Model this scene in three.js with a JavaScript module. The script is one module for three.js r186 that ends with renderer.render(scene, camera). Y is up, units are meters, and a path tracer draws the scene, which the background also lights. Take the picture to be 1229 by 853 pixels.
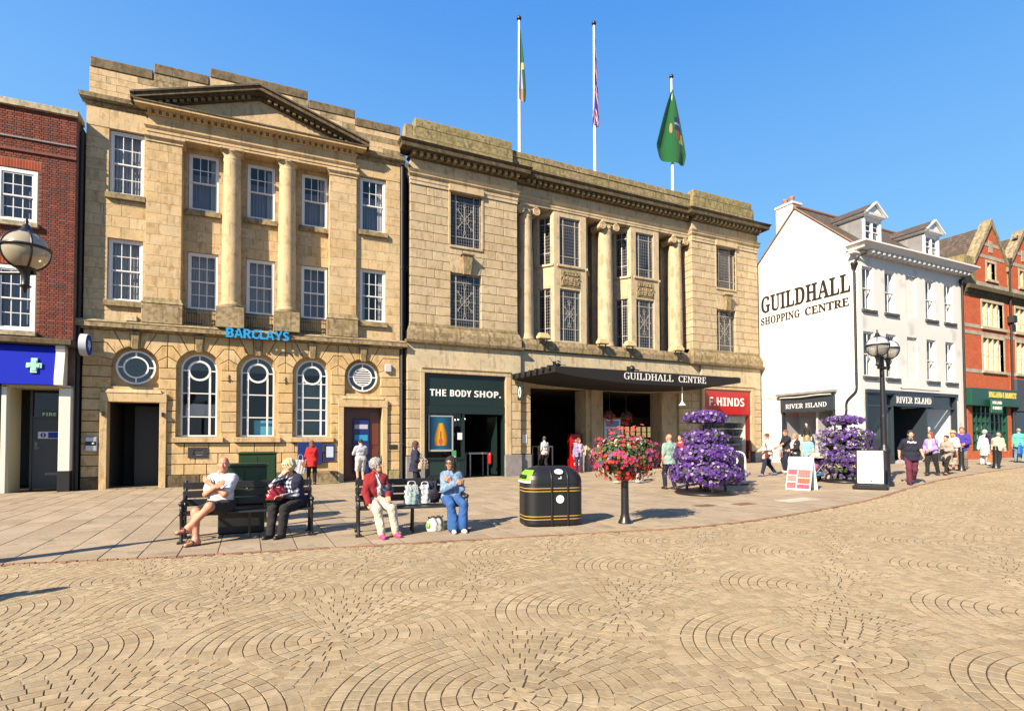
import * as THREE from 'three';
import { mergeGeometries } from 'three/addons/utils/BufferGeometryUtils.js';
import { TextGeometry } from 'three/addons/geometries/TextGeometry.js';
import { FontLoader } from 'three/addons/loaders/FontLoader.js';

// ---------------------------------------------------------------- camera, sky, sun, exposure
const scene = new THREE.Scene();
const R = d => d * Math.PI / 180;
const camera = new THREE.PerspectiveCamera(65.74, 1229 / 853, 0.1, 3000);
camera.position.set(0, 1.55, 22.4);
camera.rotation.order = 'YXZ';
camera.rotation.set(R(1.56), R(-25.6), R(-0.2));
camera.setViewOffset(1229, 853, 0, -85.9, 1229, 853);   // shift lens: level view, horizon low in the frame
scene.add(camera);
const renderer = new THREE.WebGLRenderer({ antialias: true });
renderer.setSize(1024, 710);
renderer.toneMapping = THREE.LinearToneMapping;
renderer.toneMappingExposure = 2.7;
renderer.shadowMap.enabled = true;
{
  const w = 256, h = 128, d = new Float32Array(w * h * 4);
  const mix = (a, b, t) => a.map((v, i) => v + (b[i] - v) * t);
  const stops = [[0, [0.2346, 0.3174, 0.3795]], [0.12, [0.1656, 0.2691, 0.3726]], [0.3, [0.0828, 0.207, 0.3691]], [0.62, [0.02553, 0.1173, 0.314]], [1, [0.01173, 0.0621, 0.2208]]];
  for (let j = 0; j < h; j++) {
    const e = Math.max(0, ((j + 0.5) / h - 0.5) * 2), s = Math.sin(e * Math.PI / 2);
    let c = stops[4][1];
    for (let k = 0; k < 4; k++) if (s >= stops[k][0] && s <= stops[k + 1][0]) c = mix(stops[k][1], stops[k + 1][1], (s - stops[k][0]) / (stops[k + 1][0] - stops[k][0]));
    if (j < h / 2) c = [0.17, 0.15, 0.12];
    for (let i = 0; i < w; i++) {                                      // paler towards the sun's side, as clear air is
      const az = ((i + 0.5) / w - 0.5) * Math.PI * 2, el = ((j + 0.5) / h - 0.5) * Math.PI, cs = Math.cos(el) * (Math.cos(az) * -0.743 + Math.sin(az) * 0.369) + Math.sin(el) * 0.559, k = j < h / 2 ? 0 : 0.06 * Math.exp(-((1 - cs) / 0.7));
      d.set([c[0] + k, c[1] + k, c[2] + k * 0.9, 1], (j * w + i) * 4);
    }
  }
  const sky = new THREE.DataTexture(d, w, h, THREE.RGBAFormat, THREE.FloatType);
  sky.mapping = THREE.EquirectangularReflectionMapping; sky.magFilter = THREE.LinearFilter; sky.minFilter = THREE.LinearFilter; sky.needsUpdate = true;
  scene.background = sky; scene.environment = sky;
}
const sun = new THREE.DirectionalLight(0xffecd2, 5);
sun.position.set(8 - 0.743 * 70, 0.559 * 70, 6 + 0.369 * 70); sun.target.position.set(8, 0, 6);
sun.castShadow = true; sun.shadow.radius = 1; sun.shadow.mapSize.set(4096, 4096);
Object.assign(sun.shadow.camera, { left: -40, right: 40, top: 40, bottom: -40, near: 1, far: 200 });
scene.add(sun, sun.target);

// ---------------------------------------------------------------- helpers
let seed = 7; const rnd = () => { seed = (seed + 0x6D2B79F5) | 0; let t = Math.imul(seed ^ seed >>> 15, 1 | seed); t = t + Math.imul(t ^ t >>> 7, 61 | t) ^ t; return ((t ^ t >>> 14) >>> 0) / 4294967296; };
const rr = (a, b) => a + (b - a) * rnd(), pick = a => a[Math.floor(rnd() * a.length)];
const ss = (a, b, x) => { const t = Math.min(1, Math.max(0, (x - a) / (b - a))); return t * t * (3 - 2 * t); };
const gy = x => 0.36 * ss(8, 28, x) + 0.16 * ss(26, 42, x);          // the square climbs gently to the right
const names = {};
const numbered = n => { const k = names[n] = (names[n] || 0) + 1; return k === 1 ? n : n + '_' + String(k - 1).padStart(3, '0'); };
function tag(o, label, category, group) { o.userData.label = label; o.userData.category = category; if (group) o.userData.group = group; return o; }
function thing(name, label, category, pos = [0, 0, 0], turn = 0, group) {
  const o = new THREE.Group(); o.name = numbered(name); o.position.set(...pos); o.rotation.y = turn; scene.add(o);
  return tag(o, label, category, group);
}
function shade(o) { o.castShadow = true; o.receiveShadow = true; return o; }
function boxUV(g, s = 1, ou = 0, ov = 0) {                            // uv in metres from the face each triangle points to
  if (g.index) g = g.toNonIndexed();
  if (!g.attributes.normal) g.computeVertexNormals();
  const p = g.attributes.position, n = p.count, uv = new Float32Array(n * 2), a = new THREE.Vector3(), b = new THREE.Vector3(), c = new THREE.Vector3();
  for (let i = 0; i < n; i += 3) {
    a.fromBufferAttribute(p, i); b.fromBufferAttribute(p, i + 1); c.fromBufferAttribute(p, i + 2);
    const e = b.clone().sub(a).cross(c.clone().sub(a)); const x = Math.abs(e.x), y = Math.abs(e.y), z = Math.abs(e.z);
    [a, b, c].forEach((v, k) => { const [u, w] = z >= x && z >= y ? [v.x, v.y] : x >= y ? [v.z, v.y] : [v.x, v.z]; uv[(i + k) * 2] = u * s + ou; uv[(i + k) * 2 + 1] = w * s + ov; });
  }
  g.setAttribute('uv', new THREE.BufferAttribute(uv, 2));
  for (const k of Object.keys(g.attributes)) if (!['position', 'normal', 'uv', 'color'].includes(k)) g.deleteAttribute(k);
  return g;
}
function obj(name, geos, m, parent = scene, userData) {
  let list = (Array.isArray(geos) ? geos : [geos]).filter(Boolean);
  let g;
  if (list.length === 1 && list[0].attributes.uv && !list[0].index) g = list[0];
  else { const col = list.every(q => q.attributes.color); list = list.map(q => { q = boxUV(q.index ? q.toNonIndexed() : q); if (!col) q.deleteAttribute('color'); q.morphAttributes = {}; return q; }); g = list.length > 1 ? mergeGeometries(list) : list[0]; }
  const o = shade(new THREE.Mesh(g, m)); o.name = parent === scene ? numbered(name) : name; parent.add(o);
  if (userData) Object.assign(o.userData, userData);
  return o;
}
const quadsToGeo = (quads) => {                                       // flat-shaded triangles and quads given as point lists
  const p = [];
  for (const q of quads) { p.push(...q[0], ...q[1], ...q[2]); if (q.length > 3) p.push(...q[0], ...q[2], ...q[3]); }
  const g = new THREE.BufferGeometry(); g.setAttribute('position', new THREE.Float32BufferAttribute(p, 3)); g.computeVertexNormals(); return g;
};
function bx(x0, x1, y0, y1, z0, z1) { return new THREE.BoxGeometry(Math.abs(x1 - x0), Math.abs(y1 - y0), Math.abs(z1 - z0)).translate((x0 + x1) / 2, (y0 + y1) / 2, (z0 + z1) / 2).toNonIndexed(); }
function chamfer(w, h, d, c) {                                        // box with all edges chamfered, centred on the origin
  const H = [w / 2, h / 2, d / 2], Q = [];
  const pt = (sx, sy, sz, ax) => { const s = [sx, sy, sz]; return s.map((v, k) => v * (k === ax ? H[k] : H[k] - c)); };
  for (let ax = 0; ax < 3; ax++) for (const s of [-1, 1]) {
    const u = (ax + 1) % 3, v = (ax + 2) % 3, mk = (a, b) => { const q = [0, 0, 0]; q[ax] = s; q[u] = a; q[v] = b; return pt(...q, ax); };
    const f = [mk(-1, -1), mk(1, -1), mk(1, 1), mk(-1, 1)]; Q.push(s > 0 ? f : f.reverse());
  }
  for (let ax = 0; ax < 3; ax++) { const u = (ax + 1) % 3, v = (ax + 2) % 3; for (const a of [-1, 1]) for (const b of [-1, 1]) {
    const mk = (t, face) => { const q = [0, 0, 0]; q[ax] = t; q[u] = a; q[v] = b; return pt(...q, face); };
    const f = [mk(-1, u), mk(1, u), mk(1, v), mk(-1, v)]; Q.push(a * b > 0 ? f.reverse() : f);
  } }
  for (const x of [-1, 1]) for (const y of [-1, 1]) for (const z of [-1, 1]) { const f = [pt(x, y, z, 0), pt(x, y, z, 1), pt(x, y, z, 2)]; Q.push(x * y * z > 0 ? f : f.reverse()); }
  return quadsToGeo(Q);
}
const cb = (x0, x1, y0, y1, z0, z1, c = 0.012) => chamfer(x1 - x0, y1 - y0, z1 - z0, Math.min(c, (x1 - x0) / 3, (y1 - y0) / 3, (z1 - z0) / 3)).translate((x0 + x1) / 2, (y0 + y1) / 2, (z0 + z1) / 2);
// a moulding course: front and both ends swell from p0 at y0 to p1 at y1
function tier(x0, x1, zb, zf, y0, y1, p0, p1, sl = 1, sr = 1) {
  const r = (y, p) => [[x0 - p * sl, y, zf + p], [x1 + p * sr, y, zf + p], [x1 + p * sr, y, zb], [x0 - p * sl, y, zb]], a = r(y0, p0), b = r(y1, p1);
  return quadsToGeo([[a[0], a[1], b[1], b[0]], [a[1], a[2], b[2], b[1]], [a[2], a[3], b[3], b[2]], [a[3], a[0], b[0], b[3]], [b[0], b[1], b[2], b[3]], [a[3], a[2], a[1], a[0]]]);
}
const tiers = (x0, x1, zb, zf, list, sl = 1, sr = 1) => list.map(([y0, y1, p0, p1]) => tier(x0, x1, zb, zf, y0, y1, p0, p1, sl, sr));
function poly(pts, depth, z, bevel = 0, inset = 0, holes = []) {       // polygon in x, y pushed back from z by depth
  const s = new THREE.Shape(pts.map(p => new THREE.Vector2(...p)));
  for (const h of holes) s.holes.push(new THREE.Path(h.map(p => new THREE.Vector2(...p))));
  const g = new THREE.ExtrudeGeometry(s, { depth: depth - 2 * bevel, bevelEnabled: bevel > 0, bevelSize: bevel, bevelThickness: bevel, bevelSegments: 1, bevelOffset: -bevel - inset, curveSegments: 10 });
  return g.translate(0, 0, z - depth + bevel);
}
const arcPts = (cx, cy, r, a0, a1, n, ry = r) => Array.from({ length: n + 1 }, (_, i) => { const a = a0 + (a1 - a0) * i / n; return [cx + r * Math.cos(a), cy + ry * Math.sin(a)]; });
function ring(cx, cy, r, w, z, d, n = 32) { return poly(arcPts(cx, cy, r, 0, Math.PI * 2, n).slice(0, -1), d, z, 0, 0, [arcPts(cx, cy, r - w, 0, Math.PI * 2, n).slice(0, -1)]); }
function tube(pts, r, seg = 8, n = 0) { const c = pts.length > 2 ? new THREE.CatmullRomCurve3(pts.map(p => new THREE.Vector3(...p)), false, 'centripetal') : new THREE.LineCurve3(...pts.map(p => new THREE.Vector3(...p))); return new THREE.TubeGeometry(c, n || (pts.length > 2 ? pts.length * 6 : 1), r, seg).toNonIndexed(); }
function rod(a, b, r, seg = 8, r2 = r) { const A = new THREE.Vector3(...a), B = new THREE.Vector3(...b), d = B.clone().sub(A); return new THREE.CylinderGeometry(r2, r, d.length(), seg).applyQuaternion(new THREE.Quaternion().setFromUnitVectors(new THREE.Vector3(0, 1, 0), d.normalize())).translate(...A.add(B).multiplyScalar(0.5).toArray()).toNonIndexed(); }
const lathe = (pts, seg = 28) => new THREE.LatheGeometry(pts.map(p => new THREE.Vector2(...p)), seg).toNonIndexed();
const fl = new FontLoader();
const FONT = { sb: await fl.loadAsync('fonts/droid/droid_sans_bold.typeface.json'), sr: await fl.loadAsync('fonts/droid/droid_sans_regular.typeface.json'), fb: await fl.loadAsync('fonts/droid/droid_serif_bold.typeface.json'), fr: await fl.loadAsync('fonts/droid/droid_serif_regular.typeface.json') };
function txt(s, font, x0, y0, w, h, z, depth = 0.01, curve = 4, fat = 0) {      // raised lettering fitted into a box, its back at z
  const g = new TextGeometry(s, { font: FONT[font], size: 1, depth: 1, curveSegments: curve, bevelEnabled: fat > 0, bevelSize: fat, bevelThickness: 0.01, bevelSegments: 1 }); g.computeBoundingBox();
  const b = g.boundingBox; return boxUV(g.translate(-b.min.x, -b.min.y, -b.min.z).scale(w / (b.max.x - b.min.x), h / (b.max.y - b.min.y), depth).translate(x0, y0, z));
}
// ---------------------------------------------------------------- procedural textures
const hash = (x, y, s) => { let h = Math.imul(x, 374761393) + Math.imul(y, 668265263) + Math.imul(s, 2147483647 - 61); h = Math.imul(h ^ h >>> 13, 1274126177); return ((h ^ h >>> 16) >>> 0) / 4294967296; };
function vnoise(x, y, per, s) { const xi = Math.floor(x), yi = Math.floor(y), fx = x - xi, fy = y - yi, u = fx * fx * (3 - 2 * fx), v = fy * fy * (3 - 2 * fy), m = (a, b) => hash(((xi + a) % per + per) % per, ((yi + b) % per + per) % per, s); return (m(0, 0) * (1 - u) + m(1, 0) * u) * (1 - v) + (m(0, 1) * (1 - u) + m(1, 1) * u) * v; }
function fbm(u, v, f, o, s) { let a = 0, w = 0.5, t = 0; for (let k = 0; k < o; k++) { a += w * vnoise(u * f, v * f, f, s + k); t += w; w *= 0.5; f *= 2; } return a / t; }
function tex(n, fn, srgb, rep = 1) {
  const d = new Uint8Array(n * n * 4);
  for (let j = 0; j < n; j++) for (let i = 0; i < n; i++) { const c = fn(i / n, j / n), k = (j * n + i) * 4; for (let q = 0; q < 3; q++) d[k + q] = Math.max(0, Math.min(255, Math.round(255 * (Array.isArray(c) ? c[q] : c)))); d[k + 3] = 255; }
  const t = new THREE.DataTexture(d, n, n); t.wrapS = t.wrapT = THREE.RepeatWrapping; t.magFilter = THREE.LinearFilter; t.minFilter = THREE.LinearMipmapLinearFilter; t.generateMipmaps = true;
  t.repeat.set(rep, rep); if (srgb) t.colorSpace = THREE.SRGBColorSpace; t.needsUpdate = true; return t;
}
const mix3 = (a, b, t) => a.map((v, i) => v + (b[i] - v) * t);
const T = {};
T.stone = tex(512, (u, v) => { const a = fbm(u, v, 4, 5, 1), b = fbm(u, v, 48, 2, 9), st = fbm(u * 1, v, 8, 3, 21), q = ss(0.55, 0.85, fbm(u, v, 10, 5, 40)); let c = 0.86 + 0.14 * a + 0.09 * (b - 0.5) - 0.12 * ss(0.55, 0.8, fbm(u, v * 0.125, 32, 3, 55)); return mix3([c, c * (0.97 + 0.05 * st), c * (0.93 + 0.1 * st)], [0.68, 0.58, 0.45], q * 0.4); }, true, 0.45);
T.stoneB = tex(256, (u, v) => 0.6 * fbm(u, v, 32, 3, 5) + 0.4 * fbm(u, v, 8, 3, 6), false, 0.8);
T.mossy = tex(512, (u, v) => { const a = fbm(u, v, 16, 4, 61), d = ss(0.4, 0.75, fbm(u, v, 24, 4, 71)), st = fbm(u, v * 0.125, 32, 3, 75), m = fbm(u, v, 5, 4, 81); let c = [0.82 + 0.2 * a, 0.79 + 0.19 * a, 0.71 + 0.17 * a]; c = mix3(c, [0.5, 0.45, 0.37], d * 0.45 + 0.35 * ss(0.5, 0.8, st)); return mix3(c, [0.62, 0.6, 0.38], ss(0.4, 0.7, m) * 0.3); }, true, 0.4);
T.grain = tex(256, (u, v) => { const a = fbm(u, v, 6, 5, 101), b = fbm(u, v, 64, 2, 103); const c = 0.74 + 0.26 * a + 0.16 * (b - 0.5); return [c, c, c]; }, true, 0.9);
T.plaster = tex(256, (u, v) => { const a = fbm(u, v, 3, 5, 131), b = ss(0.6, 0.85, fbm(u, v, 5, 4, 137)); const c = 0.93 + 0.08 * a - 0.1 * b; return [c, c, c * 0.985]; }, true, 0.25);
T.tile = tex(512, (u, v) => { const r = Math.floor(v * 24), x = u * 32 + (r % 2) * 0.5, k = hash(Math.floor(x) % 32, r, 3), ey = (v * 24) % 1, ex = x % 1, e = ey < 0.14 || ex < 0.06 ? 0.55 : 1, m = ss(0.5, 0.75, fbm(u, v, 6, 4, 151)); return mix3([0.37 + 0.16 * k, 0.32 + 0.13 * k, 0.28 + 0.11 * k].map(q => q * e), [0.34, 0.33, 0.25], m * 0.6); }, true, 0.25);
T.brick = tex(512, (u, v) => { const r = Math.floor(v * 32), x = u * 11 + (r % 2) * 0.5, k = hash(Math.floor(x) % 11, r, 8), ey = (v * 32) % 1, ex = x % 1, j = ey < 0.14 || ex < 0.045, n = fbm(u, v, 8, 4, 161); return j ? [0.7, 0.5, 0.38] : mix3([0.86, 0.42, 0.2], [0.72, 0.31, 0.15], 0.7 * k + 0.5 * (n - 0.5)); }, true, 1 / 2.4);
T.dirt = tex(512, (u, v) => { const a = fbm(u, v, 6, 6, 171), s = ss(0.62, 0.74, fbm(u, v, 14, 4, 181)), g = hash(Math.floor(u * 256), Math.floor(v * 256), 5); const c = 0.84 + 0.18 * a - 0.1 * s + 0.05 * (g - 0.5); return [c, c * 0.985, c * 0.955]; }, true, 0.3);

const AL = 0.74;                                                        // one scale for all base colours, matched by the exposure
const L = (r, g, b) => new THREE.Color().setRGB(r * AL, g * AL, b * AL);
const M = (r, g, b, o = {}) => new THREE.MeshStandardMaterial({ color: L(r, g, b), roughness: 0.75, ...o });
const stoneM = (r, g, b, map = T.stone) => M(r, g, b, { map, bumpMap: T.stoneB, bumpScale: 0.006, roughness: 0.92 });
const MT = {
  bank: [[0.66, 0.5, 0.285], [0.65, 0.485, 0.265], [0.675, 0.52, 0.31], [0.64, 0.475, 0.255], [0.67, 0.51, 0.295]].map(c => stoneM(...c)),
  rust: [[0.66, 0.475, 0.24], [0.675, 0.49, 0.255], [0.64, 0.45, 0.215], [0.69, 0.52, 0.285], [0.655, 0.475, 0.245]].map(c => stoneM(...c)),
  guild: [[0.585, 0.475, 0.31], [0.61, 0.5, 0.33], [0.57, 0.46, 0.3], [0.625, 0.51, 0.335], [0.595, 0.47, 0.29]].map(c => stoneM(...c)),
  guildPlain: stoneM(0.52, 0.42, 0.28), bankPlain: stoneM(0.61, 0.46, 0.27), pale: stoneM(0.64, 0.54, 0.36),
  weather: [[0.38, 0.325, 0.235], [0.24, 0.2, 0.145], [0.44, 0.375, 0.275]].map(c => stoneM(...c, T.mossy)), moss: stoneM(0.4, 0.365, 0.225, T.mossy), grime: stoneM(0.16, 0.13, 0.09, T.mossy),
  granite: M(0.3, 0.29, 0.28, { map: T.grain, roughness: 0.6 }),
  white: M(0.8, 0.8, 0.78, { roughness: 0.45 }), whitewash: M(0.8, 0.79, 0.77, { map: T.plaster, roughness: 0.85 }), cream: M(0.72, 0.66, 0.5, { roughness: 0.6 }),
  black: M(0.012, 0.012, 0.013, { roughness: 0.42 }), iron: M(0.02, 0.02, 0.02, { roughness: 0.5 }), lead: M(0.3, 0.3, 0.31, { roughness: 0.6, map: T.grain }), bronze: M(0.36, 0.34, 0.3, { roughness: 0.5 }),
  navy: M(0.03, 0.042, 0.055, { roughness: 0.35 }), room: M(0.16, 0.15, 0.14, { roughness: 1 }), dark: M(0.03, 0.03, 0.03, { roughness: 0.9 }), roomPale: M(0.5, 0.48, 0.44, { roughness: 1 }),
  tile: M(0.6, 0.6, 0.62, { map: T.tile, bumpMap: T.tile, bumpScale: 0.02, roughness: 0.9 }), brickFar: M(0.85, 0.74, 0.68, { map: T.brick, roughness: 0.9 }),
  glass: new THREE.MeshPhysicalMaterial({ color: 0xffffff, transmission: 1, thickness: 0, roughness: 0.02, ior: 1.5 }),
  glassDark: new THREE.MeshPhysicalMaterial({ color: L(0.5, 0.53, 0.56), transmission: 1, thickness: 0, roughness: 0.05, ior: 1.5 }),
  curtain: new THREE.MeshPhysicalMaterial({ color: L(0.62, 0.64, 0.66), transmission: 0.35, thickness: 0, roughness: 1 }),
};
const pane = (x0, x1, y0, y1, z, m, parent) => { const g = new THREE.PlaneGeometry(x1 - x0, y1 - y0).toNonIndexed().rotateY(rr(-0.012, 0.012)).rotateX(rr(-0.01, 0.01)).translate((x0 + x1) / 2, (y0 + y1) / 2, z); return obj('pane', g, m, parent); };
// ---------------------------------------------------------------- ground: base sheet, setts in fans, flagstones, brick edging
const kerbPts = [[-40, 11.6], [-12, 12.3], [-6, 12.75], [-2.85, 13.18], [-0.86, 13.61], [1.26, 13.92], [3.66, 14.29], [5.49, 14.57], [6.6, 14.76], [7.83, 14.81], [9.8, 14.6], [13.95, 13.87], [16.8, 13.08], [20.37, 12.18], [25.03, 11.37], [29.8, 10.55], [40, 9.2], [60, 7]];
function kz(x) { for (let i = 0; i < kerbPts.length - 1; i++) { const [a, b] = kerbPts[i], [c, d] = kerbPts[i + 1]; if (x <= c) { const p = kerbPts[Math.max(0, i - 1)], q = kerbPts[Math.min(kerbPts.length - 1, i + 2)], t = (x - a) / (c - a), m0 = (d - p[1]) / (c - p[0]) * (c - a), m1 = (q[1] - b) / (q[0] - a) * (c - a), t2 = t * t, t3 = t2 * t; return (2 * t3 - 3 * t2 + 1) * b + (t3 - 2 * t2 + t) * m0 + (-2 * t3 + 3 * t2) * d + (t3 - t2) * m1; } } return 7; }
function slab(c, top, t, ch, du = 0) {                                 // flagstone: four corners [x, z], chamfered top edges, following the ground
  const cx = c.reduce((s, p) => s + p[0], 0) / 4, cz = c.reduce((s, p) => s + p[1], 0) / 4;
  const inn = c.map(([x, z]) => { const dx = cx - x, dz = cz - z, l = Math.hypot(dx, dz); return [x + dx / l * ch * 1.4, z + dz / l * ch * 1.4]; });
  const P = (p, y) => [p[0], gy(p[0]) + y, p[1]], Q = [];
  Q.push(inn.map(p => P(p, top)));
  for (let i = 0; i < 4; i++) { const j = (i + 1) % 4; Q.push([P(c[i], top - ch), P(c[j], top - ch), P(inn[j], top), P(inn[i], top)]); Q.push([P(c[i], top - t), P(c[j], top - t), P(c[j], top - ch), P(c[i], top - ch)]); }
  return boxUV(quadsToGeo(Q), 1, du, du * 0.37);
}
{
  const xs = [-400, -120, -40, 0, 8]; for (let x = 9; x <= 43; x += 1) xs.push(x); xs.push(60, 150, 500);
  const Q = []; for (let i = 0; i < xs.length - 1; i++) for (const [z0, z1] of [[-400, -60], [-60, 0], [0, 26], [26, 400]]) { const [a, b] = [xs[i], xs[i + 1]]; Q.push([[a, gy(a) - 0.0034, z1], [b, gy(b) - 0.0034, z1], [b, gy(b) - 0.0034, z0], [a, gy(a) - 0.0034, z0]]); }
  obj('ground', quadsToGeo(Q), M(0.085, 0.05, 0.024, { map: T.dirt, roughness: 1 }), scene, { kind: 'structure', label: 'sandy bedding showing in the joints of the paving', category: 'ground' });
}
const cdir = new THREE.Vector3(0, 0, -1).applyEuler(camera.rotation);
const inView = (x, z, m = 0.9) => { const dx = x - 0, dz = z - 22.4, f = dx * cdir.x + dz * cdir.z, s = dx * -cdir.z + dz * cdir.x; return f > 0.8 && Math.abs(s) < f * 1.02 + m; };
const camD = (x, z) => Math.hypot(x, z - 22.4);
{
  // setts: fans of concentric rings, domes turned away from the camera, every second row shifted by half a fan
  const ringN = k => Math.max(4, Math.round(2 * Math.PI * (k + 0.5) * 0.096 / 0.118)), ax = [2.453, 0.432], bxv = [-0.87, -1.535], o = [3.1, 18.23], Rf = 1.245, W = 0.096, items = [];
  const fans = []; for (let j = -6; j < 24; j++) for (let i = -14; i < 36; i++) { const x = o[0] + ax[0] * i + bxv[0] * j, z = o[1] + ax[1] * i + bxv[1] * j; if (x > -12 && x < 52 && z > 4 && z < 26) fans.push([x, z, j]); }
  fans.sort((p, q) => p[2] - q[2]);
  const owner = (x, z) => { let best = null, bd = 9; for (const f of fans) { const d = Math.hypot(x - f[0], z - f[1]); if (d < Rf) return f; if (d < bd) { bd = d; best = f; } } return best; };
  for (const f of fans) {
    if (!inView(f[0], f[1], 4.5) || f[1] < kz(f[0]) - 2) continue;
    for (let k = 0; k < 15; k++) {
      const r = (k + 0.5) * W, n = ringN(k), ph = rnd() * 7;
      for (let q = 0; q < n; q++) {
        const a = ph + q / n * Math.PI * 2, x = f[0] + r * Math.cos(a), z = f[1] + r * Math.sin(a);
        if (!inView(x, z) || z < kz(x) + 0.05 || z > 23.5) continue;
        let dy = 0; if (owner(x, z) !== f) { const t = 0.075 / r; if (owner(x + (f[0] - x) * t, z + (f[1] - z) * t) !== f) continue; dy = -0.002; }
        items.push({ x, z, a: -a, k, d: camD(x, z), dy });
      }
    }
  }
  items.sort((p, q) => p.d - q.d);
  const road = new THREE.Group(); road.name = 'cobbled_square'; road.userData = { kind: 'structure', label: 'tan stone setts laid in overlapping fans across the square', category: 'paving' }; scene.add(road);
  const wedge = (k, u) => {                                            // one stone of ring k: radial side along x, tapering to the eye of its fan
    const r = (k + 0.5) * W, n = ringN(k), g = 0.009, hw = W / 2 - g / 2, ho = Math.PI * (r + W / 2) / n - g / 2, hi = Math.max(0.012, Math.PI * (r - W / 2) / n - g / 2), c = 0.0012, P = (x, y, z) => [x, y, z], b = -0.07;
    const o = [[-hw, -hi], [-hw, hi], [hw, ho], [hw, -ho]], t = o.map(([x, z]) => [x - Math.sign(x) * c, z - Math.sign(z) * c]), Q = [t.map(p => P(p[0], 0, p[1]))];
    for (let i = 0; i < 4; i++) { const j = (i + 1) % 4; Q.push([P(o[i][0], -c, o[i][1]), P(o[j][0], -c, o[j][1]), P(t[j][0], 0, t[j][1]), P(t[i][0], 0, t[i][1])], [P(o[i][0], b, o[i][1]), P(o[j][0], b, o[j][1]), P(o[j][0], -c, o[j][1]), P(o[i][0], -c, o[i][1])]); }
    return boxUV(quadsToGeo(Q), 1, u, u * 1.7);
  };
  const geos = Array.from({ length: 15 }, (_, k) => [0.1, 0.43, 0.77].map(u => wedge(k, u)));
  const tints = [[0.5, 0.39, 0.225], [0.52, 0.405, 0.24], [0.485, 0.375, 0.215], [0.53, 0.42, 0.25], [0.505, 0.4, 0.24], [0.475, 0.36, 0.2]], mats = tints.map(c => M(...c, { map: T.grain, bumpMap: T.stoneB, bumpScale: 0.01, roughness: 0.85 }));
  const dm = new THREE.Object3D(), place = (m, it) => { m.position.set(it.x, gy(it.x) + it.dy + rr(-0.0007, 0.0007), it.z); m.rotation.set(rr(-0.006, 0.006), it.a, rr(-0.006, 0.006)); };
  const near = items.filter(i => i.d > 2.9 && Math.abs(Math.atan2(i.x, 22.4 - i.z) - R(25.6)) < R(43));
  const chosen = new Set(near.slice(0, 300));
  for (const it of chosen) { const m = shade(new THREE.Mesh(pick(geos[it.k]), pick(mats))); m.name = 'sett'; place(m, it); road.add(m); }
  const sm = M(1 / AL, 1 / AL, 1 / AL, { map: T.grain, roughness: 0.85 });
  for (let k = 0; k < 15; k++) for (let v = 0; v < 3; v++) {
    const rest = items.filter((it, i) => it.k === k && i % 3 === v && !chosen.has(it)); if (!rest.length) continue;
    const im = shade(new THREE.InstancedMesh(geos[k][v], sm, rest.length)); im.name = 'setts'; im.userData.kind = 'stuff';
    rest.forEach((it, i) => { place(dm, it); dm.updateMatrix(); im.setMatrixAt(i, dm.matrix); const c = pick(tints), s = rr(0.93, 1.05) * (0.88 + 0.22 * fbm(((it.x / 14) % 1 + 1) % 1, ((it.z / 14) % 1 + 1) % 1, 8, 3, 77)); im.setColorAt(i, L(c[0] * s, c[1] * s, c[2] * s)); });
    road.add(im);
  }
  console.log('setts', items.length);
}
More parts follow.
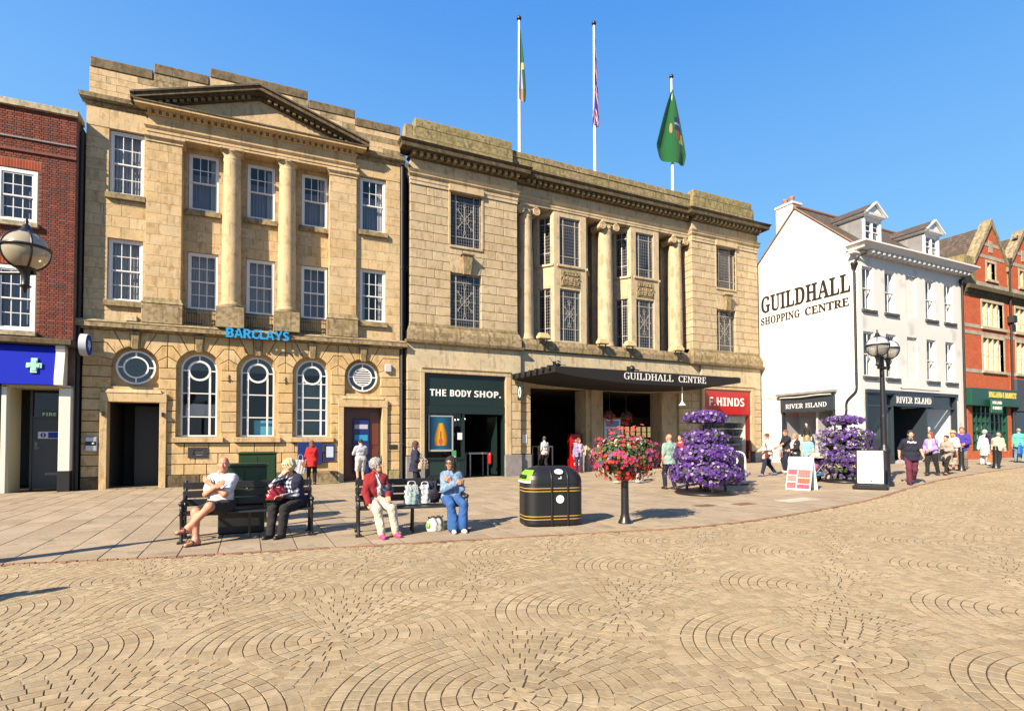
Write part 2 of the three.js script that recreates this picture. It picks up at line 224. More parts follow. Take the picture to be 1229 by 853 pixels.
{
  // flagstones in columns running back from the edging
  const pav = new THREE.Group(); pav.name = 'pavement'; pav.userData = { kind: 'structure', label: 'grey-beige flagstone pavement in front of the shops', category: 'pavement' }; scene.add(pav);
  const mats = [[0.39, 0.32, 0.225], [0.41, 0.335, 0.24], [0.375, 0.305, 0.215], [0.425, 0.35, 0.25], [0.39, 0.325, 0.235], [0.44, 0.365, 0.27]].map(c => M(...c, { map: T.dirt, bumpMap: T.stoneB, bumpScale: 0.006, roughness: 0.9 }));
  const list = []; let x = -16;
  while (x < 47) {
    const w = rr(0.46, 0.56), x1 = x + w, j = 0.006, back = x > 26.4 ? 5.5 : -0.25; let z = 0, k = 0;
    let fa = kz(x) - 0.075, fb = kz(x1) - 0.075;
    while (Math.min(fa, fb) > back) {
      const l = k === 0 ? rr(0.3, 0.8) : rr(0.62, 0.92), na = Math.max(back, k === 0 ? Math.min(fa, fb) - l : fa - l), nb = na;
      if (inView((x + x1) / 2, (fa + na) / 2, 2)) list.push({ c: [[x + j, fa - j], [x1 - j, fb - j], [x1 - j, nb + j], [x + j, na + j]], d: camD((x + x1) / 2, (fa + na) / 2) });
      fa = na; fb = nb; k++; if (na <= back) break;
    }
    x = x1;
  }
  list.sort((p, q) => p.d - q.d); const rest = mats.map(() => []);
  list.forEach((s, i) => { const g = slab(s.c, rr(-0.0015, 0.0025), 0.04, 0.005, rnd() * 9), k = Math.floor(rnd() * mats.length); if (i < 300) obj('flagstone', g, mats[k], pav); else rest[k].push(g); });
  rest.forEach((g, i) => { if (g.length) obj('flagstones', g, mats[i], pav, { kind: 'stuff' }); });
  console.log('slabs', list.length);
  // two small rust-coloured drain covers and one pale new slab let into the pavement
  const cover = (name, x0, x1, z0, z1, m, l) => obj(name, slab([[x0, z1], [x1, z1], [x1, z0], [x0, z0]], 0.006, 0.03, 0.003), m, scene, { kind: 'structure', label: l, category: 'cover' });
  cover('drain_cover', 9.6, 10.15, 12.3, 12.62, M(0.2, 0.11, 0.06, { map: T.grain, roughness: 0.8 }), 'small rusty drain cover in the pavement past the flower ball');
  cover('drain_cover', 10.6, 11.2, 12.55, 12.9, M(0.24, 0.12, 0.06, { map: T.grain, roughness: 0.8 }), 'second rusty drain cover, nearer the setts edging');
  cover('pale_slab', 12.1, 13.2, 12.6, 13.1, M(0.62, 0.58, 0.5, { map: T.grain, roughness: 0.8 }), 'pale new slab let into the flagstones');
  // edging: one row of rust-brown brick ends between flagstones and setts
  const edge = new THREE.Group(); edge.name = 'brick_edging'; edge.userData = { kind: 'structure', label: 'narrow rust-brown brick edging between flagstones and setts', category: 'edging' }; scene.add(edge);
  const em = [[0.34, 0.17, 0.085], [0.28, 0.135, 0.07], [0.38, 0.2, 0.1]].map(c => M(...c, { map: T.grain, roughness: 0.85 }));
  const eb = []; for (let x = -8, s = 0; x < 34; x += s) { s = 0.115; const z = kz(x), m = (kz(x + s) - z) / s; if (inView(x, z)) eb.push({ c: [[x + 0.005, z + 0.04], [x + s - 0.005, z + m * s + 0.04], [x + s - 0.005, z + m * s - 0.055], [x + 0.005, z - 0.055]], d: camD(x, z) }); }
  eb.sort((p, q) => p.d - q.d); const er = [[], [], []];
  eb.forEach((s, i) => { const g = slab(s.c, rr(0.004, 0.012), 0.06, 0.006), k = Math.floor(rnd() * 3); if (i < 290) obj('brick', g, em[k], edge); else er[k].push(g); });
  er.forEach((g, k) => { if (g.length) obj('bricks', g, em[k], edge, { kind: 'stuff' }); });
}
// ---------------------------------------------------------------- shared building pieces
function ashlar(out, x0, x1, ys, holes, len, o = {}) {                 // blocks of a coursed wall as boxes, leaving rectangular openings free
  const { z = 0, d = 0.25, j = 0.008, ch = 0.006, m, off = 0 } = o;
  for (let k = 0; k < ys.length - 1; k++) {
    const ya = ys[k], yb = ys[k + 1], ym = (ya + yb) / 2; let iv = [[x0, x1]];
    for (const h of holes) if (ym > h[2] && ym < h[3]) iv = iv.flatMap(([a, b]) => h[1] <= a || h[0] >= b ? [[a, b]] : [[a, h[0]], [h[1], b]].filter(q => q[1] - q[0] > 0.03));
    for (const [a, b] of iv) {
      const n = Math.max(1, Math.round((b - a) / len)), cuts = [a];
      for (let i = 1; i < n; i++) cuts.push(a + (b - a) * (i + ((k + off) % 2 ? 0.22 : -0.2) + rr(-0.08, 0.08)) / n);
      cuts.push(b);
      for (let i = 0; i < n; i++) out.push({ b: [cuts[i] + j / 2 * (i ? 1 : 0), cuts[i + 1] - j / 2 * (i < n - 1 ? 1 : 0), ya + j / 2, yb - j / 2, z - d, z], ch, m });
    }
  }
}
function layBlocks(parent, items, name = 'stone_block', most = 295) {
  const vol = i => i.g ? 9 : (i.b[1] - i.b[0]) * (i.b[3] - i.b[2]); items.sort((p, q) => vol(q) - vol(p)); const rest = new Map();
  items.forEach((it, i) => { const m = Array.isArray(it.m) ? pick(it.m) : it.m, g = boxUV(it.g || cb(...it.b, it.ch), 1, rnd() * 7, rnd() * 7); if (i < most) obj(name, g, m, parent); else { if (!rest.has(m)) rest.set(m, []); rest.get(m).push(g); } });
  for (const [m, g] of rest) obj(name + 's', g, m, parent, { kind: 'stuff' });
}
function lines(a, b, n) { return Array.from({ length: n + 1 }, (_, i) => a + (b - a) * i / n); }
function drape(x0, x1, y0, y1, z, folds, amp) { const g = new THREE.PlaneGeometry(x1 - x0, y1 - y0, folds * 6, 1); const p = g.attributes.position; for (let i = 0; i < p.count; i++) p.setZ(i, amp * Math.sin(p.getX(i) * Math.PI * 2 * folds / (x1 - x0)) + amp * 0.4 * Math.sin(p.getX(i) * 31)); g.computeVertexNormals(); return g.translate((x0 + x1) / 2, (y0 + y1) / 2, z).toNonIndexed(); }
// sliding sash window, lower left corner at x, y; glass about 4 cm behind z
function sash(parent, x, y, w, h, z, o = {}) {
  const { cols = 3, top = 2, bot = 2, botCols = cols, m = MT.white, fw = 0.07, gl = MT.glass, split = 0.5 } = o, gs = [], P = [], ym = y + h * split, st = 0.045, gb = 0.024;
  gs.push(cb(x, x + fw, y, y + h, z - 0.12, z, 0.006), cb(x + w - fw, x + w, y, y + h, z - 0.12, z, 0.006), bx(x + fw, x + w - fw, y + h - fw, y + h, z - 0.12, z - 0.002), bx(x + fw, x + w - fw, y, y + fw * 1.1, z - 0.12, z - 0.002));
  for (const [ya, yb, r, zz, nc] of [[ym - 0.02, y + h - fw, top, z - 0.025, cols], [y + fw, ym + 0.02, bot, z - 0.065, botCols]]) {
    const xa = x + fw, xb = x + w - fw; gs.push(bx(xa, xa + st, ya, yb, zz - 0.035, zz), bx(xb - st, xb, ya, yb, zz - 0.035, zz), bx(xa + st, xb - st, yb - st, yb, zz - 0.035, zz - 0.001), bx(xa + st, xb - st, ya, ya + st, zz - 0.035, zz - 0.001));
    const ia = xa + st, ib = xb - st, ja = ya + st, jb = yb - st;
    for (let i = 1; i < nc; i++) { const q = ia + (ib - ia) * i / nc; gs.push(bx(q - gb / 2, q + gb / 2, ja, jb, zz - 0.028, zz - 0.004)); }
    for (let i = 1; i < r; i++) { const q = ja + (jb - ja) * i / r; gs.push(bx(ia, ib, q - gb / 2, q + gb / 2, zz - 0.026, zz - 0.006)); }
    for (let a = 0; a < nc; a++) for (let b = 0; b < r; b++) P.push([ia + (ib - ia) * a / nc, ia + (ib - ia) * (a + 1) / nc, ja + (jb - ja) * b / r, ja + (jb - ja) * (b + 1) / r, zz - 0.018]);
  }
  const win = obj('window', gs, m, parent);
  for (const p of P) pane(...p, gl, win);
  if (o.dim || o.curtain === 'dim') obj('blind', drape(x + fw, x + w - fw, y + 0.05, y + h * (o.dim ? 0.72 : 1) - 0.05, z - 0.32, 8, 0.012), MT.dimNet, win);
  if (o.curtain && o.curtain !== 'dim') { if (o.curtain === 'net') obj('curtain', drape(x + fw, x + w - fw, y + 0.05, y + h - 0.05, z - 0.24, 9, 0.018), MT.net, win); else if (o.curtain === 'right') obj('curtain', drape(x + w * 0.72, x + w - 0.04, y, y + h - 0.05, z - 0.22, 4, 0.02), MT.curtain, win); else if (o.curtain === 'both') { obj('curtain', drape(x + w * 0.76, x + w - 0.04, y, y + h - 0.05, z - 0.22, 4, 0.02), MT.curtain, win); obj('curtain', drape(x + 0.05, x + w * 0.22, y, y + h - 0.05, z - 0.22, 4, 0.02), MT.curtain, win); } else obj('blind', bx(x + fw, x + w - fw, y + h * o.curtain, y + h - fw, z - 0.2, z - 0.19), MT.curtain, win); }
  return win;
}
MT.dimNet = M(0.12, 0.14, 0.2, { roughness: 1 }); MT.net = new THREE.MeshPhysicalMaterial({ color: L(0.34, 0.35, 0.38), transmission: 0.3, thickness: 0, roughness: 1 });
// leaded window in its own frame (0..w, 0..h), then turned and moved
function leaded(parent, w, h, pos, turn, o = {}) {
  const f = 0.045, gs = [bx(0, f, 0, h, -0.05, 0), bx(w - f, w, 0, h, -0.05, 0), bx(f, w - f, 0, f, -0.05, -0.002), bx(f, w - f, h - f, h, -0.05, -0.002)], ld = [];
  const vx = o.v || [0.2, 0.78], hy = o.h || [0.19, 0.85], b = 0.022, xs = [f, ...vx.map(v => v * w), w - f], ys = [f, ...hy.map(v => v * h), h - f];
  for (const v of xs.slice(1, -1)) gs.push(bx(v - b, v + b, f, h - f, -0.045, 0.004)); for (const v of ys.slice(1, -1)) gs.push(bx(f, w - f, v - b * 0.8, v + b * 0.8, -0.043, 0.002));
  const nx = Math.round(w / 0.115), ny = Math.round(h / 0.15);
  for (let i = 1; i < nx; i++) ld.push(bx(w * i / nx - 0.005, w * i / nx + 0.005, f, h - f, -0.03, -0.016)); for (let i = 1; i < ny; i++) ld.push(bx(f, w - f, h * i / ny - 0.005, h * i / ny + 0.005, -0.029, -0.017));
  const win = obj('window', gs, o.m || MT.bronze, parent); win.position.set(...pos); win.rotation.y = turn;
  for (let i = 0; i < xs.length - 1; i++) for (let k = 0; k < ys.length - 1; k++) pane(xs[i], xs[i + 1], ys[k], ys[k + 1], -0.023, MT.glassDark, win);
  obj('lead_lattice', ld, MT.lead, win);
  if (o.star) {                                                        // ornamental leadwork
    const cx = (xs[1] + xs[2]) / 2, cy = h * 0.54, r = Math.min(xs[2] - xs[1], h * 0.5) * 0.55, sg = [];
    for (let k = 0; k < 8; k++) { const a = k * Math.PI / 4, e = [cx + Math.cos(a) * r, cy + Math.sin(a) * r * 1.25, -0.012]; sg.push(rod([cx, cy, -0.012], e, 0.012, 5)); sg.push(new THREE.TorusGeometry(0.05, 0.011, 4, 10).translate(...e).toNonIndexed()); }
    sg.push(new THREE.TorusGeometry(r * 0.45, 0.011, 4, 18).translate(cx, cy, -0.012).toNonIndexed(), new THREE.TorusGeometry(0.07, 0.012, 4, 12).translate(cx, cy + r * 1.6, -0.012).toNonIndexed(), new THREE.TorusGeometry(0.07, 0.012, 4, 12).translate(cx, cy - r * 1.6, -0.012).toNonIndexed());
    obj('lead_ornament', sg, MT.bronze, win);
  }
  return win;
}
function keystone(parent, xc, y0, y1, z, wt, wb, m, pr = 0.12) {        // tapered scroll with flutes
  const g = []; for (let k = -1; k <= 1; k++) { const a = wt / 3.2, b = wb / 3.2; const q = (y, w, zz) => [[xc + k * w - w * 0.46, y, zz], [xc + k * w + w * 0.46, y, zz], [xc + k * w + w * 0.46, y, z - 0.02], [xc + k * w - w * 0.46, y, z - 0.02]], A = q(y0, b, z + pr * 0.55), B = q(y1 - 0.06, a, z + pr); g.push(quadsToGeo([[A[0], A[1], B[1], B[0]], [A[1], A[2], B[2], B[1]], [A[3], A[0], B[0], B[3]], [B[0], B[1], B[2], B[3]], [A[3], A[2], A[1], A[0]]])); }
  g.push(cb(xc - wt * 0.58, xc + wt * 0.58, y1 - 0.07, y1, z - 0.02, z + pr * 1.2, 0.01)); return obj('keystone', g, m, parent);
}
function shell(parent, x0, x1, y0, y1, zb, zf, floors, m = MT.room) { // rooms behind a facade: back wall, ends, floors, roof
  const g = [bx(x0, x1, y0, y1, zb - 0.2, zb), bx(x0 - 0.001, x0 + 0.2, y0, y1, zb, zf), bx(x1 - 0.2, x1 + 0.001, y0, y1, zb, zf)];
  for (const f of floors) g.push(bx(x0 + 0.2, x1 - 0.2, f - 0.15, f + 0.15, zb, zf)); return obj('interior', g, m, parent);
}

// ---------------------------------------------------------------- bank
const FB = [[5.7, 0, 0], R(-1.7)];
{
  const bank = thing('bank_building', 'golden stone bank with pediment, two round columns and three arched windows', 'building', ...FB);
  const XL = -10.75, XR = -0.1, items = [], arches = [-7.34, -5.42, -3.5], doors = [-9.27, -1.57], ys = lines(0.42, 4.19, 10), r = 0.7, sp = 4.19, J = 0.022;
  const holes = [...arches.map(c => [c - r, c + r, 1.56, 9]), ...doors.flatMap(c => [[c - 0.96, c + 0.96, 0, 3.3], [c - 0.71, c + 0.71, 3.2, 9]])];
  ashlar(items, XL, XR, ys, holes, 0.72, { d: 0.3, j: J, ch: 0.012, m: MT.rust });
  ashlar(items, XL, XR, [-0.15, 0.42], doors.map(c => [c - 0.96, c + 0.96, -1, 3]), 1.3, { z: 0.05, d: 0.35, j: 0.008, ch: 0.02, m: [MT.weather[0], MT.moss, MT.grime] });
  // rusticated arches: wedge stones and kinked joints between neighbouring bays
  const cs = [...doors, ...arches].sort((a, b) => a - b);
  cs.forEach((c, i) => { for (const s of [-1, 1]) {
    const lim = s < 0 ? (i ? (cs[i - 1] + c) / 2 : XL) : (i < 4 ? (cs[i + 1] + c) / 2 : XR), e = Math.abs(lim - c), X = x => c + s * x, top = 5.41;
    const arc = (a0, a1) => Array.from({ length: 7 }, (_, k) => { const a = R(a0 + (a1 - a0) * k / 6); return [X(r * Math.sin(a)), sp + r * Math.cos(a)]; });
    const add = p => { if (s < 0) p = p.slice().reverse(); items.push({ g: poly(p, 0.3, 0, 0.012, J / 2), m: MT.rust }); };
    add([...arc(11, 27), [X(0.62), top], [X(0.15), top]].reverse());
    add([...arc(27, 52), [X(0.8), 4.97], [X(e), 4.97], [X(e), top], [X(0.62), top]].reverse());
    add([...arc(52, 71), [X(e), i === 0 && s < 0 || i === 4 && s > 0 ? 4.56 : 4.6], [X(e), 4.97], [X(0.8), 4.97]].reverse());
    add([...arc(71, 90), [X(e), sp], [X(e), 4.6]].reverse());
  } items.push({ g: poly([[c - 0.13, 4.86], [c + 0.13, 4.86], [c + 0.15, 5.41], [c - 0.15, 5.41]], 0.3, -0.004, 0.004), m: MT.rust }); keystone(bank, c, 4.8, 5.39, 0, 0.27, 0.17, MT.weather[2]); });
  // string course
  obj('string_course', tiers(XL, XR, -0.3, 0, [[5.41, 5.47, 0.05, 0.12], [5.47, 5.64, 0.26, 0.26], [5.64, 5.73, 0.28, 0.14]]), MT.weather[2], bank);
  // side bays above, then the recessed wall between the end pilasters
  const upY = [5.73, 6.08, 6.43, ...lines(6.43, 8.58, 6).slice(1), ...lines(8.58, 10.12, 4).slice(1), ...lines(10.12, 12.36, 6).slice(1)];
  const wins = [[-9.6, 1.02, 6.43, 8.58, 1], [-9.6, 1.02, 10.12, 12.33, 1], [-1.2, 1.04, 6.43, 8.58, 1], [-1.2, 1.04, 10.12, 12.33, 1]];
  const sideHoles = wins.map(w => [w[0] - w[1] / 2, w[0] + w[1] / 2, w[2] - 0.02, w[3] + 0.1]);
  ashlar(items, XL, -9.0, upY, sideHoles, 0.66, { d: 0.3, j: 0.007, ch: 0.004, m: MT.bank }); ashlar(items, -1.88, XR, upY, sideHoles, 0.66, { d: 0.3, j: 0.007, ch: 0.004, m: MT.bank });
  const rec = [[-7.29, 1], [-5.36, 1], [-3.42, 1]], recHoles = rec.flatMap(([c, w]) => [[c - w / 2, c + w / 2, 6.42, 8.54], [c - w / 2, c + w / 2, 10.08, 12.22]]);
  ashlar(items, -7.93, -2.9, [5.73, 6.42, ...lines(6.42, 8.54, 6).slice(1), ...lines(8.54, 10.08, 4).slice(1), ...lines(10.08, 12.36, 6).slice(1)], recHoles, 0.55, { z: -0.38, d: 0.2, j: 0.006, ch: 0.003, m: MT.bank });
  for (const [a, b] of [[-9.0, -7.93], [-2.9, -1.88]]) ashlar(items, a, b, lines(6.62, 12.2, 15), [], 0.7, { z: 0.12, d: 0.65, j: 0.006, ch: 0.004, m: MT.bank });
  for (const [c] of rec) obj('lintel', cb(c - 0.5, c + 0.5, 12.19, 12.36, -0.58, -0.385, 0.004), MT.bank[1], bank);
  const pil = (a, b) => obj('pilaster_base', [cb(a - 0.08, b + 0.08, 5.72, 6.42, -0.55, 0.2, 0.015), ...tiers(a, b, -0.5, 0.12, [[6.42, 6.5, 0.1, 0.06], [6.5, 6.62, 0.05, 0.02]])], MT.weather[2], bank);
  pil(-9.0, -7.93); pil(-2.9, -1.88);
  for (const [a, b] of [[-9.0, -7.93], [-2.9, -1.88]]) obj('pilaster_capital', tiers(a, b, -0.5, 0.12, [[12.12, 12.17, 0.03, 0.03], [12.2, 12.28, 0.02, 0.08], [12.28, 12.36, 0.09, 0.09]]), MT.bank[2], bank);
  for (const cx of [-6.34, -4.44]) {
    const col = obj('column', boxUV(lathe([[0.36, 6.55], [0.37, 6.6], [0.355, 6.68], [0.33, 6.72], [0.325, 8.2], [0.315, 9.6], [0.285, 11.95], [0.3, 11.97], [0.3, 12.02], [0.285, 12.04], [0.29, 12.16], [0.36, 12.24], [0.37, 12.27], [0, 12.27]], 36).translate(cx, 0, -0.06)), MT.bank[2], bank);
    obj('capital', cb(cx - 0.39, cx + 0.39, 12.27, 12.36, -0.45, 0.31, 0.01), MT.bank[2], col); obj('plinth', [cb(cx - 0.46, cx + 0.46, 5.72, 6.48, -0.5, 0.36, 0.015), new THREE.CylinderGeometry(0.42, 0.43, 0.09, 32).translate(cx, 6.525, -0.06).toNonIndexed()], MT.weather[2], col);
  }
  // entablature, pediment, attic
  obj('architrave', [cb(-9.0, -1.88, 12.36, 12.46, -0.55, 0.12, 0.006), cb(-9.02, -1.86, 12.46, 12.57, -0.55, 0.145, 0.006), ...tiers(-9.03, -1.85, -0.5, 0.15, [[12.57, 12.65, 0.01, 0.06]])], MT.bank[0], bank);
  obj('frieze', [cb(-8.98, -1.9, 12.65, 13.06, -0.5, 0.11, 0.004)], MT.bank[1], bank);
  for (const [a, b] of [[XL, -9.0], [-1.88, XR]]) { ashlar(items, a, b, [12.36, 13.0], [], 0.9, { z: 0.015, d: 0.3, j: 0.006, ch: 0.004, m: MT.bank }); obj('cornice', tiers(a, b, -0.3, 0, [[13.0, 13.06, 0.015, 0.03], [13.06, 13.12, 0.03, 0.09], [13.18, 13.24, 0.1, 0.16], [13.12, 13.18, 0.06, 0.06], [13.24, 13.38, 0.18, 0.2], [13.38, 13.42, 0.2, 0.08]], a < -5 ? 1 : 0, a < -5 ? 0 : 1), MT.weather[0], bank); }
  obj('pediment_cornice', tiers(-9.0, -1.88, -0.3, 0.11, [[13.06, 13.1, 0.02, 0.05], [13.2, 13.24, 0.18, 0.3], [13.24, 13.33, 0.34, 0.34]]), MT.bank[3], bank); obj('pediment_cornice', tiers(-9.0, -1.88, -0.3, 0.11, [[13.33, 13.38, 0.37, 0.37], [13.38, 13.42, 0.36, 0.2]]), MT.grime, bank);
  const dent = []; for (let x = -8.98; x < -1.9; x += 0.215) dent.push(bx(x, x + 0.12, 13.1, 13.2, 0.1, 0.26)); obj('dentils', [...dent, bx(-8.99, -1.89, 13.1, 13.2, -0.2, 0.12)], MT.bank[1], bank, { kind: 'stuff' });
  const AX = -5.44, AY = 14.84, LX = -9.45, LY = 13.55, rake = (s, t0, t1, zf, zb) => { const X = x => AX + s * (x - AX), pts = [[LX, LY - t0], [AX, AY - t0], [AX, AY - t1], [LX + (t1 > 0.4 ? 0.4 : 0), LY - t1 + (t1 > 0.4 ? 0.13 : 0)]].map(([x, y]) => [X(x), y]); return poly(s > 0 ? pts.reverse() : pts, zf - zb, zf, 0); };
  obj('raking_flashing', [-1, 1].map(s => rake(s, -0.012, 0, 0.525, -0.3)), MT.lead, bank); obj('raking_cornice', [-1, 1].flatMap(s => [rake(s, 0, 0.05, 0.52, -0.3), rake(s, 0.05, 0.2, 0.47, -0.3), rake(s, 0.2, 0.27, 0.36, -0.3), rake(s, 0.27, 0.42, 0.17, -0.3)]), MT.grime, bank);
  const rd = []; for (let k = 1; k < 18; k++) for (const s of [-1, 1]) { const t = k / 18.6, x = AX + s * (LX - AX) * -1 * (1 - t) * -1, y = LY + (AY - LY) * t; rd.push(bx(AX + (x - AX) - 0.06, AX + (x - AX) + 0.06, y - 0.37, y - 0.275, 0.15, 0.3)); } obj('raking_dentils', rd, MT.weather[0], bank, { kind: 'stuff' });
  obj('tympanum', poly([[-8.7, 13.4], [-2.18, 13.4], [AX, 14.5]], 0.4, 0.1), MT.bank[0], bank);
  const attic = [[XL + 0.06, -8.85, 14.74], [-8.85, -7.11, 15.0], [-7.11, -3.72, 15.32], [-3.72, -1.92, 15.0], [-1.92, XR, 14.72]];
  for (const [a, b, t] of attic) { const n = Math.round((t - 0.37 - 13.42) / 0.245); ashlar(items, a, b, lines(13.42, t - 0.37, n), [], 0.62, { d: 0.35, j: 0.007, ch: 0.004, m: [MT.bank[2], MT.weather[2], MT.bank[4], MT.weather[2]] }); obj('coping', [cb(a + 0.02, b - 0.02, t - 0.37, t - 0.03, -0.42, 0.03, 0.02), cb(a + 0.05, b - 0.05, t - 0.04, t, -0.36, -0.02, 0.01)], MT.weather[1], bank); }
  layBlocks(bank, items);
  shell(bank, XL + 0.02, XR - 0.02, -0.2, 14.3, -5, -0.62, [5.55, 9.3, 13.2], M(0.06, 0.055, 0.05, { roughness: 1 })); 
  // windows
  const W = (c, w, y0, y1, z, o) => sash(bank, c - w / 2, y0, w, y1 - y0, z, o);
  W(-9.6, 1.0, 6.43, 8.58, -0.1, { curtain: 'net' }); W(-9.6, 1.0, 10.12, 12.33, -0.1, { curtain: 'net' }); W(-1.2, 1.02, 6.43, 8.58, -0.1, { curtain: 'both' }); W(-1.2, 1.02, 10.12, 12.33, -0.1, { bot: 1, botCols: 1, curtain: 'right', dim: 1 });
  rec.forEach(([c], i) => { W(c, 0.98, 6.43, 8.53, -0.44, { curtain: i < 2 ? 'net' : 'dim' }); W(c, 0.98, 10.1, 12.2, -0.44, { bot: 1, botCols: 1, curtain: 'right', dim: 1 }); });
  for (const [c, y, z] of [[-9.6, 6.33, 0], [-9.6, 10.02, 0], [-1.2, 6.33, 0], [-1.2, 10.02, 0], [-7.29, 9.98, -0.38], [-5.36, 9.98, -0.38], [-3.42, 9.98, -0.38]]) obj('sill', cb(c - 0.58, c + 0.58, y - 0.1, y + 0.1, z - 0.12, z + 0.12, 0.012), MT.weather[2], bank);
  for (const [c] of rec) { const g = [bx(c - 0.5, c + 0.5, 6.36, 6.4, -0.17, -0.14), bx(c - 0.5, c + 0.5, 5.86, 5.89, -0.17, -0.14), bx(c - 0.5, c + 0.5, 6.22, 6.24, -0.165, -0.145)]; for (let k = 0; k < 13; k++) g.push(rod([c - 0.48 + k * 0.08, 5.78, -0.155], [c - 0.48 + k * 0.08, 6.38, -0.155], 0.009, 5)); for (let k = 0; k < 6; k++) g.push(new THREE.TorusGeometry(0.055, 0.008, 4, 12).translate(c - 0.4 + k * 0.16, 6.305, -0.155).toNonIndexed()); obj('balcony_railing', g, MT.iron, bank); }
  // arched windows: white frame with a round light in the head
  arches.forEach((c, i) => {
    const y0 = 1.78, rr_ = 0.58, z = -0.2, out = [[c - rr_, y0], [c + rr_, y0], ...arcPts(c, sp, rr_, 0, Math.PI, 20)], inn = [[c - rr_ + 0.06, y0 + 0.06], [c + rr_ - 0.06, y0 + 0.06], ...arcPts(c, sp, rr_ - 0.06, 0, Math.PI, 20)];
    const g = [poly(out, 0.08, z, 0, 0, [inn]), ring(c, sp - 0.02, 0.37, 0.07, z + 0.006, 0.08), bx(c - 0.022, c + 0.022, sp + 0.34, sp + 0.53, z - 0.07, z - 0.004)], vx = 0.335;
    for (const s of [-1, 1]) g.push(bx(c + s * vx - 0.032, c + s * vx + 0.032, y0 + 0.06, sp - 0.02, z - 0.075, z - 0.003), bx(c + s * 0.36, c + s * 0.53, sp - 0.045, sp - 0.005, z - 0.07, z - 0.005));
    const rows = i === 2 ? [2.42, 2.83, 3.3, 3.84] : [2.5, 3.35]; for (const y of rows) g.push(bx(c - 0.53, c + 0.53, y - 0.018, y + 0.018, z - 0.07, z - 0.006));
    const win = obj('arched_window', g, MT.white, bank); const R2 = [y0 + 0.06, ...rows, sp - 0.02];
    for (let k = 0; k < R2.length - 1; k++) for (const [a, b] of [[-0.53, -vx], [-vx, vx], [vx, 0.53]]) pane(c + a, c + b, R2[k], R2[k + 1], z - 0.04, MT.glass, win);
    obj('pane', poly([[c - 0.53, sp - 0.02], [c + 0.53, sp - 0.02], ...arcPts(c, sp, 0.53, 0.04, Math.PI - 0.04, 14)], 0.004, z - 0.05), MT.glass, win);
    obj('sill', cb(c - 0.8, c + 0.8, 1.57, 1.76, -0.3, 0.12, 0.015), MT.bank[3], bank); obj('display_panel', i === 0 ? [bx(c - 0.5, c + 0.45, 2.55, 3.0, -0.9, -0.86)] : i === 1 ? [bx(c - 0.12, c + 0.55, 1.8, 2.4, -0.45, -0.42)] : [bx(c - 0.6, c + 0.6, 1.8, 3.9, -0.75, -0.72)], i === 0 ? M(0.55, 0.56, 0.58) : i === 1 ? M(0.05, 0.3, 0.42) : M(0.08, 0.14, 0.16), win);
  });
  for (const c of arches) obj('arch_reveal', poly([[c - 0.74, 1.76], [c - 0.575, 1.76], ...arcPts(c, sp, 0.575, Math.PI, 0, 20), [c + 0.575, 1.76], [c + 0.74, 1.76], ...arcPts(c, sp, 0.74, 0, Math.PI, 20)], 0.16, -0.15), MT.rust[2], bank);
  // doorways with round windows over them
  doors.forEach((c, i) => {
    obj('door_surround', [cb(c - 0.96, c - 0.75, -0.1, 2.96, -0.3, 0.09, 0.012), cb(c + 0.75, c + 0.96, -0.1, 2.96, -0.3, 0.09, 0.012), cb(c - 0.97, c + 0.97, 2.96, 3.28, -0.3, 0.1, 0.015), tier(c - 0.72, c + 0.72, -0.3, 0.02, 3.28, 3.4, 0.1, 0.04), cb(c - 0.71, c + 0.71, 3.4, 3.5, -0.3, -0.04, 0.01), cb(c - 0.955, c - 0.72, 3.28, 3.435, -0.3, -0.003, 0.008), cb(c + 0.72, c + 0.955, 3.28, 3.435, -0.3, -0.003, 0.008)], MT.bank[1], bank);
    obj('recess_wall', poly([[c - 0.71, 3.4], [c + 0.71, 3.4], [c + 0.71, 4.19], ...arcPts(c, sp, 0.71, 0, Math.PI, 16)], 0.05, -0.24, 0, 0, [arcPts(c, sp, 0.57, 0, Math.PI * 2, 28).slice(0, -1)]), MT.rust[2], bank);
    const g = [ring(c, sp, 0.59, 0.06, -0.17, 0.09), ring(c, sp, 0.38, 0.05, -0.172, 0.08)]; for (const [x, y] of [[1, 0], [-1, 0], [0, 1], [0, -1]]) g.push(bx(c + x * 0.45 - (y ? 0.022 : 0.1), c + x * 0.45 + (y ? 0.022 : 0.1), sp + y * 0.45 - (x ? 0.022 : 0.1), sp + y * 0.45 + (x ? 0.022 : 0.1), -0.25, -0.175));
    const win = obj('round_window', g, MT.white, bank); obj('pane', poly(arcPts(c, sp, 0.57, 0, Math.PI * 2, 24).slice(0, -1), 0.004, -0.225), MT.glass, win);
    if (i) for (let k = 0; k < 7; k++) { const y = sp - 0.27 + k * 0.09, h = Math.sqrt(Math.max(0.01, 0.33 * 0.33 - (y - sp) ** 2)); obj('slat', bx(c - h, c + h, y - 0.022, y + 0.022, -0.205, -0.185), MT.white, win); }
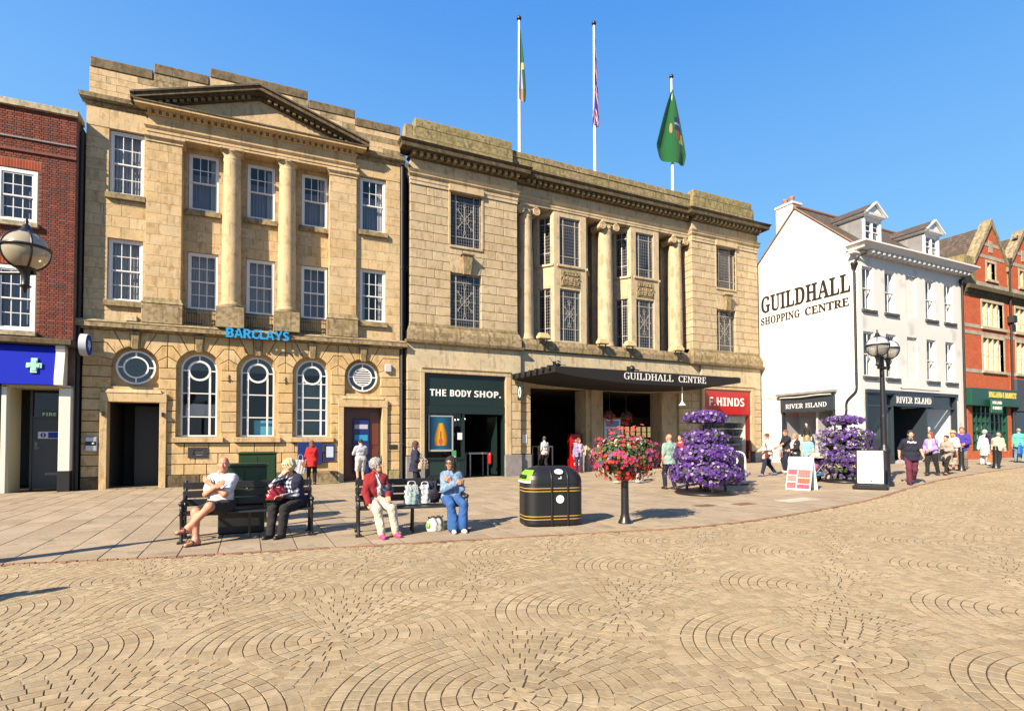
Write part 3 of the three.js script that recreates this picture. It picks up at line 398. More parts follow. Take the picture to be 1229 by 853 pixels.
    if (i === 0) { obj('door', [cb(c + 0.72, c + 0.76, 0, 2.9, -1.2, -0.32, 0.005), bx(c - 0.2, c + 0.72, 0, 2.9, -1.25, -1.2)], M(0.018, 0.016, 0.015, { roughness: 0.5 }), bank); obj('doorstep', cb(c - 0.75, c + 0.75, -0.1, 0.03, -0.9, 0.1, 0.01), MT.weather[0], bank); obj('lobby', [bx(c - 0.8, c - 0.76, 0, 3, -2.4, -0.3), bx(c + 0.77, c + 0.8, 0, 3, -2.4, -0.3), bx(c - 0.8, c + 0.8, 0, 3, -2.45, -2.4), bx(c - 0.8, c + 0.8, 3, 3.04, -2.4, -0.3)], M(0.03, 0.028, 0.025), bank); for (const s of [-1, 1]) obj('door_lamp', [bx(c + s * 0.86 - 0.035, c + s * 0.86 + 0.035, 2.48, 2.62, 0.09, 0.17)], MT.black, bank); }
    else { obj('door', [cb(c - 0.75, c + 0.75, 0, 2.96, -0.42, -0.36, 0.005)], M(0.1, 0.03, 0.018, { roughness: 0.35 }), bank); obj('door_panel', [cb(c + 0.3, c + 0.68, 0.2, 1.3, -0.37, -0.345, 0.01), cb(c + 0.3, c + 0.68, 1.45, 2.8, -0.37, -0.345, 0.01), cb(c - 0.68, c - 0.42, 0.2, 1.3, -0.37, -0.345, 0.01), cb(c - 0.68, c - 0.42, 1.45, 2.8, -0.37, -0.345, 0.01)], M(0.12, 0.035, 0.02, { roughness: 0.35 }), bank); obj('doorstep', cb(c - 0.75, c + 0.75, -0.1, 0.04, -0.36, 0.08, 0.01), MT.weather[0], bank); }
  });
  obj('downpipe', [rod([-0.02, 0, 0.0], [-0.02, 13.2, 0.0], 0.055, 10), bx(-0.12, 0.08, 13.1, 13.5, -0.1, 0.12), ...[1.5, 4, 6.4, 8.8, 11.2].map(y => new THREE.CylinderGeometry(0.075, 0.075, 0.09, 10).translate(-0.02, y, 0).toNonIndexed())], M(0.05, 0.045, 0.04, { roughness: 0.6 }), bank);
  // things fixed to the bank
  const onBank = (name, label, cat) => thing(name, label, cat, ...FB);
  const bs = onBank('bank_name_sign', 'bright blue raised capital letters on the bank string course', 'sign');
  { const w = 'BARCLAYS', blue = M(0.015, 0.33, 0.72, { roughness: 0.3 }), ws = [0.29, 0.32, 0.3, 0.28, 0.22, 0.32, 0.3, 0.25]; let x = -6.47; for (let k = 0; k < 8; k++) { const ch = obj('letter', txt(w[k], 'sb', x, 5.37, ws[k] - 0.035, 0.34, 0.32, 0.05), blue, bs); x += ws[k] * 0.935; } obj('rail', [bx(-6.45, -4.36, 5.42, 5.45, 0.29, 0.32), bx(-6.45, -4.36, 5.6, 5.63, 0.29, 0.32), ...[-6.3, -5.4, -4.5].map(q => bx(q, q + 0.03, 5.42, 5.63, 0.2, 0.3))], MT.lead, bs); }
  const rs = onBank('round_bank_sign', 'round blue and white projecting sign at the corner of the bank', 'sign');
  { const g = new THREE.CylinderGeometry(0.36, 0.36, 0.2, 40).rotateZ(Math.PI / 2).toNonIndexed().translate(-10.55, 4.77, 0.52); obj('rim', g, M(0.5, 0.52, 0.56), rs); for (const s of [-1, 1]) { obj('face', new THREE.CylinderGeometry(0.335, 0.335, 0.012, 40).rotateZ(Math.PI / 2).toNonIndexed().translate(-10.55 + s * 0.104, 4.77, 0.52), M(0.0, 0.04, 0.36, { roughness: 0.9 }), rs); obj('emblem', [poly([[-0.02, -0.2], [0.06, -0.08], [0.17, -0.02], [0.1, 0.08], [0.13, 0.16], [0.03, 0.1], [-0.01, 0.2], [-0.05, 0.1], [-0.15, 0.15], [-0.1, 0.04], [-0.16, -0.04], [-0.06, -0.08]], 0.01, 0).rotateY(s * Math.PI / 2).translate(-10.55 + s * 0.114, 4.77, 0.52)], M(0.35, 0.65, 0.8), rs); } obj('bracket', [rod([-10.55, 4.95, 0], [-10.55, 4.95, 0.2], 0.025)], MT.iron, rs); }
  const ns = onBank('night_safe', 'silver night deposit unit left of the open bank doorway', 'deposit box'); obj('body', cb(-10.62, -10.28, 1.28, 1.78, -0.02, 0.12, 0.03), M(0.6, 0.6, 0.62, { metalness: 0.6, roughness: 0.35 }), ns); obj('panel', cb(-10.6, -10.3, 1.48, 1.62, 0.1, 0.127, 0.005), MT.black, ns); obj('knob', new THREE.SphereGeometry(0.035, 10, 8).toNonIndexed().translate(-10.38, 1.55, 0.13), MT.white, ns);
  const ws = onBank('wall_safe', 'dark metal deposit hatch in the wall behind the seated man', 'deposit box'); obj('plate', [poly([[-7.65, 1.03], [-7.05, 1.03], [-7.05, 1.4], [-7.65, 1.4]], 0.06, 0.04, 0, 0, [[[-7.5, 1.12], [-7.5, 1.32], [-7.2, 1.32], [-7.2, 1.12]]])], M(0.03, 0.035, 0.04, { roughness: 0.4 }), ws); obj('flap', cb(-7.49, -7.21, 1.13, 1.31, -0.02, 0.005, 0.01), M(0.1, 0.1, 0.11, { roughness: 0.3, metalness: 0.5 }), ws);
  const ab = onBank('alarm_box', 'pale grey alarm box beside the slatted round window', 'alarm box'); obj('cover', cb(-0.72, -0.46, 4.42, 4.74, 0, 0.12, 0.02), M(0.5, 0.52, 0.54), ab);
  const lamp2 = onBank('ledge_box', 'pale stone-coloured box on the bank ledge under the corner window', 'box'); obj('body', cb(-9.52, -9.2, 5.73, 5.92, 0, 0.2, 0.015), MT.pale, lamp2);
  for (const [x, k] of [[-6.38, 'between the first and second'], [-4.46, 'between the second and third']]) { const h = onBank('wall_hook', 'short iron hook on the wall ' + k + ' arched windows', 'hook'); obj('bracket', [bx(x - 0.012, x + 0.012, 3.78, 4.05, 0, 0.03), rod([x, 3.95, 0.02], [x - 0.06, 3.92, 0.1], 0.012, 6)], MT.iron, h); }
  const wa = onBank('cash_machine', 'blue cash machine in the wall with a woman in red before it', 'cash machine'); obj('body', cb(-4.02, -3.12, 0.72, 1.58, -0.02, 0.13, 0.02), M(0.012, 0.03, 0.16, { roughness: 0.3 }), wa); obj('screen', cb(-3.7, -3.35, 1.15, 1.42, 0.12, 0.137, 0.006), M(0.03, 0.1, 0.2, { roughness: 0.1 }), wa); obj('keypad', cb(-3.7, -3.35, 0.85, 0.98, 0.12, 0.17, 0.01), MT.lead, wa);
  const li = onBank('leaflet_holder', 'small blue wall panel with a white notice beside the cash machine', 'notice'); obj('panel', cb(-3.02, -2.66, 0.85, 1.48, 0, 0.06, 0.01), M(0.015, 0.03, 0.15, { roughness: 0.35 }), li); obj('notice', cb(-2.97, -2.71, 0.98, 1.4, 0.055, 0.066, 0.003), M(0.5, 0.58, 0.7), li);
  const wd = onBank('door_cash_machine', 'tall blue cash machine set in the dark red bank door', 'cash machine'); obj('body', cb(-1.92, -1.28, 0.3, 2.5, -0.37, -0.27, 0.02), M(0.012, 0.025, 0.14, { roughness: 0.3 }), wd); obj('header', cb(-1.86, -1.34, 2.1, 2.28, -0.275, -0.262, 0.004), M(0.45, 0.45, 0.55), wd); obj('screen', cb(-1.86, -1.34, 1.62, 1.86, -0.275, -0.26, 0.004), M(0.02, 0.3, 0.55, { roughness: 0.15 }), wd); obj('keypad', cb(-1.8, -1.4, 1.05, 1.2, -0.275, -0.2, 0.01), MT.lead, wd);
  const pl = onBank('wall_plaque', 'small dark bronze plaque right of the bank door', 'plaque'); obj('plate', cb(-0.52, -0.2, 1.28, 1.46, 0, 0.03, 0.006), M(0.06, 0.05, 0.04, { metalness: 0.5, roughness: 0.4 }), pl);
}
// ---------------------------------------------------------------- red brick chemist at the left edge
{
  const b = thing('chemist_building', 'red brick building with white sash windows over a blue shop fascia', 'building', ...FB);
  const Z = 0.4, XR = -10.9, XL = -16.5, wx = [[-12.92, -11.9], [-15.6, -14.6]], wy = [[8.6, 10.3], [5.12, 7.2]], holes = wx.flatMap(a => wy.map(c => [a[0], a[1], c[0] - 0.06, c[1] + 0.02]));
  // bricks: English bond with burnt headers, each a small block
  const bl = [], pm = 0.075; for (let k = 0, y = 4.88; y < 12.28; y += pm, k++) { if (y > 11.28 && y < 11.32) continue; const step = k % 2 ? 0.115 : 0.23; if (k % 2) bl.push([XR - 0.029, y + pm / 2, 0.046, 0]); for (let x = XR - (k % 2 ? 0.0575 : 0); x > XL; x -= step) { const c = x - step / 2; if (holes.some(h => c > h[0] - step * 0.45 && c < h[1] + step * 0.45 && y + 0.04 > h[2] && y + 0.04 < h[3])) continue; if (c > XR) continue; const arch = wx.some(a => c > a[0] - 0.1 && c < a[1] + 0.1) && wy.some(q => y > q[1] - 0.02 && y < q[1] + 0.32); if (arch) continue; bl.push([c, y + pm / 2, step - 0.012, k % 2]); } }
  for (const a of wx) for (const q of wy) for (let x = a[0] - 0.08; x < a[1] + 0.08; x += 0.075) bl.push([x + 0.0375, q[1] + 0.17, 0.065, 2]);
  const geo = boxUV(chamfer(1, 1, 1, 0.06), 0.3), im = shade(new THREE.InstancedMesh(geo, M(1 / AL, 1 / AL, 1 / AL, { map: T.grain, roughness: 0.9 }), bl.length)); im.name = 'brickwork'; im.userData.kind = 'stuff'; b.add(im);
  const dm = new THREE.Object3D(), tone = [[0.26, 0.056, 0.03], [0.21, 0.045, 0.026], [0.31, 0.08, 0.04], [0.24, 0.06, 0.035]], burnt = [[0.11, 0.075, 0.085], [0.15, 0.07, 0.065], [0.3, 0.07, 0.035]];
  bl.forEach(([x, y, w, k], i) => { dm.position.set(x, y, Z - 0.05 + rr(-0.002, 0.003)); dm.scale.set(w, k === 2 ? 0.3 : 0.064, 0.1); dm.updateMatrix(); im.setMatrixAt(i, dm.matrix); const near = wx.some(a => Math.abs(x - a[0]) < 0.16 || Math.abs(x - a[1]) < 0.2) || x > XR - 0.14, c = k === 2 ? [0.5, 0.1, 0.04] : k === 1 && !near && rnd() < 0.5 ? pick(burnt) : pick(tone), s = rr(0.85, 1.15); im.setColorAt(i, L(c[0] * s, c[1] * s, c[2] * s)); });
  const mortar = []; { let ycur = 4.85; const rects = []; const cutY = [4.85, 5.06, 7.22, 8.54, 10.32, 12.3]; for (let k = 0; k < cutY.length - 1; k++) { const ym = (cutY[k] + cutY[k + 1]) / 2; let iv = [[XL, XR]]; for (const h of holes) if (ym > h[2] && ym < h[3]) iv = iv.flatMap(([a, c]) => h[1] <= a || h[0] >= c ? [[a, c]] : [[a, h[0]], [h[1], c]]); for (const [a, c] of iv) mortar.push(bx(a, c, cutY[k], cutY[k + 1], Z - 0.25, Z - 0.012)); } }
  obj('wall', [...mortar, bx(XR - 0.2, XR, 0, 12.3, -6, Z - 0.25)], M(0.24, 0.15, 0.11, { map: T.grain, roughness: 1 }), b);
  obj('coping', [cb(XL, XR + 0.06, 12.28, 12.5, -0.2, Z + 0.1, 0.02)], M(0.6, 0.58, 0.52, { map: T.mossy }), b);
  obj('band', [cb(XL, XR + 0.02, 11.28, 11.33, Z - 0.1, Z + 0.05, 0.008)], MT.lead, b); obj('band', [cb(XL, XR + 0.015, 10.86, 10.95, Z - 0.1, Z + 0.05, 0.01)], M(0.2, 0.05, 0.03, { map: T.grain }), b);
  for (const a of wx) for (const q of wy) { sash(b, a[0], q[0], a[1] - a[0], q[1] - q[0], Z - 0.02, { fw: 0.11, curtain: 'dim' }); obj('sill', cb(a[0] - 0.06, a[1] + 0.06, q[0] - 0.16, q[0], Z - 0.15, Z + 0.12, 0.012), M(0.55, 0.52, 0.46, { map: T.mossy }), b); }
  shell(b, XL, XR - 0.2, -0.2, 12.2, -4, Z - 0.25, [4.7, 8.1, 12.1]);
  // shopfront: leaning fascia, bracket, pilasters, recessed grey door
  obj('ledge', [cb(XL, XR + 0.05, 4.7, 4.9, Z - 0.3, Z + 0.32, 0.03)], MT.grime, b);
  obj('fascia', [poly([[0.5, 3.42], [0.66, 3.42], [0.5, 4.66], [0.34, 4.66]], XR - 0.42 - XL, 0).rotateY(-Math.PI / 2).translate(XL, 0, 0).scale(1, 1, 1)].map(g => { g.computeBoundingBox(); const bb = g.boundingBox; return g.translate(-11.32 - bb.max.x, 0, 0); }), M(0.0, 0.014, 0.45, { roughness: 1, }), b);
  const cross = thing('pharmacy_cross', 'pale green pharmacy cross on the blue fascia', 'sign', ...FB); { const s = 0.1, q = [[-s, -3 * s], [s, -3 * s], [s, -s], [2.4 * s, -s], [2.4 * s, s], [s, s], [s, 3 * s], [-s, 3 * s], [-s, s], [-2.4 * s, s], [-2.4 * s, -s], [-s, -s]].map(p => [p[0] * 0.82, p[1] * 0.8]); const g = poly(q, 0.04, 0.02, 0.006); obj('outline', g.rotateX(-0.128).translate(-11.83, 4.02, 0.61), M(0.45, 0.75, 0.62), cross); obj('inlay', poly(q.map(p => [p[0] * 0.72, p[1] * 0.72]), 0.012, 0.034, 0).rotateX(-0.128).translate(-11.83, 4.02, 0.61), M(0.3, 0.62, 0.48), cross); }
  const cream = M(0.74, 0.71, 0.62, { roughness: 0.5 });
  obj('pilaster', [cb(-11.24, -10.93, 0.66, 3.4, Z - 0.4, Z + 0.02, 0.01), bx(-11.24, -10.93, 3.38, 3.42, Z - 0.3, Z + 0.08)], cream, b); obj('pilaster_foot', cb(-11.25, -10.92, 0, 0.66, Z - 0.42, Z + 0.04, 0.01), MT.black, b);
  obj('bracket', [poly([[0.42, 3.42], [0.72, 3.42], [0.72, 3.58], [0.56, 4.5], [0.6, 4.55], [0.6, 4.82], [0.3, 4.82], [0.3, 3.42]], 0.24, 0).rotateY(-Math.PI / 2).translate(-11.3, 0, 0)], cream, b);
  obj('pilaster', [cb(-12.68, -12.55, 0, 3.4, Z - 1.0, Z + 0.02, 0.01)], cream, b); obj('lobby_wall', [bx(-12.55, -12.5, 0, 3.4, -0.55, Z - 0.05), bx(-12.68, -10.93, 3.34, 3.42, -0.6, Z + 0.02)], M(0.62, 0.55, 0.32, { roughness: 0.6 }), b);
  const dr = obj('door', [cb(-12.2, -11.1, 0.05, 2.4, -0.62, -0.56, 0.008), bx(-12.26, -12.2, 0, 3.34, -0.66, -0.53), bx(-12.2, -11.1, 2.4, 2.46, -0.66, -0.54)], M(0.06, 0.066, 0.07, { roughness: 0.5 }), b); obj('handle', [bx(-12.13, -12.06, 1.35, 1.6, -0.56, -0.535), bx(-12.13, -11.98, 1.4, 1.43, -0.54, -0.5)], MT.lead, dr); obj('letterbox', bx(-11.85, -11.4, 0.5, 0.58, -0.56, -0.54), MT.lead, dr); pane(-12.2, -11.1, 2.46, 3.32, -0.6, MT.glassDark, dr);
  const fe = thing('fire_exit_sign', 'green fire exit sign over the grey side door', 'sign', ...FB); obj('board', cb(-11.98, -11.1, 2.44, 2.64, -0.56, -0.545, 0.003), M(0.01, 0.1, 0.05), fe); obj('lettering', txt('FIRE EXIT', 'sb', -11.94, 2.48, 0.82, 0.11, -0.546, 0.004), MT.white, fe);
  const fk = thing('fire_door_notice', 'blue and white notice on the grey side door', 'sign', ...FB); obj('board', cb(-12.05, -11.2, 1.72, 1.95, -0.56, -0.546, 0.003), M(0.7, 0.72, 0.75), fk); obj('panel', bx(-11.78, -11.21, 1.74, 1.93, -0.548, -0.543), M(0.01, 0.04, 0.4), fk); obj('disc', [new THREE.CylinderGeometry(0.075, 0.075, 0.008, 24).rotateX(Math.PI / 2).toNonIndexed().translate(-11.91, 1.835, -0.545)], M(0.01, 0.04, 0.4), fk); obj('mark', bx(-11.925, -11.895, 1.79, 1.88, -0.543, -0.538), MT.white, fk);
  obj('shop_window', [bx(-16.5, -12.7, 0, 0.5, Z - 0.1, Z)], M(0.005, 0.012, 0.3), b); pane(-16.4, -12.7, 0.5, 3.35, Z - 0.08, MT.glassDark, b);
  obj('drain_pipe', rod([-10.83, 0, 0.12], [-10.83, 12, 0.12], 0.05, 10), M(0.03, 0.03, 0.03), b);
}
// ---------------------------------------------------------------- guildhall: two rusticated wings, recessed centre with ionic columns and canted bays
{
  const gh = thing('guildhall_building', 'long cream stone hall with ionic columns, canted bays and a dark entrance canopy', 'building');
  const items = [], wings = [[6.03, 11.03, 7.81], [21.58, 26.6, 23.36]], WW = 1.44, zc = -0.2;
  const ysW = lines(6.57, 12.44, 15);
  wings.forEach(([a, b, wx], i) => {
    const H = [[wx, wx + WW, 6.3, 8.9], [wx, wx + WW, 10.11, 12.5]];
    ashlar(items, a, b, ysW, H, 0.8, { d: 0.3, j: 0.016, ch: 0.012, m: MT.guild });
    const inner = i ? [a, a + 0.28] : [b - 0.28, b];                   // the side that turns back to the recess
    for (let k = 0; k < ysW.length - 1; k++) for (const [z0, z1] of k % 2 ? [[-1.15, -0.72], [-0.72, -0.3]] : [[-1.15, -0.3]]) items.push({ b: [...inner, ysW[k] + 0.008, ysW[k + 1] - 0.008, z0 + 0.004, z1 - 0.004], ch: 0.012, m: MT.guild });
    obj('ledge', [cb(a - 0.02, b + 0.02, 6.44, 6.57, -0.3, 0.05, 0.02), ...tiers(a, b, -0.3, 0.05, [[6.2, 6.44, 0.12, 0.03], [5.82, 6.2, 0.12, 0.12], [5.72, 5.82, 0.2, 0.24], [5.66, 5.72, 0.1, 0.2]])], MT.weather[2], gh);
    leaded(gh, WW, 2.32, [wx, 10.1, -0.12], 0, { star: i === 0 }); leaded(gh, WW, 2.55, [wx, 6.34, -0.12], 0, { star: true, h: [0.22, 0.86] });
    obj('sill', [cb(wx - 0.06, wx + WW + 0.06, 9.98, 10.1, -0.25, 0.05, 0.015)], MT.guild[2], gh); obj('sill', [cb(wx - 0.02, wx + WW + 0.02, 6.26, 6.34, -0.25, 0.1, 0.01)], MT.weather[2], gh);
    obj('window_surround', [cb(wx - 0.1, wx, 10.1, 12.5, -0.1, 0.035, 0.01), cb(wx + WW, wx + WW + 0.1, 10.1, 12.5, -0.1, 0.035, 0.01), cb(wx - 0.1, wx + WW + 0.1, 12.42, 12.72, -0.1, 0.14, 0.02)], MT.guild[4], gh);
    const kc = wx + WW / 2; for (const [x0, x1, s0, s1] of [[-0.82, -0.5, -0.62, -0.4], [-0.5, -0.2, -0.4, -0.16], [0.2, 0.5, 0.16, 0.4], [0.5, 0.82, 0.4, 0.62]]) items.push({ g: poly([[kc + s0, 8.9], [kc + s1, 8.9], [kc + x1, 9.62], [kc + x0, 9.62]].map(p => p), 0.2, 0.015, 0.008), m: MT.guild[1] });
    keystone(gh, kc, 8.86, 9.74, 0.02, 0.5, 0.34, MT.weather[2], 0.24);
    obj('architrave', [cb(a - 0.01, b + 0.01, 12.44, 12.6, -0.3, 0.04, 0.008), ...tiers(a, b, -0.3, 0.04, [[12.6, 12.72, 0.02, 0.02], [12.74, 12.84, 0.03, 0.1], [12.84, 12.92, 0.06, 0.06], [12.92, 13.02, 0.07, 0.13]])], MT.guild[1], gh);
    ashlar(items, a, b, [13.02, 13.5], [], 1.0, { z: 0.02, d: 0.3, j: 0.006, ch: 0.004, m: [MT.guild[0], MT.guild[4]] });
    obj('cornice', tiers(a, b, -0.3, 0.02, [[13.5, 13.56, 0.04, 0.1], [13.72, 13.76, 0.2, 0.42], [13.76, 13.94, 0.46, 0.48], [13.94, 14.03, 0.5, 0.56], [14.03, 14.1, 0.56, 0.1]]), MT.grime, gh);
    const dn = [bx(a, b, 13.56, 13.72, -0.2, 0.13)]; for (let x = a + 0.02; x < b; x += 0.3) dn.push(bx(x, x + 0.14, 13.57, 13.71, 0.12, 0.36)); obj('dentils', dn, MT.weather[2], gh, { kind: 'stuff' });
    const pa = i ? [a + 0.15, b - 0.3] : [a + 0.16, b - 0.2];
    ashlar(items, pa[0], pa[1], [14.1, 14.5, 14.93], [], 1.1, { z: -0.02, d: 0.5, j: 0.006, ch: 0.008, m: MT.moss }); obj('coping', [cb(pa[0] + 0.05, pa[1] - 0.05, 14.93, 15.33, -0.48, -0.03, 0.03)], MT.moss, gh); obj('parapet_step', [cb(i ? pa[1] : a - 0.2, i ? b - 0.1 : pa[0], 14.1, 15.02, -0.6, -0.12, 0.02)], MT.weather[2], gh);
  });
  // centre
  obj('ledge', [...tiers(11.03, 21.58, -1.4, -0.1, [[5.72, 5.8, 0.02, 0.16], [5.8, 6.05, 0.14, 0.14], [6.05, 6.3, 0.14, 0.04]], 0, 0)], MT.weather[0], gh);
  obj('architrave', [cb(11.03, 21.58, 12.66, 12.78, -1.2, zc - 0.02, 0.008), ...tiers(11.03, 21.58, -1.2, zc - 0.02, [[12.78, 12.9, 0.02, 0.02], [12.9, 13.02, 0.04, 0.11]], 0, 0)], MT.guild[1], gh);
  ashlar(items, 11.03, 21.58, [13.02, 13.5], [], 1.05, { z: zc - 0.02, d: 0.3, j: 0.006, ch: 0.004, m: [MT.guild[0], MT.guild[4]] });
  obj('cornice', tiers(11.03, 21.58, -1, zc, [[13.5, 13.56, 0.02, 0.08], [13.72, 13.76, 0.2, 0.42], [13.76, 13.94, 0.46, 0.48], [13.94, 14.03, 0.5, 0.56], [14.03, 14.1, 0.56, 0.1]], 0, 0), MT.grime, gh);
  { const dn = [bx(11.03, 21.58, 13.56, 13.72, -1, zc + 0.11)]; for (let x = 11.5; x < 21.2; x += 0.3) dn.push(bx(x, x + 0.14, 13.57, 13.71, zc + 0.1, zc + 0.35)); obj('dentils', dn, MT.weather[2], gh, { kind: 'stuff' }); }
  ashlar(items, 10.8, 21.75, [14.1, 14.42, 14.78], [], 1.0, { z: zc - 0.05, d: 0.4, j: 0.006, ch: 0.008, m: [MT.moss, MT.weather[2]] }); for (let x = 10.8; x < 21.7; x += 1.825) obj('coping', cb(x + 0.004, x + 1.821, 14.78, 15.08, -0.68, zc - 0.02, 0.02), pick([MT.moss, MT.weather[2]]), gh);
  for (const cx of [11.72, 16.3, 20.9]) {
    const col = obj('column', boxUV(lathe([[0.45, 6.3], [0.47, 6.36], [0.44, 6.44], [0.42, 6.46], [0.43, 6.54], [0.395, 6.6], [0.39, 8.2], [0.37, 10], [0.335, 12.1], [0.36, 12.13], [0.36, 12.18], [0.33, 12.2], [0.34, 12.3], [0.4, 12.42], [0, 12.42]], 36).translate(cx, 0, -0.58)), MT.guild[1], gh);
    const cg = [cb(cx - 0.46, cx + 0.46, 12.56, 12.66, -1.04, -0.14, 0.015), cb(cx - 0.44, cx + 0.44, 12.42, 12.56, -0.98, -0.2, 0.02)];
    for (const s of [-1, 1]) for (const zf of [-0.17, -0.95]) for (const [r, w] of [[0.19, 0.05], [0.12, 0.045], [0.06, 0.04]]) cg.push(new THREE.TorusGeometry(r - 0.025, w * 0.75, 8, 20).translate(cx + s * 0.42, 12.38, zf).toNonIndexed());
    for (const s of [-1, 1]) cg.push(new THREE.CylinderGeometry(0.16, 0.16, 0.8, 16).rotateX(Math.PI / 2).translate(cx + s * 0.42, 12.38, -0.56).toNonIndexed());
    obj('capital', cg, MT.guild[4], col);
  }
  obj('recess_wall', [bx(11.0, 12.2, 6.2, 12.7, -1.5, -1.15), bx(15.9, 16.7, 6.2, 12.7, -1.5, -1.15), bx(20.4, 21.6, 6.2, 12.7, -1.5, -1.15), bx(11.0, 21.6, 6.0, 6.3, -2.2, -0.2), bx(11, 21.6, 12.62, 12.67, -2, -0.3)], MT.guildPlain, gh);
  // canted bays: front face and two slanted cheeks, each with an upper and a lower leaded window
  for (const [i, bc] of [14.03, 18.6].entries()) {
    const fw = 1.84, ck = 1.1, face = (w, wx0, ww, mat4, turn, o) => {
      const gs = [cb(0, wx0, 6.28, 12.64, -0.16, 0, 0.012), cb(wx0 + ww, w, 6.28, 12.64, -0.16, 0, 0.012), cb(wx0, wx0 + ww, 12.41, 12.64, -0.16, -0.002, 0.008), cb(wx0, wx0 + ww, 8.92, 10.08, -0.16, -0.003, 0.008), cb(wx0, wx0 + ww, 6.28, 6.4, -0.16, 0.0, 0.008), cb(wx0 - 0.16, wx0 + ww + 0.16, 9.97, 10.09, -0.1, 0.07, 0.015)];
      obj('bay_face', gs.map(g => g.applyMatrix4(mat4)), MT.guild[i ? 0 : 1], gh);
      const at = (x, y) => new THREE.Vector3(x, y, -0.08).applyMatrix4(mat4).toArray();
      leaded(gh, ww, 2.32, at(wx0, 10.09), turn, o); leaded(gh, ww, 2.52, at(wx0, 6.4), turn, { ...o, star: o.star2, h: [0.24, 0.86] });
    };
    face(fw, 0.33, 1.16, new THREE.Matrix4().makeTranslation(bc - fw / 2, 0, -0.25), 0, { star2: true });
    const a = R(-52), m = new THREE.Matrix4().makeRotationY(a); m.setPosition(bc - fw / 2 - Math.cos(a) * ck, 0, -0.25 + Math.sin(a) * ck); face(ck, 0.28, 0.64, m, a, { v: [0.5], h: [0.24, 0.85] });
    const m2 = new THREE.Matrix4().makeRotationY(-a); m2.setPosition(bc + fw / 2, 0, -0.25); face(ck, 0.18, 0.64, m2, -a, { v: [0.5], h: [0.24, 0.85] });
    // carved panel with lettering and scrolls
    const pn = obj('carved_panel', [cb(bc - 0.56, bc + 0.56, 9.02, 9.86, -0.27, -0.235, 0.02), txt(i ? 'HALL' : 'GUILD', 'fb', bc - 0.45, 9.6, 0.9, 0.17, -0.24, 0.04), ...[-1, 1].flatMap(s => [new THREE.TorusGeometry(0.13, 0.035, 6, 18).translate(bc + s * 0.33, 9.27, -0.225), new THREE.TorusGeometry(0.06, 0.03, 6, 14).translate(bc + s * 0.33, 9.27, -0.22), new THREE.TorusGeometry(0.08, 0.03, 6, 14, 4).translate(bc + s * 0.47, 9.42, -0.225), new THREE.TorusGeometry(0.07, 0.028, 6, 14, 4).rotateZ(2).translate(bc + s * 0.14, 9.44, -0.225), rod([bc + s * 0.05, 9.15, -0.23], [bc + s * 0.5, 9.1, -0.23], 0.03, 6)]).map(g => g.index ? g.toNonIndexed() : g), poly([[bc - 0.1, 9.45], [bc - 0.1, 9.25], [bc, 9.1], [bc + 0.1, 9.25], [bc + 0.1, 9.45]], 0.05, -0.2, 0.01)], MT.weather[2], gh);
  }
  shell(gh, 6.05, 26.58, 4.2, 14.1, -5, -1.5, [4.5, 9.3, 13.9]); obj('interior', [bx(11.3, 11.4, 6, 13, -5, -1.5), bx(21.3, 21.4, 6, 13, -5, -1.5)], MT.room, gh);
  // ground floor
  const gyr = [1.0, 1.34, 1.73, 2.13, 2.53, 2.93, 3.33, 3.72, 4.12, 4.5];
  ashlar(items, 5.89, 6.44, gyr, [], 0.9, { z: 0.08, d: 0.5, j: 0.016, ch: 0.014, m: MT.guild }); ashlar(items, 10.67, 11.15, gyr, [], 0.9, { z: 0.08, d: 0.5, j: 0.016, ch: 0.014, m: MT.guild }); ashlar(items, 11.15, 11.75, gyr.slice(0, -1), [], 0.9, { z: -0.12, d: 0.9, j: 0.014, ch: 0.012, m: MT.guild });
  ashlar(items, 26.1, 26.62, gyr, [], 0.9, { z: 0.08, d: 0.5, j: 0.016, ch: 0.014, m: MT.guild }); ashlar(items, 20.6, 22.1, gyr, [], 0.9, { z: -0.05, d: 0.7, j: 0.014, ch: 0.012, m: MT.guild });
  for (const q of [[5.86, 6.66, -0.2, 0.98, -0.4, 0.12], [10.36, 11.18, -0.2, 0.98, -0.4, 0.12], [11.18, 11.78, -0.2, 0.98, -1, -0.08], [26.06, 26.65, 0, 1.05, -0.4, 0.12], [19.5, 22.2, 0, 0.95, -1.2, -0.02], [14.9, 15.95, 0, 0.9, -1.4, -0.28]]) obj('plinth', cb(...q, 0.02), MT.granite, gh);
  obj('upper_wall', [cb(5.89, 11.15, 4.5, 5.68, -0.4, 0.08, 0.01), cb(22.1, 26.62, 4.52, 5.68, -0.4, 0.08, 0.01), cb(11.15, 22.1, 4.12, 5.74, -0.9, -0.06, 0.01)], MT.pale, gh);
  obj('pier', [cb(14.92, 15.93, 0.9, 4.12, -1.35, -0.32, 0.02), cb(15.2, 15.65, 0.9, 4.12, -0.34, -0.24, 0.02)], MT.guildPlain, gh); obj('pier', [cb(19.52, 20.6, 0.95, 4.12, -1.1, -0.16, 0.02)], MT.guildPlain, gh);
  for (const [a, b, y] of [[6.44, 10.67, 4.68], [22.1, 26.1, 4.6]]) obj('shop_surround', [cb(a, a + 0.2, 0.98, y - 0.2, -0.3, 0.1, 0.015), cb(b - 0.28, b, 0.98, y - 0.2, -0.3, 0.1, 0.015), cb(a, b, y - 0.2, y, -0.3, 0.1, 0.015), cb(a + 0.05, b - 0.05, y - 0.02, y + 0.05, -0.2, 0.14, 0.01)], MT.guild[4], gh);
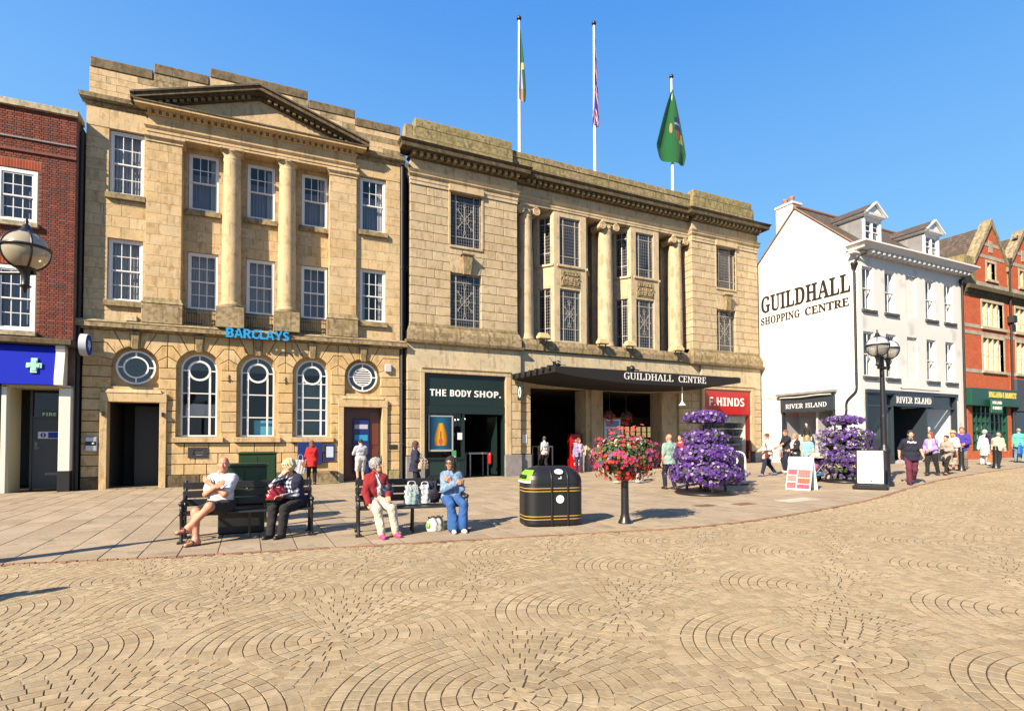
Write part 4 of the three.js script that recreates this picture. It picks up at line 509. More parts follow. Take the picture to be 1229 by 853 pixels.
  // cosmetics shop in the left wing
  const dg = M(0.005, 0.019, 0.016, { roughness: 0.45 }), sf = obj('shopfront', [cb(6.64, 10.39, 3.12, 4.48, -0.25, -0.04, 0.01), cb(6.64, 10.39, 2.77, 3.12, -0.25, 0.0, 0.01), bx(6.64, 6.74, 0, 2.77, -0.25, -0.02), bx(10.29, 10.39, 0, 2.77, -0.25, -0.02), bx(8.36, 8.46, 0, 2.77, -0.25, -0.02), bx(6.74, 8.36, 0, 0.82, -0.25, -0.03), bx(6.7, 8.4, 0.82, 0.9, -0.3, 0.03)], dg, gh);
  pane(6.74, 8.36, 0.9, 2.77, -0.14, MT.glass, sf); obj('stall_panel', [cb(6.85, 8.25, 0.15, 0.7, -0.04, -0.015, 0.01)], M(0.012, 0.035, 0.028, { roughness: 0.35 }), sf); obj('open_door', [bx(10.05, 10.1, 0.1, 2.7, -1.3, -0.25), bx(10.04, 10.11, 0.1, 0.4, -1.3, -0.25)], dg, sf); pane(10.3, 10.9, 0.4, 2.6, -0.9, MT.glassDark, sf).visible = true;
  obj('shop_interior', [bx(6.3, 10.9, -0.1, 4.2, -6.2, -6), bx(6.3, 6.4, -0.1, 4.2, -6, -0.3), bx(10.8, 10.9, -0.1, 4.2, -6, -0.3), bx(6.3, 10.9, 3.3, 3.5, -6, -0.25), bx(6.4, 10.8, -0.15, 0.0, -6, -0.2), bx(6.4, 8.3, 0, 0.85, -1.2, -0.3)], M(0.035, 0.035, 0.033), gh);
  const nm = thing('cosmetics_shop_sign', 'white shop name lettering on the dark green fascia', 'sign'); obj('lettering', [txt('THE', 'sb', 6.9, 3.52, 0.72, 0.29, -0.04, 0.02), txt('BODY', 'sb', 7.8, 3.52, 0.98, 0.29, -0.04, 0.02), txt('SHOP.', 'sb', 8.92, 3.52, 1.28, 0.29, -0.04, 0.02)], M(0.8, 0.8, 0.78), nm);
  const ps = thing('shop_poster', 'framed poster of a golden drop on teal in the cosmetics shop window', 'poster');
  obj('frame', [poly([[6.84, 1.16], [7.95, 1.16], [7.95, 2.7], [6.84, 2.7]], 0.03, -0.06, 0, 0, [[[6.9, 1.24], [6.9, 2.64], [7.89, 2.64], [7.89, 1.24]]])], M(0.35, 0.37, 0.34), ps);
  { const n = 128; const t = tex(n, (u, v) => { const dx = (u - 0.5) * 1.1, dy = v - 0.36, w = 0.24 + 0.1 * Math.sin((v) * 3) - Math.max(0, v - 0.3) * 0.36, d = Math.abs(dx) / Math.max(0.02, w) + (v < 0.12 ? 3 : 0) + (v > 0.8 ? 3 : 0), gl = 0.5 + 0.5 * Math.cos(dx * 5); let c = [0.02, 0.16 + 0.2 * gl, 0.28 + 0.2 * gl]; if (d < 1) c = [0.85 - 0.4 * d * d, 0.62 - 0.35 * d * d, 0.05]; if (Math.abs(dx) < 0.025 && v < 0.55 && v > 0.12) c = [0.2, 0.05, 0.02]; if (Math.hypot(dx, dy + 0.12) < 0.1 && v < 0.36) c = [0.7, 0.35, 0.3]; return c; }, true); const g = new THREE.PlaneGeometry(1.0, 1.41).toNonIndexed().translate(7.395, 1.94, -0.075); const m = shade(new THREE.Mesh(g, new THREE.MeshStandardMaterial({ map: t, color: L(1, 1, 1), roughness: 0.4 }))); m.name = 'print'; ps.add(m); }
  const bd = thing('door_notice', 'small white notice on the cosmetics shop door post', 'notice'); obj('sheet', bx(8.12, 8.34, 1.66, 1.96, -0.01, -0.004), M(0.7, 0.72, 0.75), bd);
  const gt = thing('green_ticket_sign', 'little green printed card standing in the cosmetics shop window', 'notice'); obj('card', [bx(7.86, 8.06, 0.66, 1.2, 0.0, 0.012)], M(0.05, 0.3, 0.12), gt); obj('print', [bx(7.89, 8.03, 0.72, 0.95, 0.012, 0.016)], M(0.5, 0.6, 0.4), gt);
  const tb = thing('display_table', 'pale table frame inside the open cosmetics shop door', 'table'); obj('top', bx(9.0, 9.95, 1.0, 1.08, -1.6, -0.9), M(0.55, 0.52, 0.45), tb); for (const [x, z] of [[9.03, -0.95], [9.9, -0.95], [9.03, -1.55], [9.9, -1.55]]) obj('leg', bx(x, x + 0.06, 0, 1, z, z + 0.06), M(0.5, 0.47, 0.42), tb);
  const fx = thing('fire_extinguisher', 'red fire extinguisher inside the cosmetics shop doorway', 'fire extinguisher'); obj('cylinder', lathe([[0, 0], [0.08, 0], [0.085, 0.05], [0.085, 0.42], [0.05, 0.5], [0.025, 0.53], [0, 0.53]], 14).translate(9.9, 0.55, -0.6), M(0.5, 0.012, 0.01, { roughness: 0.3 }), fx); obj('hose', tube([[9.9, 1.1, -0.6], [9.98, 1.12, -0.58], [10.0, 0.9, -0.56]], 0.014, 6), MT.black, fx); obj('bracket', bx(9.87, 9.93, 0.5, 1.0, -0.72, -0.66), MT.iron, fx);
  const sp = thing('shop_spotlights', 'row of small white spotlights deep in the cosmetics shop', 'lamp'); for (let k = 0; k < 5; k++) obj('bulb', new THREE.SphereGeometry(0.035, 8, 6).toNonIndexed().translate(8.75 + k * 0.16, 2.6 + 0.02 * k, -2.5), new THREE.MeshStandardMaterial({ color: 0xffffff, emissive: 0xfff0d0, emissiveIntensity: 2 }), sp); obj('rail', bx(8.6, 9.5, 2.68, 2.72, -2.52, -2.48), MT.black, sp);
  const hs = thing('oval_hanging_sign', 'small green projecting sign with a white oval left of the canopy', 'sign'); obj('board', cb(10.86, 10.92, 3.4, 4.12, 0.32, 0.78, 0.01), dg, hs); for (const s of [-1, 1]) obj('oval', poly(arcPts(0, 0, 0.13, 0, Math.PI * 2, 24, 0.24).slice(0, -1), 0.01, 0, 0, 0, [arcPts(0, -0.03, 0.06, 0, Math.PI * 2, 16, 0.13).slice(0, -1)]).rotateY(s * Math.PI / 2).translate(10.89 + s * 0.04, 3.76, 0.55), M(0.75, 0.75, 0.72), hs); obj('bracket', rod([10.89, 4.16, 0.05], [10.89, 4.16, 0.8], 0.02, 8), MT.iron, hs);
  const wn = thing('wall_notice', 'small white notice on the stone pier by the hall entrance', 'notice'); obj('sheet', cb(11.3, 11.55, 1.5, 1.9, -0.12, -0.1, 0.004), M(0.7, 0.7, 0.68), wn);
  // jeweller in the right wing
  const hj = obj('shopfront', [bx(22.3, 22.42, 0.3, 3.02, -0.25, -0.02), bx(25.7, 25.82, 0.3, 3.02, -0.25, -0.02), bx(22.42, 25.7, 0.3, 0.55, -0.25, -0.02), bx(22.3, 25.82, 2.98, 3.06, -0.25, -0.01)], M(0.2, 0.01, 0.012, { roughness: 0.4 }), gh); pane(22.42, 25.7, 0.55, 2.98, -0.12, MT.glass, hj);
  obj('display_case', [bx(22.35, 25.8, 0.3, 3.1, -1.6, -1.5), bx(22.35, 22.4, 0.3, 3.1, -1.5, -0.25), bx(25.75, 25.8, 0.3, 3.1, -1.5, -0.25), bx(22.4, 25.75, 0.3, 0.6, -1.5, -0.2), bx(22.4, 25.75, 2.6, 3.0, -0.6, -0.3)], M(0.5, 0.55, 0.54), gh);
  const hd = thing('jeweller_sign', 'red shop sign with white lettering on the right wing', 'sign'); obj('board', cb(22.3, 25.8, 3.04, 4.4, -0.25, 0.03, 0.01), M(0.42, 0.006, 0.01, { roughness: 0.35 }), hd); obj('lettering', [txt('F.HINDS', 'sb', 22.66, 3.5, 2.66, 0.48, 0.03, 0.015)], MT.white, hd);
  for (let k = 0; k < 4; k++) { const sh = thing('display_shelf', ['bottom', 'second', 'third', 'top'][k] + ' glass shelf of trinkets in the jeweller window', 'shelf', [0, 0, 0], 0, 'jeweller window shelves'), y = 0.9 + k * 0.45; obj('shelf_board', bx(22.5, 25.65, y, y + 0.03, -1.45, -0.4), M(0.6, 0.62, 0.6), sh); const g = []; for (let q = 0; q < 26; q++) { const x = rr(22.6, 25.55), w = rr(0.04, 0.1), h = rr(0.08, 0.26), z = rr(-1.2, -0.5); g.push(bx(x, x + w, y + 0.03, y + 0.03 + h, z, z + 0.05)); } obj('trinkets', g, pick([M(0.05, 0.045, 0.05), M(0.14, 0.12, 0.09)]), sh, { kind: 'stuff' }); }
  layBlocks(gh, items);
  // entrance hall behind the canopy
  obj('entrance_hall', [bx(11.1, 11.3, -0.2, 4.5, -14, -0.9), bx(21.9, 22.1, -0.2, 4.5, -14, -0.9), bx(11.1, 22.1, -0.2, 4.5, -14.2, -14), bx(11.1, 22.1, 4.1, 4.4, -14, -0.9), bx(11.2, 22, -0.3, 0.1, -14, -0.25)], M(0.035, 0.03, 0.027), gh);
  obj('inner_wall', [bx(17.2, 22, 0, 1.75, -3.2, -3), bx(17.2, 22, 2.42, 2.95, -3.2, -3), bx(13.1, 13.5, 0, 4.1, -4.2, -3.9)], M(0.1, 0.075, 0.055), gh);
  const iw = thing('inner_shop_window', 'warmly lit window band of a shop inside the hall entrance', 'window'); obj('frame', [bx(17.2, 22, 1.74, 1.8, -2.98, -2.9), bx(17.2, 22, 2.4, 2.46, -2.98, -2.9), bx(17.2, 22, 2.08, 2.11, -2.98, -2.92), ...lines(17.2, 22, 12).map(x => bx(x - 0.03, x + 0.03, 1.76, 2.42, -2.98, -2.91))], MT.black, iw); obj('light_panel', bx(17.2, 22, 1.75, 2.42, -3.12, -3.08), new THREE.MeshStandardMaterial({ color: L(0.6, 0.5, 0.3), emissive: L(0.5, 0.36, 0.16), emissiveIntensity: 0.5 }), iw);
  const vm = thing('drinks_machine', 'tall red drinks vending machine inside the hall entrance', 'vending machine', [14.62, 0.08, -0.95], R(-20)); obj('cabinet', cb(-0.27, 0.27, 0, 1.86, -0.4, 0.36, 0.03), M(0.36, 0.006, 0.01, { roughness: 0.3 }), vm); obj('lettering', txt('Coca-Cola', 'fr', 0, 0, 1.3, 0.26, 0, 0.01).rotateZ(Math.PI / 2).translate(0.16, 0.3, 0.36), MT.white, vm); obj('dispenser', bx(-0.24, -0.14, 0.9, 1.3, 0.35, 0.37), MT.black, vm);
  const mb = thing('town_map_board', 'pale blue notice board on the entrance pier', 'notice board'); obj('frame', [cb(15.95, 17.05, 1.55, 2.75, -0.42, -0.36, 0.02)], M(0.2, 0.22, 0.25), mb); obj('sheet', [bx(16.02, 16.98, 1.62, 2.68, -0.36, -0.345)], M(0.5, 0.6, 0.72), mb); obj('print', [bx(16.1, 16.9, 2.3, 2.6, -0.345, -0.34), bx(16.15, 16.5, 1.72, 2.2, -0.345, -0.34)], M(0.12, 0.25, 0.5), mb); obj('post', [bx(16.0, 16.06, 0, 1.6, -0.42, -0.36), bx(16.94, 17.0, 0, 1.6, -0.42, -0.36)], MT.iron, mb);
  const wf = thing('white_stand', 'white metal frame stand inside the left hall entrance', 'stand', [13.15, 0.06, -1.6], 0.1); obj('top', bx(-0.45, 0.45, 1.22, 1.3, -0.3, 0.3), M(0.6, 0.6, 0.55), wf); for (const [x, z] of [[-0.43, -0.28], [0.4, -0.28], [-0.43, 0.25], [0.4, 0.25]]) obj('leg', bx(x, x + 0.05, 0, 1.22, z, z + 0.05), M(0.6, 0.6, 0.55), wf);
  // canopy
  const cp = thing('entrance_canopy', 'black boat-shaped canopy with white lettering over the hall entrance', 'canopy');
  { const N = 24, K = 8, cx = 16.32, pt = (i, k, top) => { const u = i / N * 2 - 1, v = k / K, hw = 5.6 - 0.42 * v, z = 0.02 + 3.2 * v; return [cx + u * hw, top ? 4.62 : 4.62 - 0.24 - 0.32 * Math.pow(1 - u * u, 0.8), z]; }, Q = [];
    for (let i = 0; i < N; i++) { for (let k = 0; k < K; k++) { Q.push([pt(i, k, 1), pt(i, k + 1, 1), pt(i + 1, k + 1, 1), pt(i + 1, k, 1)], [pt(i, k, 0), pt(i + 1, k, 0), pt(i + 1, k + 1, 0), pt(i, k + 1, 0)]); } Q.push([pt(i, K, 0), pt(i + 1, K, 0), pt(i + 1, K, 1), pt(i, K, 1)]); }
    for (let k = 0; k < K; k++) { Q.push([pt(0, k, 0), pt(0, k + 1, 0), pt(0, k + 1, 1), pt(0, k, 1)], [pt(N, k + 1, 0), pt(N, k, 0), pt(N, k, 1), pt(N, k + 1, 1)]); }
    obj('hull', quadsToGeo(Q), M(0.004, 0.004, 0.005, { roughness: 0.9 }), cp);
    for (let k = 0; k < 7; k++) { const z = 0.25 + k * 0.44; for (const s of [-1, 1]) { const hw = 5.6 - 0.42 * (z / 3.2); obj('rib', [cb(cx + s * (hw - 0.02) - 0.16, cx + s * (hw - 0.02) + 0.16, 4.36 + 0.025 * k, 4.56 + 0.02 * k, z - 0.06, z + 0.06, 0.01)], MT.black, cp); } }
    obj('lettering', [txt('GUILDHALL', 'fr', 14.55, 4.24, 2.72, 0.3, 3.22, 0.012), txt('CENTRE', 'fr', 17.6, 4.24, 1.65, 0.3, 3.22, 0.012)], MT.white, cp);
    obj('stay', rod([12.6, 5.6, 0], [12.2, 4.6, 2.6], 0.018, 6), MT.lead, cp); obj('stay', rod([20.0, 5.6, 0], [20.4, 4.6, 2.6], 0.018, 6), MT.lead, cp); }
  const pd = thing('pendant_lamp', 'white bell-shaped pendant lamp hanging under the canopy', 'lamp', [18.0, 3.2, 3.0]); obj('shade', lathe([[0.0, 0.22], [0.03, 0.22], [0.04, 0.16], [0.16, 0.02], [0.165, 0], [0.15, 0.01], [0.03, 0.15], [0, 0.16]], 20), MT.white, pd); obj('stem', rod([0, 0.2, 0], [0, 0.95, 0], 0.022, 8), MT.white, pd);
  for (const [x, k] of [[12.25, 'first'], [15.55, 'second'], [17.2, 'third'], [20.35, 'fourth']]) { const f = thing('floodlight', k + ' floodlight from the bank side on the hall ledge', 'floodlight', [x, 6.3, 0.22], 0, 'floodlights along the hall ledge'); obj('housing', [cb(-0.3, 0.3, 0, 0.17, -0.16, 0.16, 0.03), cb(-0.25, 0.25, 0.16, 0.27, -0.12, 0.12, 0.03)], M(0.62, 0.5, 0.27), f); obj('bracket', [bx(-0.2, -0.17, -0.25, 0.02, -0.03, 0.03), bx(0.17, 0.2, -0.25, 0.02, -0.03, 0.03)], MT.iron, f); }
  for (const [x, k] of [[13.0, 'above the left part of the canopy'], [17.3, 'above the middle of the canopy']]) { const f = thing('security_camera', 'black security camera ' + k, 'camera', [x, 5.2, 0.02]); obj('dome', new THREE.SphereGeometry(0.16, 16, 12).toNonIndexed().translate(0, 0, 0.22), MT.black, f); obj('arm', [rod([0, 0, -0.1], [0, 0.02, 0.2], 0.05, 8), bx(-0.1, 0.1, -0.14, 0.14, -0.08, -0.03)], MT.iron, f); obj('lens', [rod([0.12, -0.04, 0.28], [0.34, -0.08, 0.34], 0.035, 10)], MT.black, f); }
  // flags
  const cloth = (o) => new THREE.MeshPhysicalMaterial({ roughness: 1, transmission: 0.25, thickness: 0, side: THREE.DoubleSide, ...o });
  const flagTex = (fn) => { const t = tex(96, fn, true); t.wrapS = t.wrapT = THREE.ClampToEdgeWrapping; return t; };
  const flag = (x, top, label, len, wide, t, off) => {
    const f = thing('flagpole', label, 'flag', [x, 14.05, -1.0], 0, 'flagpoles on the hall roof'), h = top - 14.05; obj('pole', [lathe([[0.085, 0], [0.075, h * 0.5], [0.05, h - 0.1], [0, h - 0.1]], 12), bx(-0.2, 0.2, 0, 0.06, -0.2, 0.2)], MT.white, f); obj('finial', new THREE.SphereGeometry(0.12, 14, 10).toNonIndexed().translate(0, h, 0), MT.black, f);
    const nu = 14, nv = 24, P = [], UV = []; const at = (i, j) => { const u = i / nu, v = j / nv, spread = off[0] + (off[1] - off[0]) * u, open = wide * Math.pow(v, 0.8) * (1 - 0.25 * Math.max(0, v - 0.85) / 0.15), fold = Math.sin(u * 9 + v * 2); return [0.02 + spread * open + 0.05 * fold * v, h - off[2] - v * len - 0.12 * u * u * v * len * 0 - 0.1 * Math.sin(u * 3.1) * v, 0.1 * Math.cos(u * 9 + v) * (0.3 + v) + 0.06]; };
    for (let i = 0; i < nu; i++) for (let j = 0; j < nv; j++) for (const [a, b] of [[0, 0], [0, 1], [1, 1], [0, 0], [1, 1], [1, 0]]) { P.push(...at(i + a, j + b)); UV.push((i + a) / nu, 1 - (j + b) / nv); }
    const g = new THREE.BufferGeometry(); g.setAttribute('position', new THREE.Float32BufferAttribute(P, 3)); g.setAttribute('uv', new THREE.Float32BufferAttribute(UV, 2)); g.computeVertexNormals(); const m = shade(new THREE.Mesh(g, cloth({ map: t, color: L(1, 1, 1) }))); m.name = 'flag'; f.add(m);
  };
  const green = [0.0, 0.42, 0.2];
  flag(11.67, 22.1, 'flagpole nearest the bank with a furled green, cream and lilac flag', 3.5, 0.5, flagTex((u, v) => v > 0.52 ? [0.12, 0.42, 0.22] : v > 0.42 ? [0.88, 0.78, 0.4] : v > 0.16 ? (u < 0.5 ? [0.72, 0.72, 0.9] : [0.1, 0.36, 0.18]) : u < 0.5 ? [0.75, 0.5, 0.35] : [0.1, 0.3, 0.12]), [-0.35, 0.9, 0.5]);
  flag(16.02, 23.3, 'middle flagpole with a limp red, white and blue flag', 4.7, 0.36, flagTex((u, v) => { const s = (v * 3.2 + u * 2.3 + 0.3 * Math.sin(u * 11)) % 1; return s < 0.12 ? [0.9, 0.88, 0.9] : s < 0.3 ? [0.75, 0.06, 0.12] : s < 0.4 ? [0.9, 0.88, 0.9] : [0.05, 0.1, 0.5]; }), [-0.5, 0.7, 0.7]);
  flag(21.2, 21.98, 'flagpole at the far end with an open green flag bearing an emblem', 4.1, 1.75, flagTex((u, v) => { const a = u - 0.6, b = v - 0.42; if (a > -0.02 && a < 0.3 && b > 0.02 && b < 0.2) return (b > 0.1 && b < 0.13) ? [0.6, 0.65, 0.75] : [0.05, 0.08, 0.35]; if (Math.hypot(a - 0.12, b + 0.02) < 0.09) return [0.7, 0.15, 0.1]; if (Math.hypot(a + 0.14, (b - 0.04) * 0.7) < 0.05) return [0.75, 0.6, 0.4]; if (a > 0.1 && a < 0.32 && Math.abs(b + 0.08) < 0.06) return [0.9, 0.8, 0.2]; return green; }), [-0.85, 0.7, 0.75]);
}
// ---------------------------------------------------------------- white rendered shop with painted gable
{
  const w = thing('white_shop_building', 'white rendered three-storey shop with dormers and big painted lettering on its gable', 'building');
  const X = 26.82, XE = 36.1, Z = 5.66, ZB = -0.4, wash = MT.whitewash;
  // gable wall facing the hall: outline in z, y with the shop window cut out
  const gab = poly([[ZB, -0.1], [Z, -0.1], [Z, 11.1], [2.3, 14.2], [ZB, 11.6]], 0.3, 0, 0, 0, [[[1.3, 0.78], [4.35, 0.78], [4.35, 3.12], [1.3, 3.12]]]);
  obj('gable_wall', gab.rotateY(-Math.PI / 2).translate(X, 0, 0), wash, w);
  const ux = [[27.15, 28.02], [28.97, 29.85], [32.55, 33.42], [34.34, 35.2]], rows = [[8.02, 10.16], [4.72, 6.94]], H = ux.flatMap(a => rows.map(r => [...a, ...r]));
  const cutY = [4.05, 4.72, 6.94, 8.02, 10.16, 11.1], fr = []; for (let k = 0; k < 5; k++) { const ym = (cutY[k] + cutY[k + 1]) / 2; let iv = [[X + 0.3, XE]]; for (const h of [...H, [30.78, 31.72, 8.02, 10.16], [30.78, 31.72, 4.72, 6.94]]) if (ym > h[2] && ym < h[3]) iv = iv.flatMap(([a, b]) => h[1] <= a || h[0] >= b ? [[a, b]] : [[a, h[0]], [h[1], b]]); for (const [a, b] of iv) fr.push(bx(a, b, cutY[k], cutY[k + 1], Z - 0.35, Z)); }
  for (const r of rows) fr.push(bx(30.78, 31.72, r[0], r[1], Z - 0.35, Z - 0.1)); fr.push(bx(X + 0.3, 27.2, 0, 4.05, Z - 0.3, Z), bx(35.25, XE, 0, 4.05, Z - 0.3, Z));
  obj('front_wall', fr, wash, w);
  for (const a of ux) for (const r of rows) { sash(w, a[0], r[0], a[1] - a[0], r[1] - r[0], Z - 0.05, { cols: 2, top: 1, bot: 1, fw: 0.045, curtain: 'dim' }); obj('sill', cb(a[0] - 0.1, a[1] + 0.2, r[0] - 0.14, r[0], Z - 0.3, Z + 0.1, 0.01), M(0.1, 0.1, 0.1, { map: T.grain }), w); }
  // eaves cornice with blocks
  obj('cornice', [bx(X - 0.35, XE + 0.1, 10.72, 10.8, Z - 0.3, Z + 0.06), ...tiers(X + 0.3, XE, Z - 0.4, Z, [[10.8, 10.86, 0.1, 0.12], [10.92, 11.0, 0.42, 0.46], [11.0, 11.14, 0.46, 0.62], [11.14, 11.22, 0.64, 0.64]])], MT.white, w);
  { const g = []; for (let k = 0; k < 21; k++) { const x = X + 0.55 + k * 0.43; g.push(cb(x, x + 0.2, 10.72, 10.92, Z, Z + 0.42, 0.03)); } for (const q of g) obj('cornice_block', q, MT.white, w); }
  // roof, ridge along the street
  const roof = (y0, z0, y1, z1, t) => quadsToGeo([[[X - 0.02, y0, z0], [XE + 0.1, y0, z0], [XE + 0.1, y1, z1], [X - 0.02, y1, z1]], [[X - 0.02, y0 - t, z0], [X - 0.02, y1 - t, z1], [XE + 0.1, y1 - t, z1], [XE + 0.1, y0 - t, z0]], [[X - 0.02, y0 - t, z0], [X - 0.02, y0, z0], [X - 0.02, y1, z1], [X - 0.02, y1 - t, z1]], [[X - 0.02, y0 - t, z0], [XE + 0.1, y0 - t, z0], [XE + 0.1, y0, z0], [X - 0.02, y0, z0]], [[XE + 0.1, y0, z0], [XE + 0.1, y0 - t, z0], [XE + 0.1, y1 - t, z1], [XE + 0.1, y1, z1]]]);
  const rf = obj('roof', [roof(11.14, 5.75, 14.32, 2.3, 0.14), roof(11.5, -0.6, 14.32, 2.3, 0.14)], MT.tile, w); obj('ridge', new THREE.CylinderGeometry(0.12, 0.12, XE - X, 10).rotateZ(Math.PI / 2).translate((X + XE) / 2, 14.33, 2.3).toNonIndexed(), M(0.3, 0.14, 0.08, { map: T.grain }), rf);
  obj('verge', [[5.75, 11.1, 2.3, 14.3], [2.3, 14.3, -0.55, 11.5]].map(([a, b, c, d]) => rod([X - 0.03, b - 0.02, a], [X - 0.03, d - 0.02, c], 0.045, 6)), M(0.3, 0.18, 0.11, { map: T.grain }), rf);
  const ch = obj('chimney', [bx(X + 0.02, X + 0.72, 12, 14.62, 1.1, 2.14), cb(X - 0.04, X + 0.78, 14.6, 14.74, 1.04, 2.2, 0.02)], wash, rf); for (const z of [1.45, 1.86]) { obj('chimney_pot', lathe([[0.13, 14.74], [0.12, 15.02], [0.15, 15.04], [0.15, 15.12], [0.11, 15.12], [0.1, 14.8]], 16).translate(X + 0.36, 0, z), M(0.5, 0.2, 0.09, { map: T.grain }), w); }
  // dormers
  for (const xc of [28.95, 34.3]) {
    const z0 = 5.15, d = obj('dormer', [bx(xc - 0.72, xc - 0.6, 11.4, 13.02, z0 - 0.1, z0), bx(xc + 0.6, xc + 0.72, 11.4, 13.02, z0 - 0.1, z0), bx(xc - 0.72, xc + 0.72, 12.92, 13.06, z0 - 0.1, z0 + 0.02), bx(xc - 0.72, xc + 0.72, 11.4, 11.72, z0 - 0.1, z0), ...tiers(xc - 0.72, xc + 0.72, 3.2, z0, [[13.02, 13.08, 0.06, 0.14], [13.08, 13.18, 0.18, 0.2]]), poly([[xc - 0.92, 13.18], [xc + 0.92, 13.18], [xc, 13.72]], 0.1, z0 + 0.1), poly([[xc - 0.95, 13.16], [xc - 0.86, 13.1], [xc, 13.72], [xc + 0.86, 13.1], [xc + 0.95, 13.16], [xc, 13.82]].reverse(), 0.12, z0 + 0.24)], MT.white, w);
    for (const q of [-1, 1]) obj('cheek', bx(xc + q * 0.68 - 0.04, xc + q * 0.68 + 0.04, 11.4, 13.05, 3.2, z0 - 0.1), MT.lead, d); obj('dormer_roof', [poly([[xc - 1.0, 13.16], [xc, 13.8], [xc + 1.0, 13.16], [xc, 13.72]].reverse(), 2.4, z0 + 0.2)], MT.tile, d);
    sash(w, xc - 0.6, 11.72, 0.59, 1.2, z0 - 0.03, { cols: 1, top: 2, bot: 1, fw: 0.05 }); sash(w, xc + 0.01, 11.72, 0.59, 1.2, z0 - 0.03, { cols: 1, top: 2, bot: 1, fw: 0.05 });
  }
  shell(w, X + 0.3, XE, 4.25, 11.1, ZB, Z - 0.35, [4.4, 7.5, 11.0]); obj('interior', [bx(X + 0.3, XE, 0, 4.3, ZB, ZB + 0.2), bx(X + 0.3, XE, -0.1, 0.3, ZB, Z - 0.4)], MT.room, w); obj('party_wall', bx(XE - 0.2, XE, 0, 13.6, 0, 4.6), wash, w);
  // shopfront on the street
  const nv = MT.navy, sf = obj('shopfront', [bx(27.2, 35.25, 3.92, 4.08, Z - 0.3, Z + 0.12), bx(27.2, 29.4, 3.85, 3.93, Z - 0.2, Z + 0.05), bx(27.2, 27.32, 0.35, 3.92, Z - 0.25, Z + 0.04), bx(35.1, 35.25, 0.35, 3.92, Z - 0.25, Z + 0.04), bx(27.32, 29.4, 3.24, 3.34, Z - 0.2, Z), bx(32.8, 35.1, 3.24, 3.34, Z - 0.2, Z), bx(29.35, 29.45, 0.4, 3.3, Z - 0.25, Z + 0.02), bx(32.3, 32.4, 0.4, 3.3, Z - 0.25, Z + 0.02), bx(27.3, 29.4, 0.35, 0.85, Z - 0.25, Z + 0.01), bx(32.35, 35.15, 0.35, 0.9, Z - 0.25, Z + 0.01), bx(29.4, 32.85, 3.3, 3.98, Z - 0.28, Z + 0.1), bx(29.45, 29.55, 0.4, 3.3, Z - 1.6, Z - 0.25), bx(32.3, 32.4, 0.4, 3.3, Z - 1.6, Z - 0.25)], nv, w);
  pane(27.32, 29.35, 0.85, 3.24, Z - 0.1, MT.glass, sf); pane(32.4, 35.1, 0.9, 3.24, Z - 0.1, MT.glass, sf); pane(27.32, 29.35, 3.34, 3.85, Z - 0.1, MT.glassDark, sf); pane(32.85, 35.1, 3.34, 3.92, Z - 0.1, MT.glassDark, sf);
  obj('shop_door', [bx(29.6, 30.9, 0.45, 3.2, Z - 1.6, Z - 1.54)], M(0.02, 0.028, 0.04, { roughness: 0.35 }), w); obj('display_back', [bx(32.5, 35.2, 0.4, 3.9, Z - 1.4, Z - 1.3), bx(27.2, 29.3, 0.4, 3.9, Z - 2.6, Z - 2.5), bx(27.1, 35.2, 0.3, 0.5, Z - 3, Z - 0.2)], M(0.55, 0.56, 0.57), w); obj('display_side', [bx(35.0, 35.1, 0.5, 3.9, Z - 1.4, Z - 0.2)], M(0.75, 0.75, 0.74), w); obj('display_back', [bx(29.5, 32.4, 0.4, 4, Z - 2.7, Z - 2.6)], MT.dark, w);
  const s1 = thing('clothes_shop_sign', 'navy sign with white lettering over the clothes shop street front', 'sign'); obj('lettering', [txt('RIVER', 'fr', 29.56, 3.46, 1.4, 0.33, Z + 0.1, 0.015), txt('ISLAND', 'fr', 31.14, 3.46, 1.5, 0.33, Z + 0.1, 0.015)], MT.white, s1); obj('light_trough', tube([[29.8, 4.2, Z + 0.2], [30.8, 4.22, Z + 0.22], [31.9, 4.2, Z + 0.22], [33.2, 4.22, Z + 0.2]], 0.05, 8), M(0.55, 0.54, 0.5), s1);
  const s2 = thing('side_shop_sign', 'navy sign with white lettering over the clothes shop side window', 'sign', [X, 0, 0], -Math.PI / 2); obj('board', cb(1.27, 4.4, 3.12, 3.86, -0.05, 0.12, 0.02), nv, s2); obj('lettering', [txt('RIVER', 'fr', 1.62, 3.32, 1.06, 0.24, 0.12, 0.012), txt('ISLAND', 'fr', 2.82, 3.32, 1.18, 0.24, 0.12, 0.012)], MT.white, s2); obj('flashing', [cb(1.1, 4.5, 4.02, 4.16, -0.05, 0.3, 0.02), bx(1.3, 4.4, 3.86, 4.02, -0.04, 0.06)], MT.lead, s2); obj('light_trough', tube([[1.35, 3.93, 0.2], [2.5, 3.9, 0.25], [3.6, 3.94, 0.25], [4.3, 3.93, 0.2]], 0.035, 8), M(0.55, 0.54, 0.5), s2);
  const sw = obj('side_window', [bx(1.27, 1.36, 0.7, 3.12, -0.2, 0.02), bx(4.3, 4.4, 0.7, 3.12, -0.2, 0.02), bx(1.36, 4.3, 0.7, 0.82, -0.2, 0.05)].map(g => g.rotateY(-Math.PI / 2).translate(X, 0, 0)), nv, w);
  obj('pane', bx(1.36, 4.3, 0.82, 3.12, -0.11, -0.106).rotateY(-Math.PI / 2).translate(X, 0, 0), MT.glass, sw); obj('display_back', [bx(X + 1.5, X + 1.6, 0.5, 3.4, 1.1, 4.5), bx(X + 0.3, X + 1.5, 0.5, 3.4, 1.1, 1.2), bx(X + 0.3, X + 1.5, 0.5, 3.4, 4.45, 4.55), bx(X + 0.1, X + 1.5, 0.6, 0.8, 1.1, 4.5)], M(0.45, 0.45, 0.47), w);
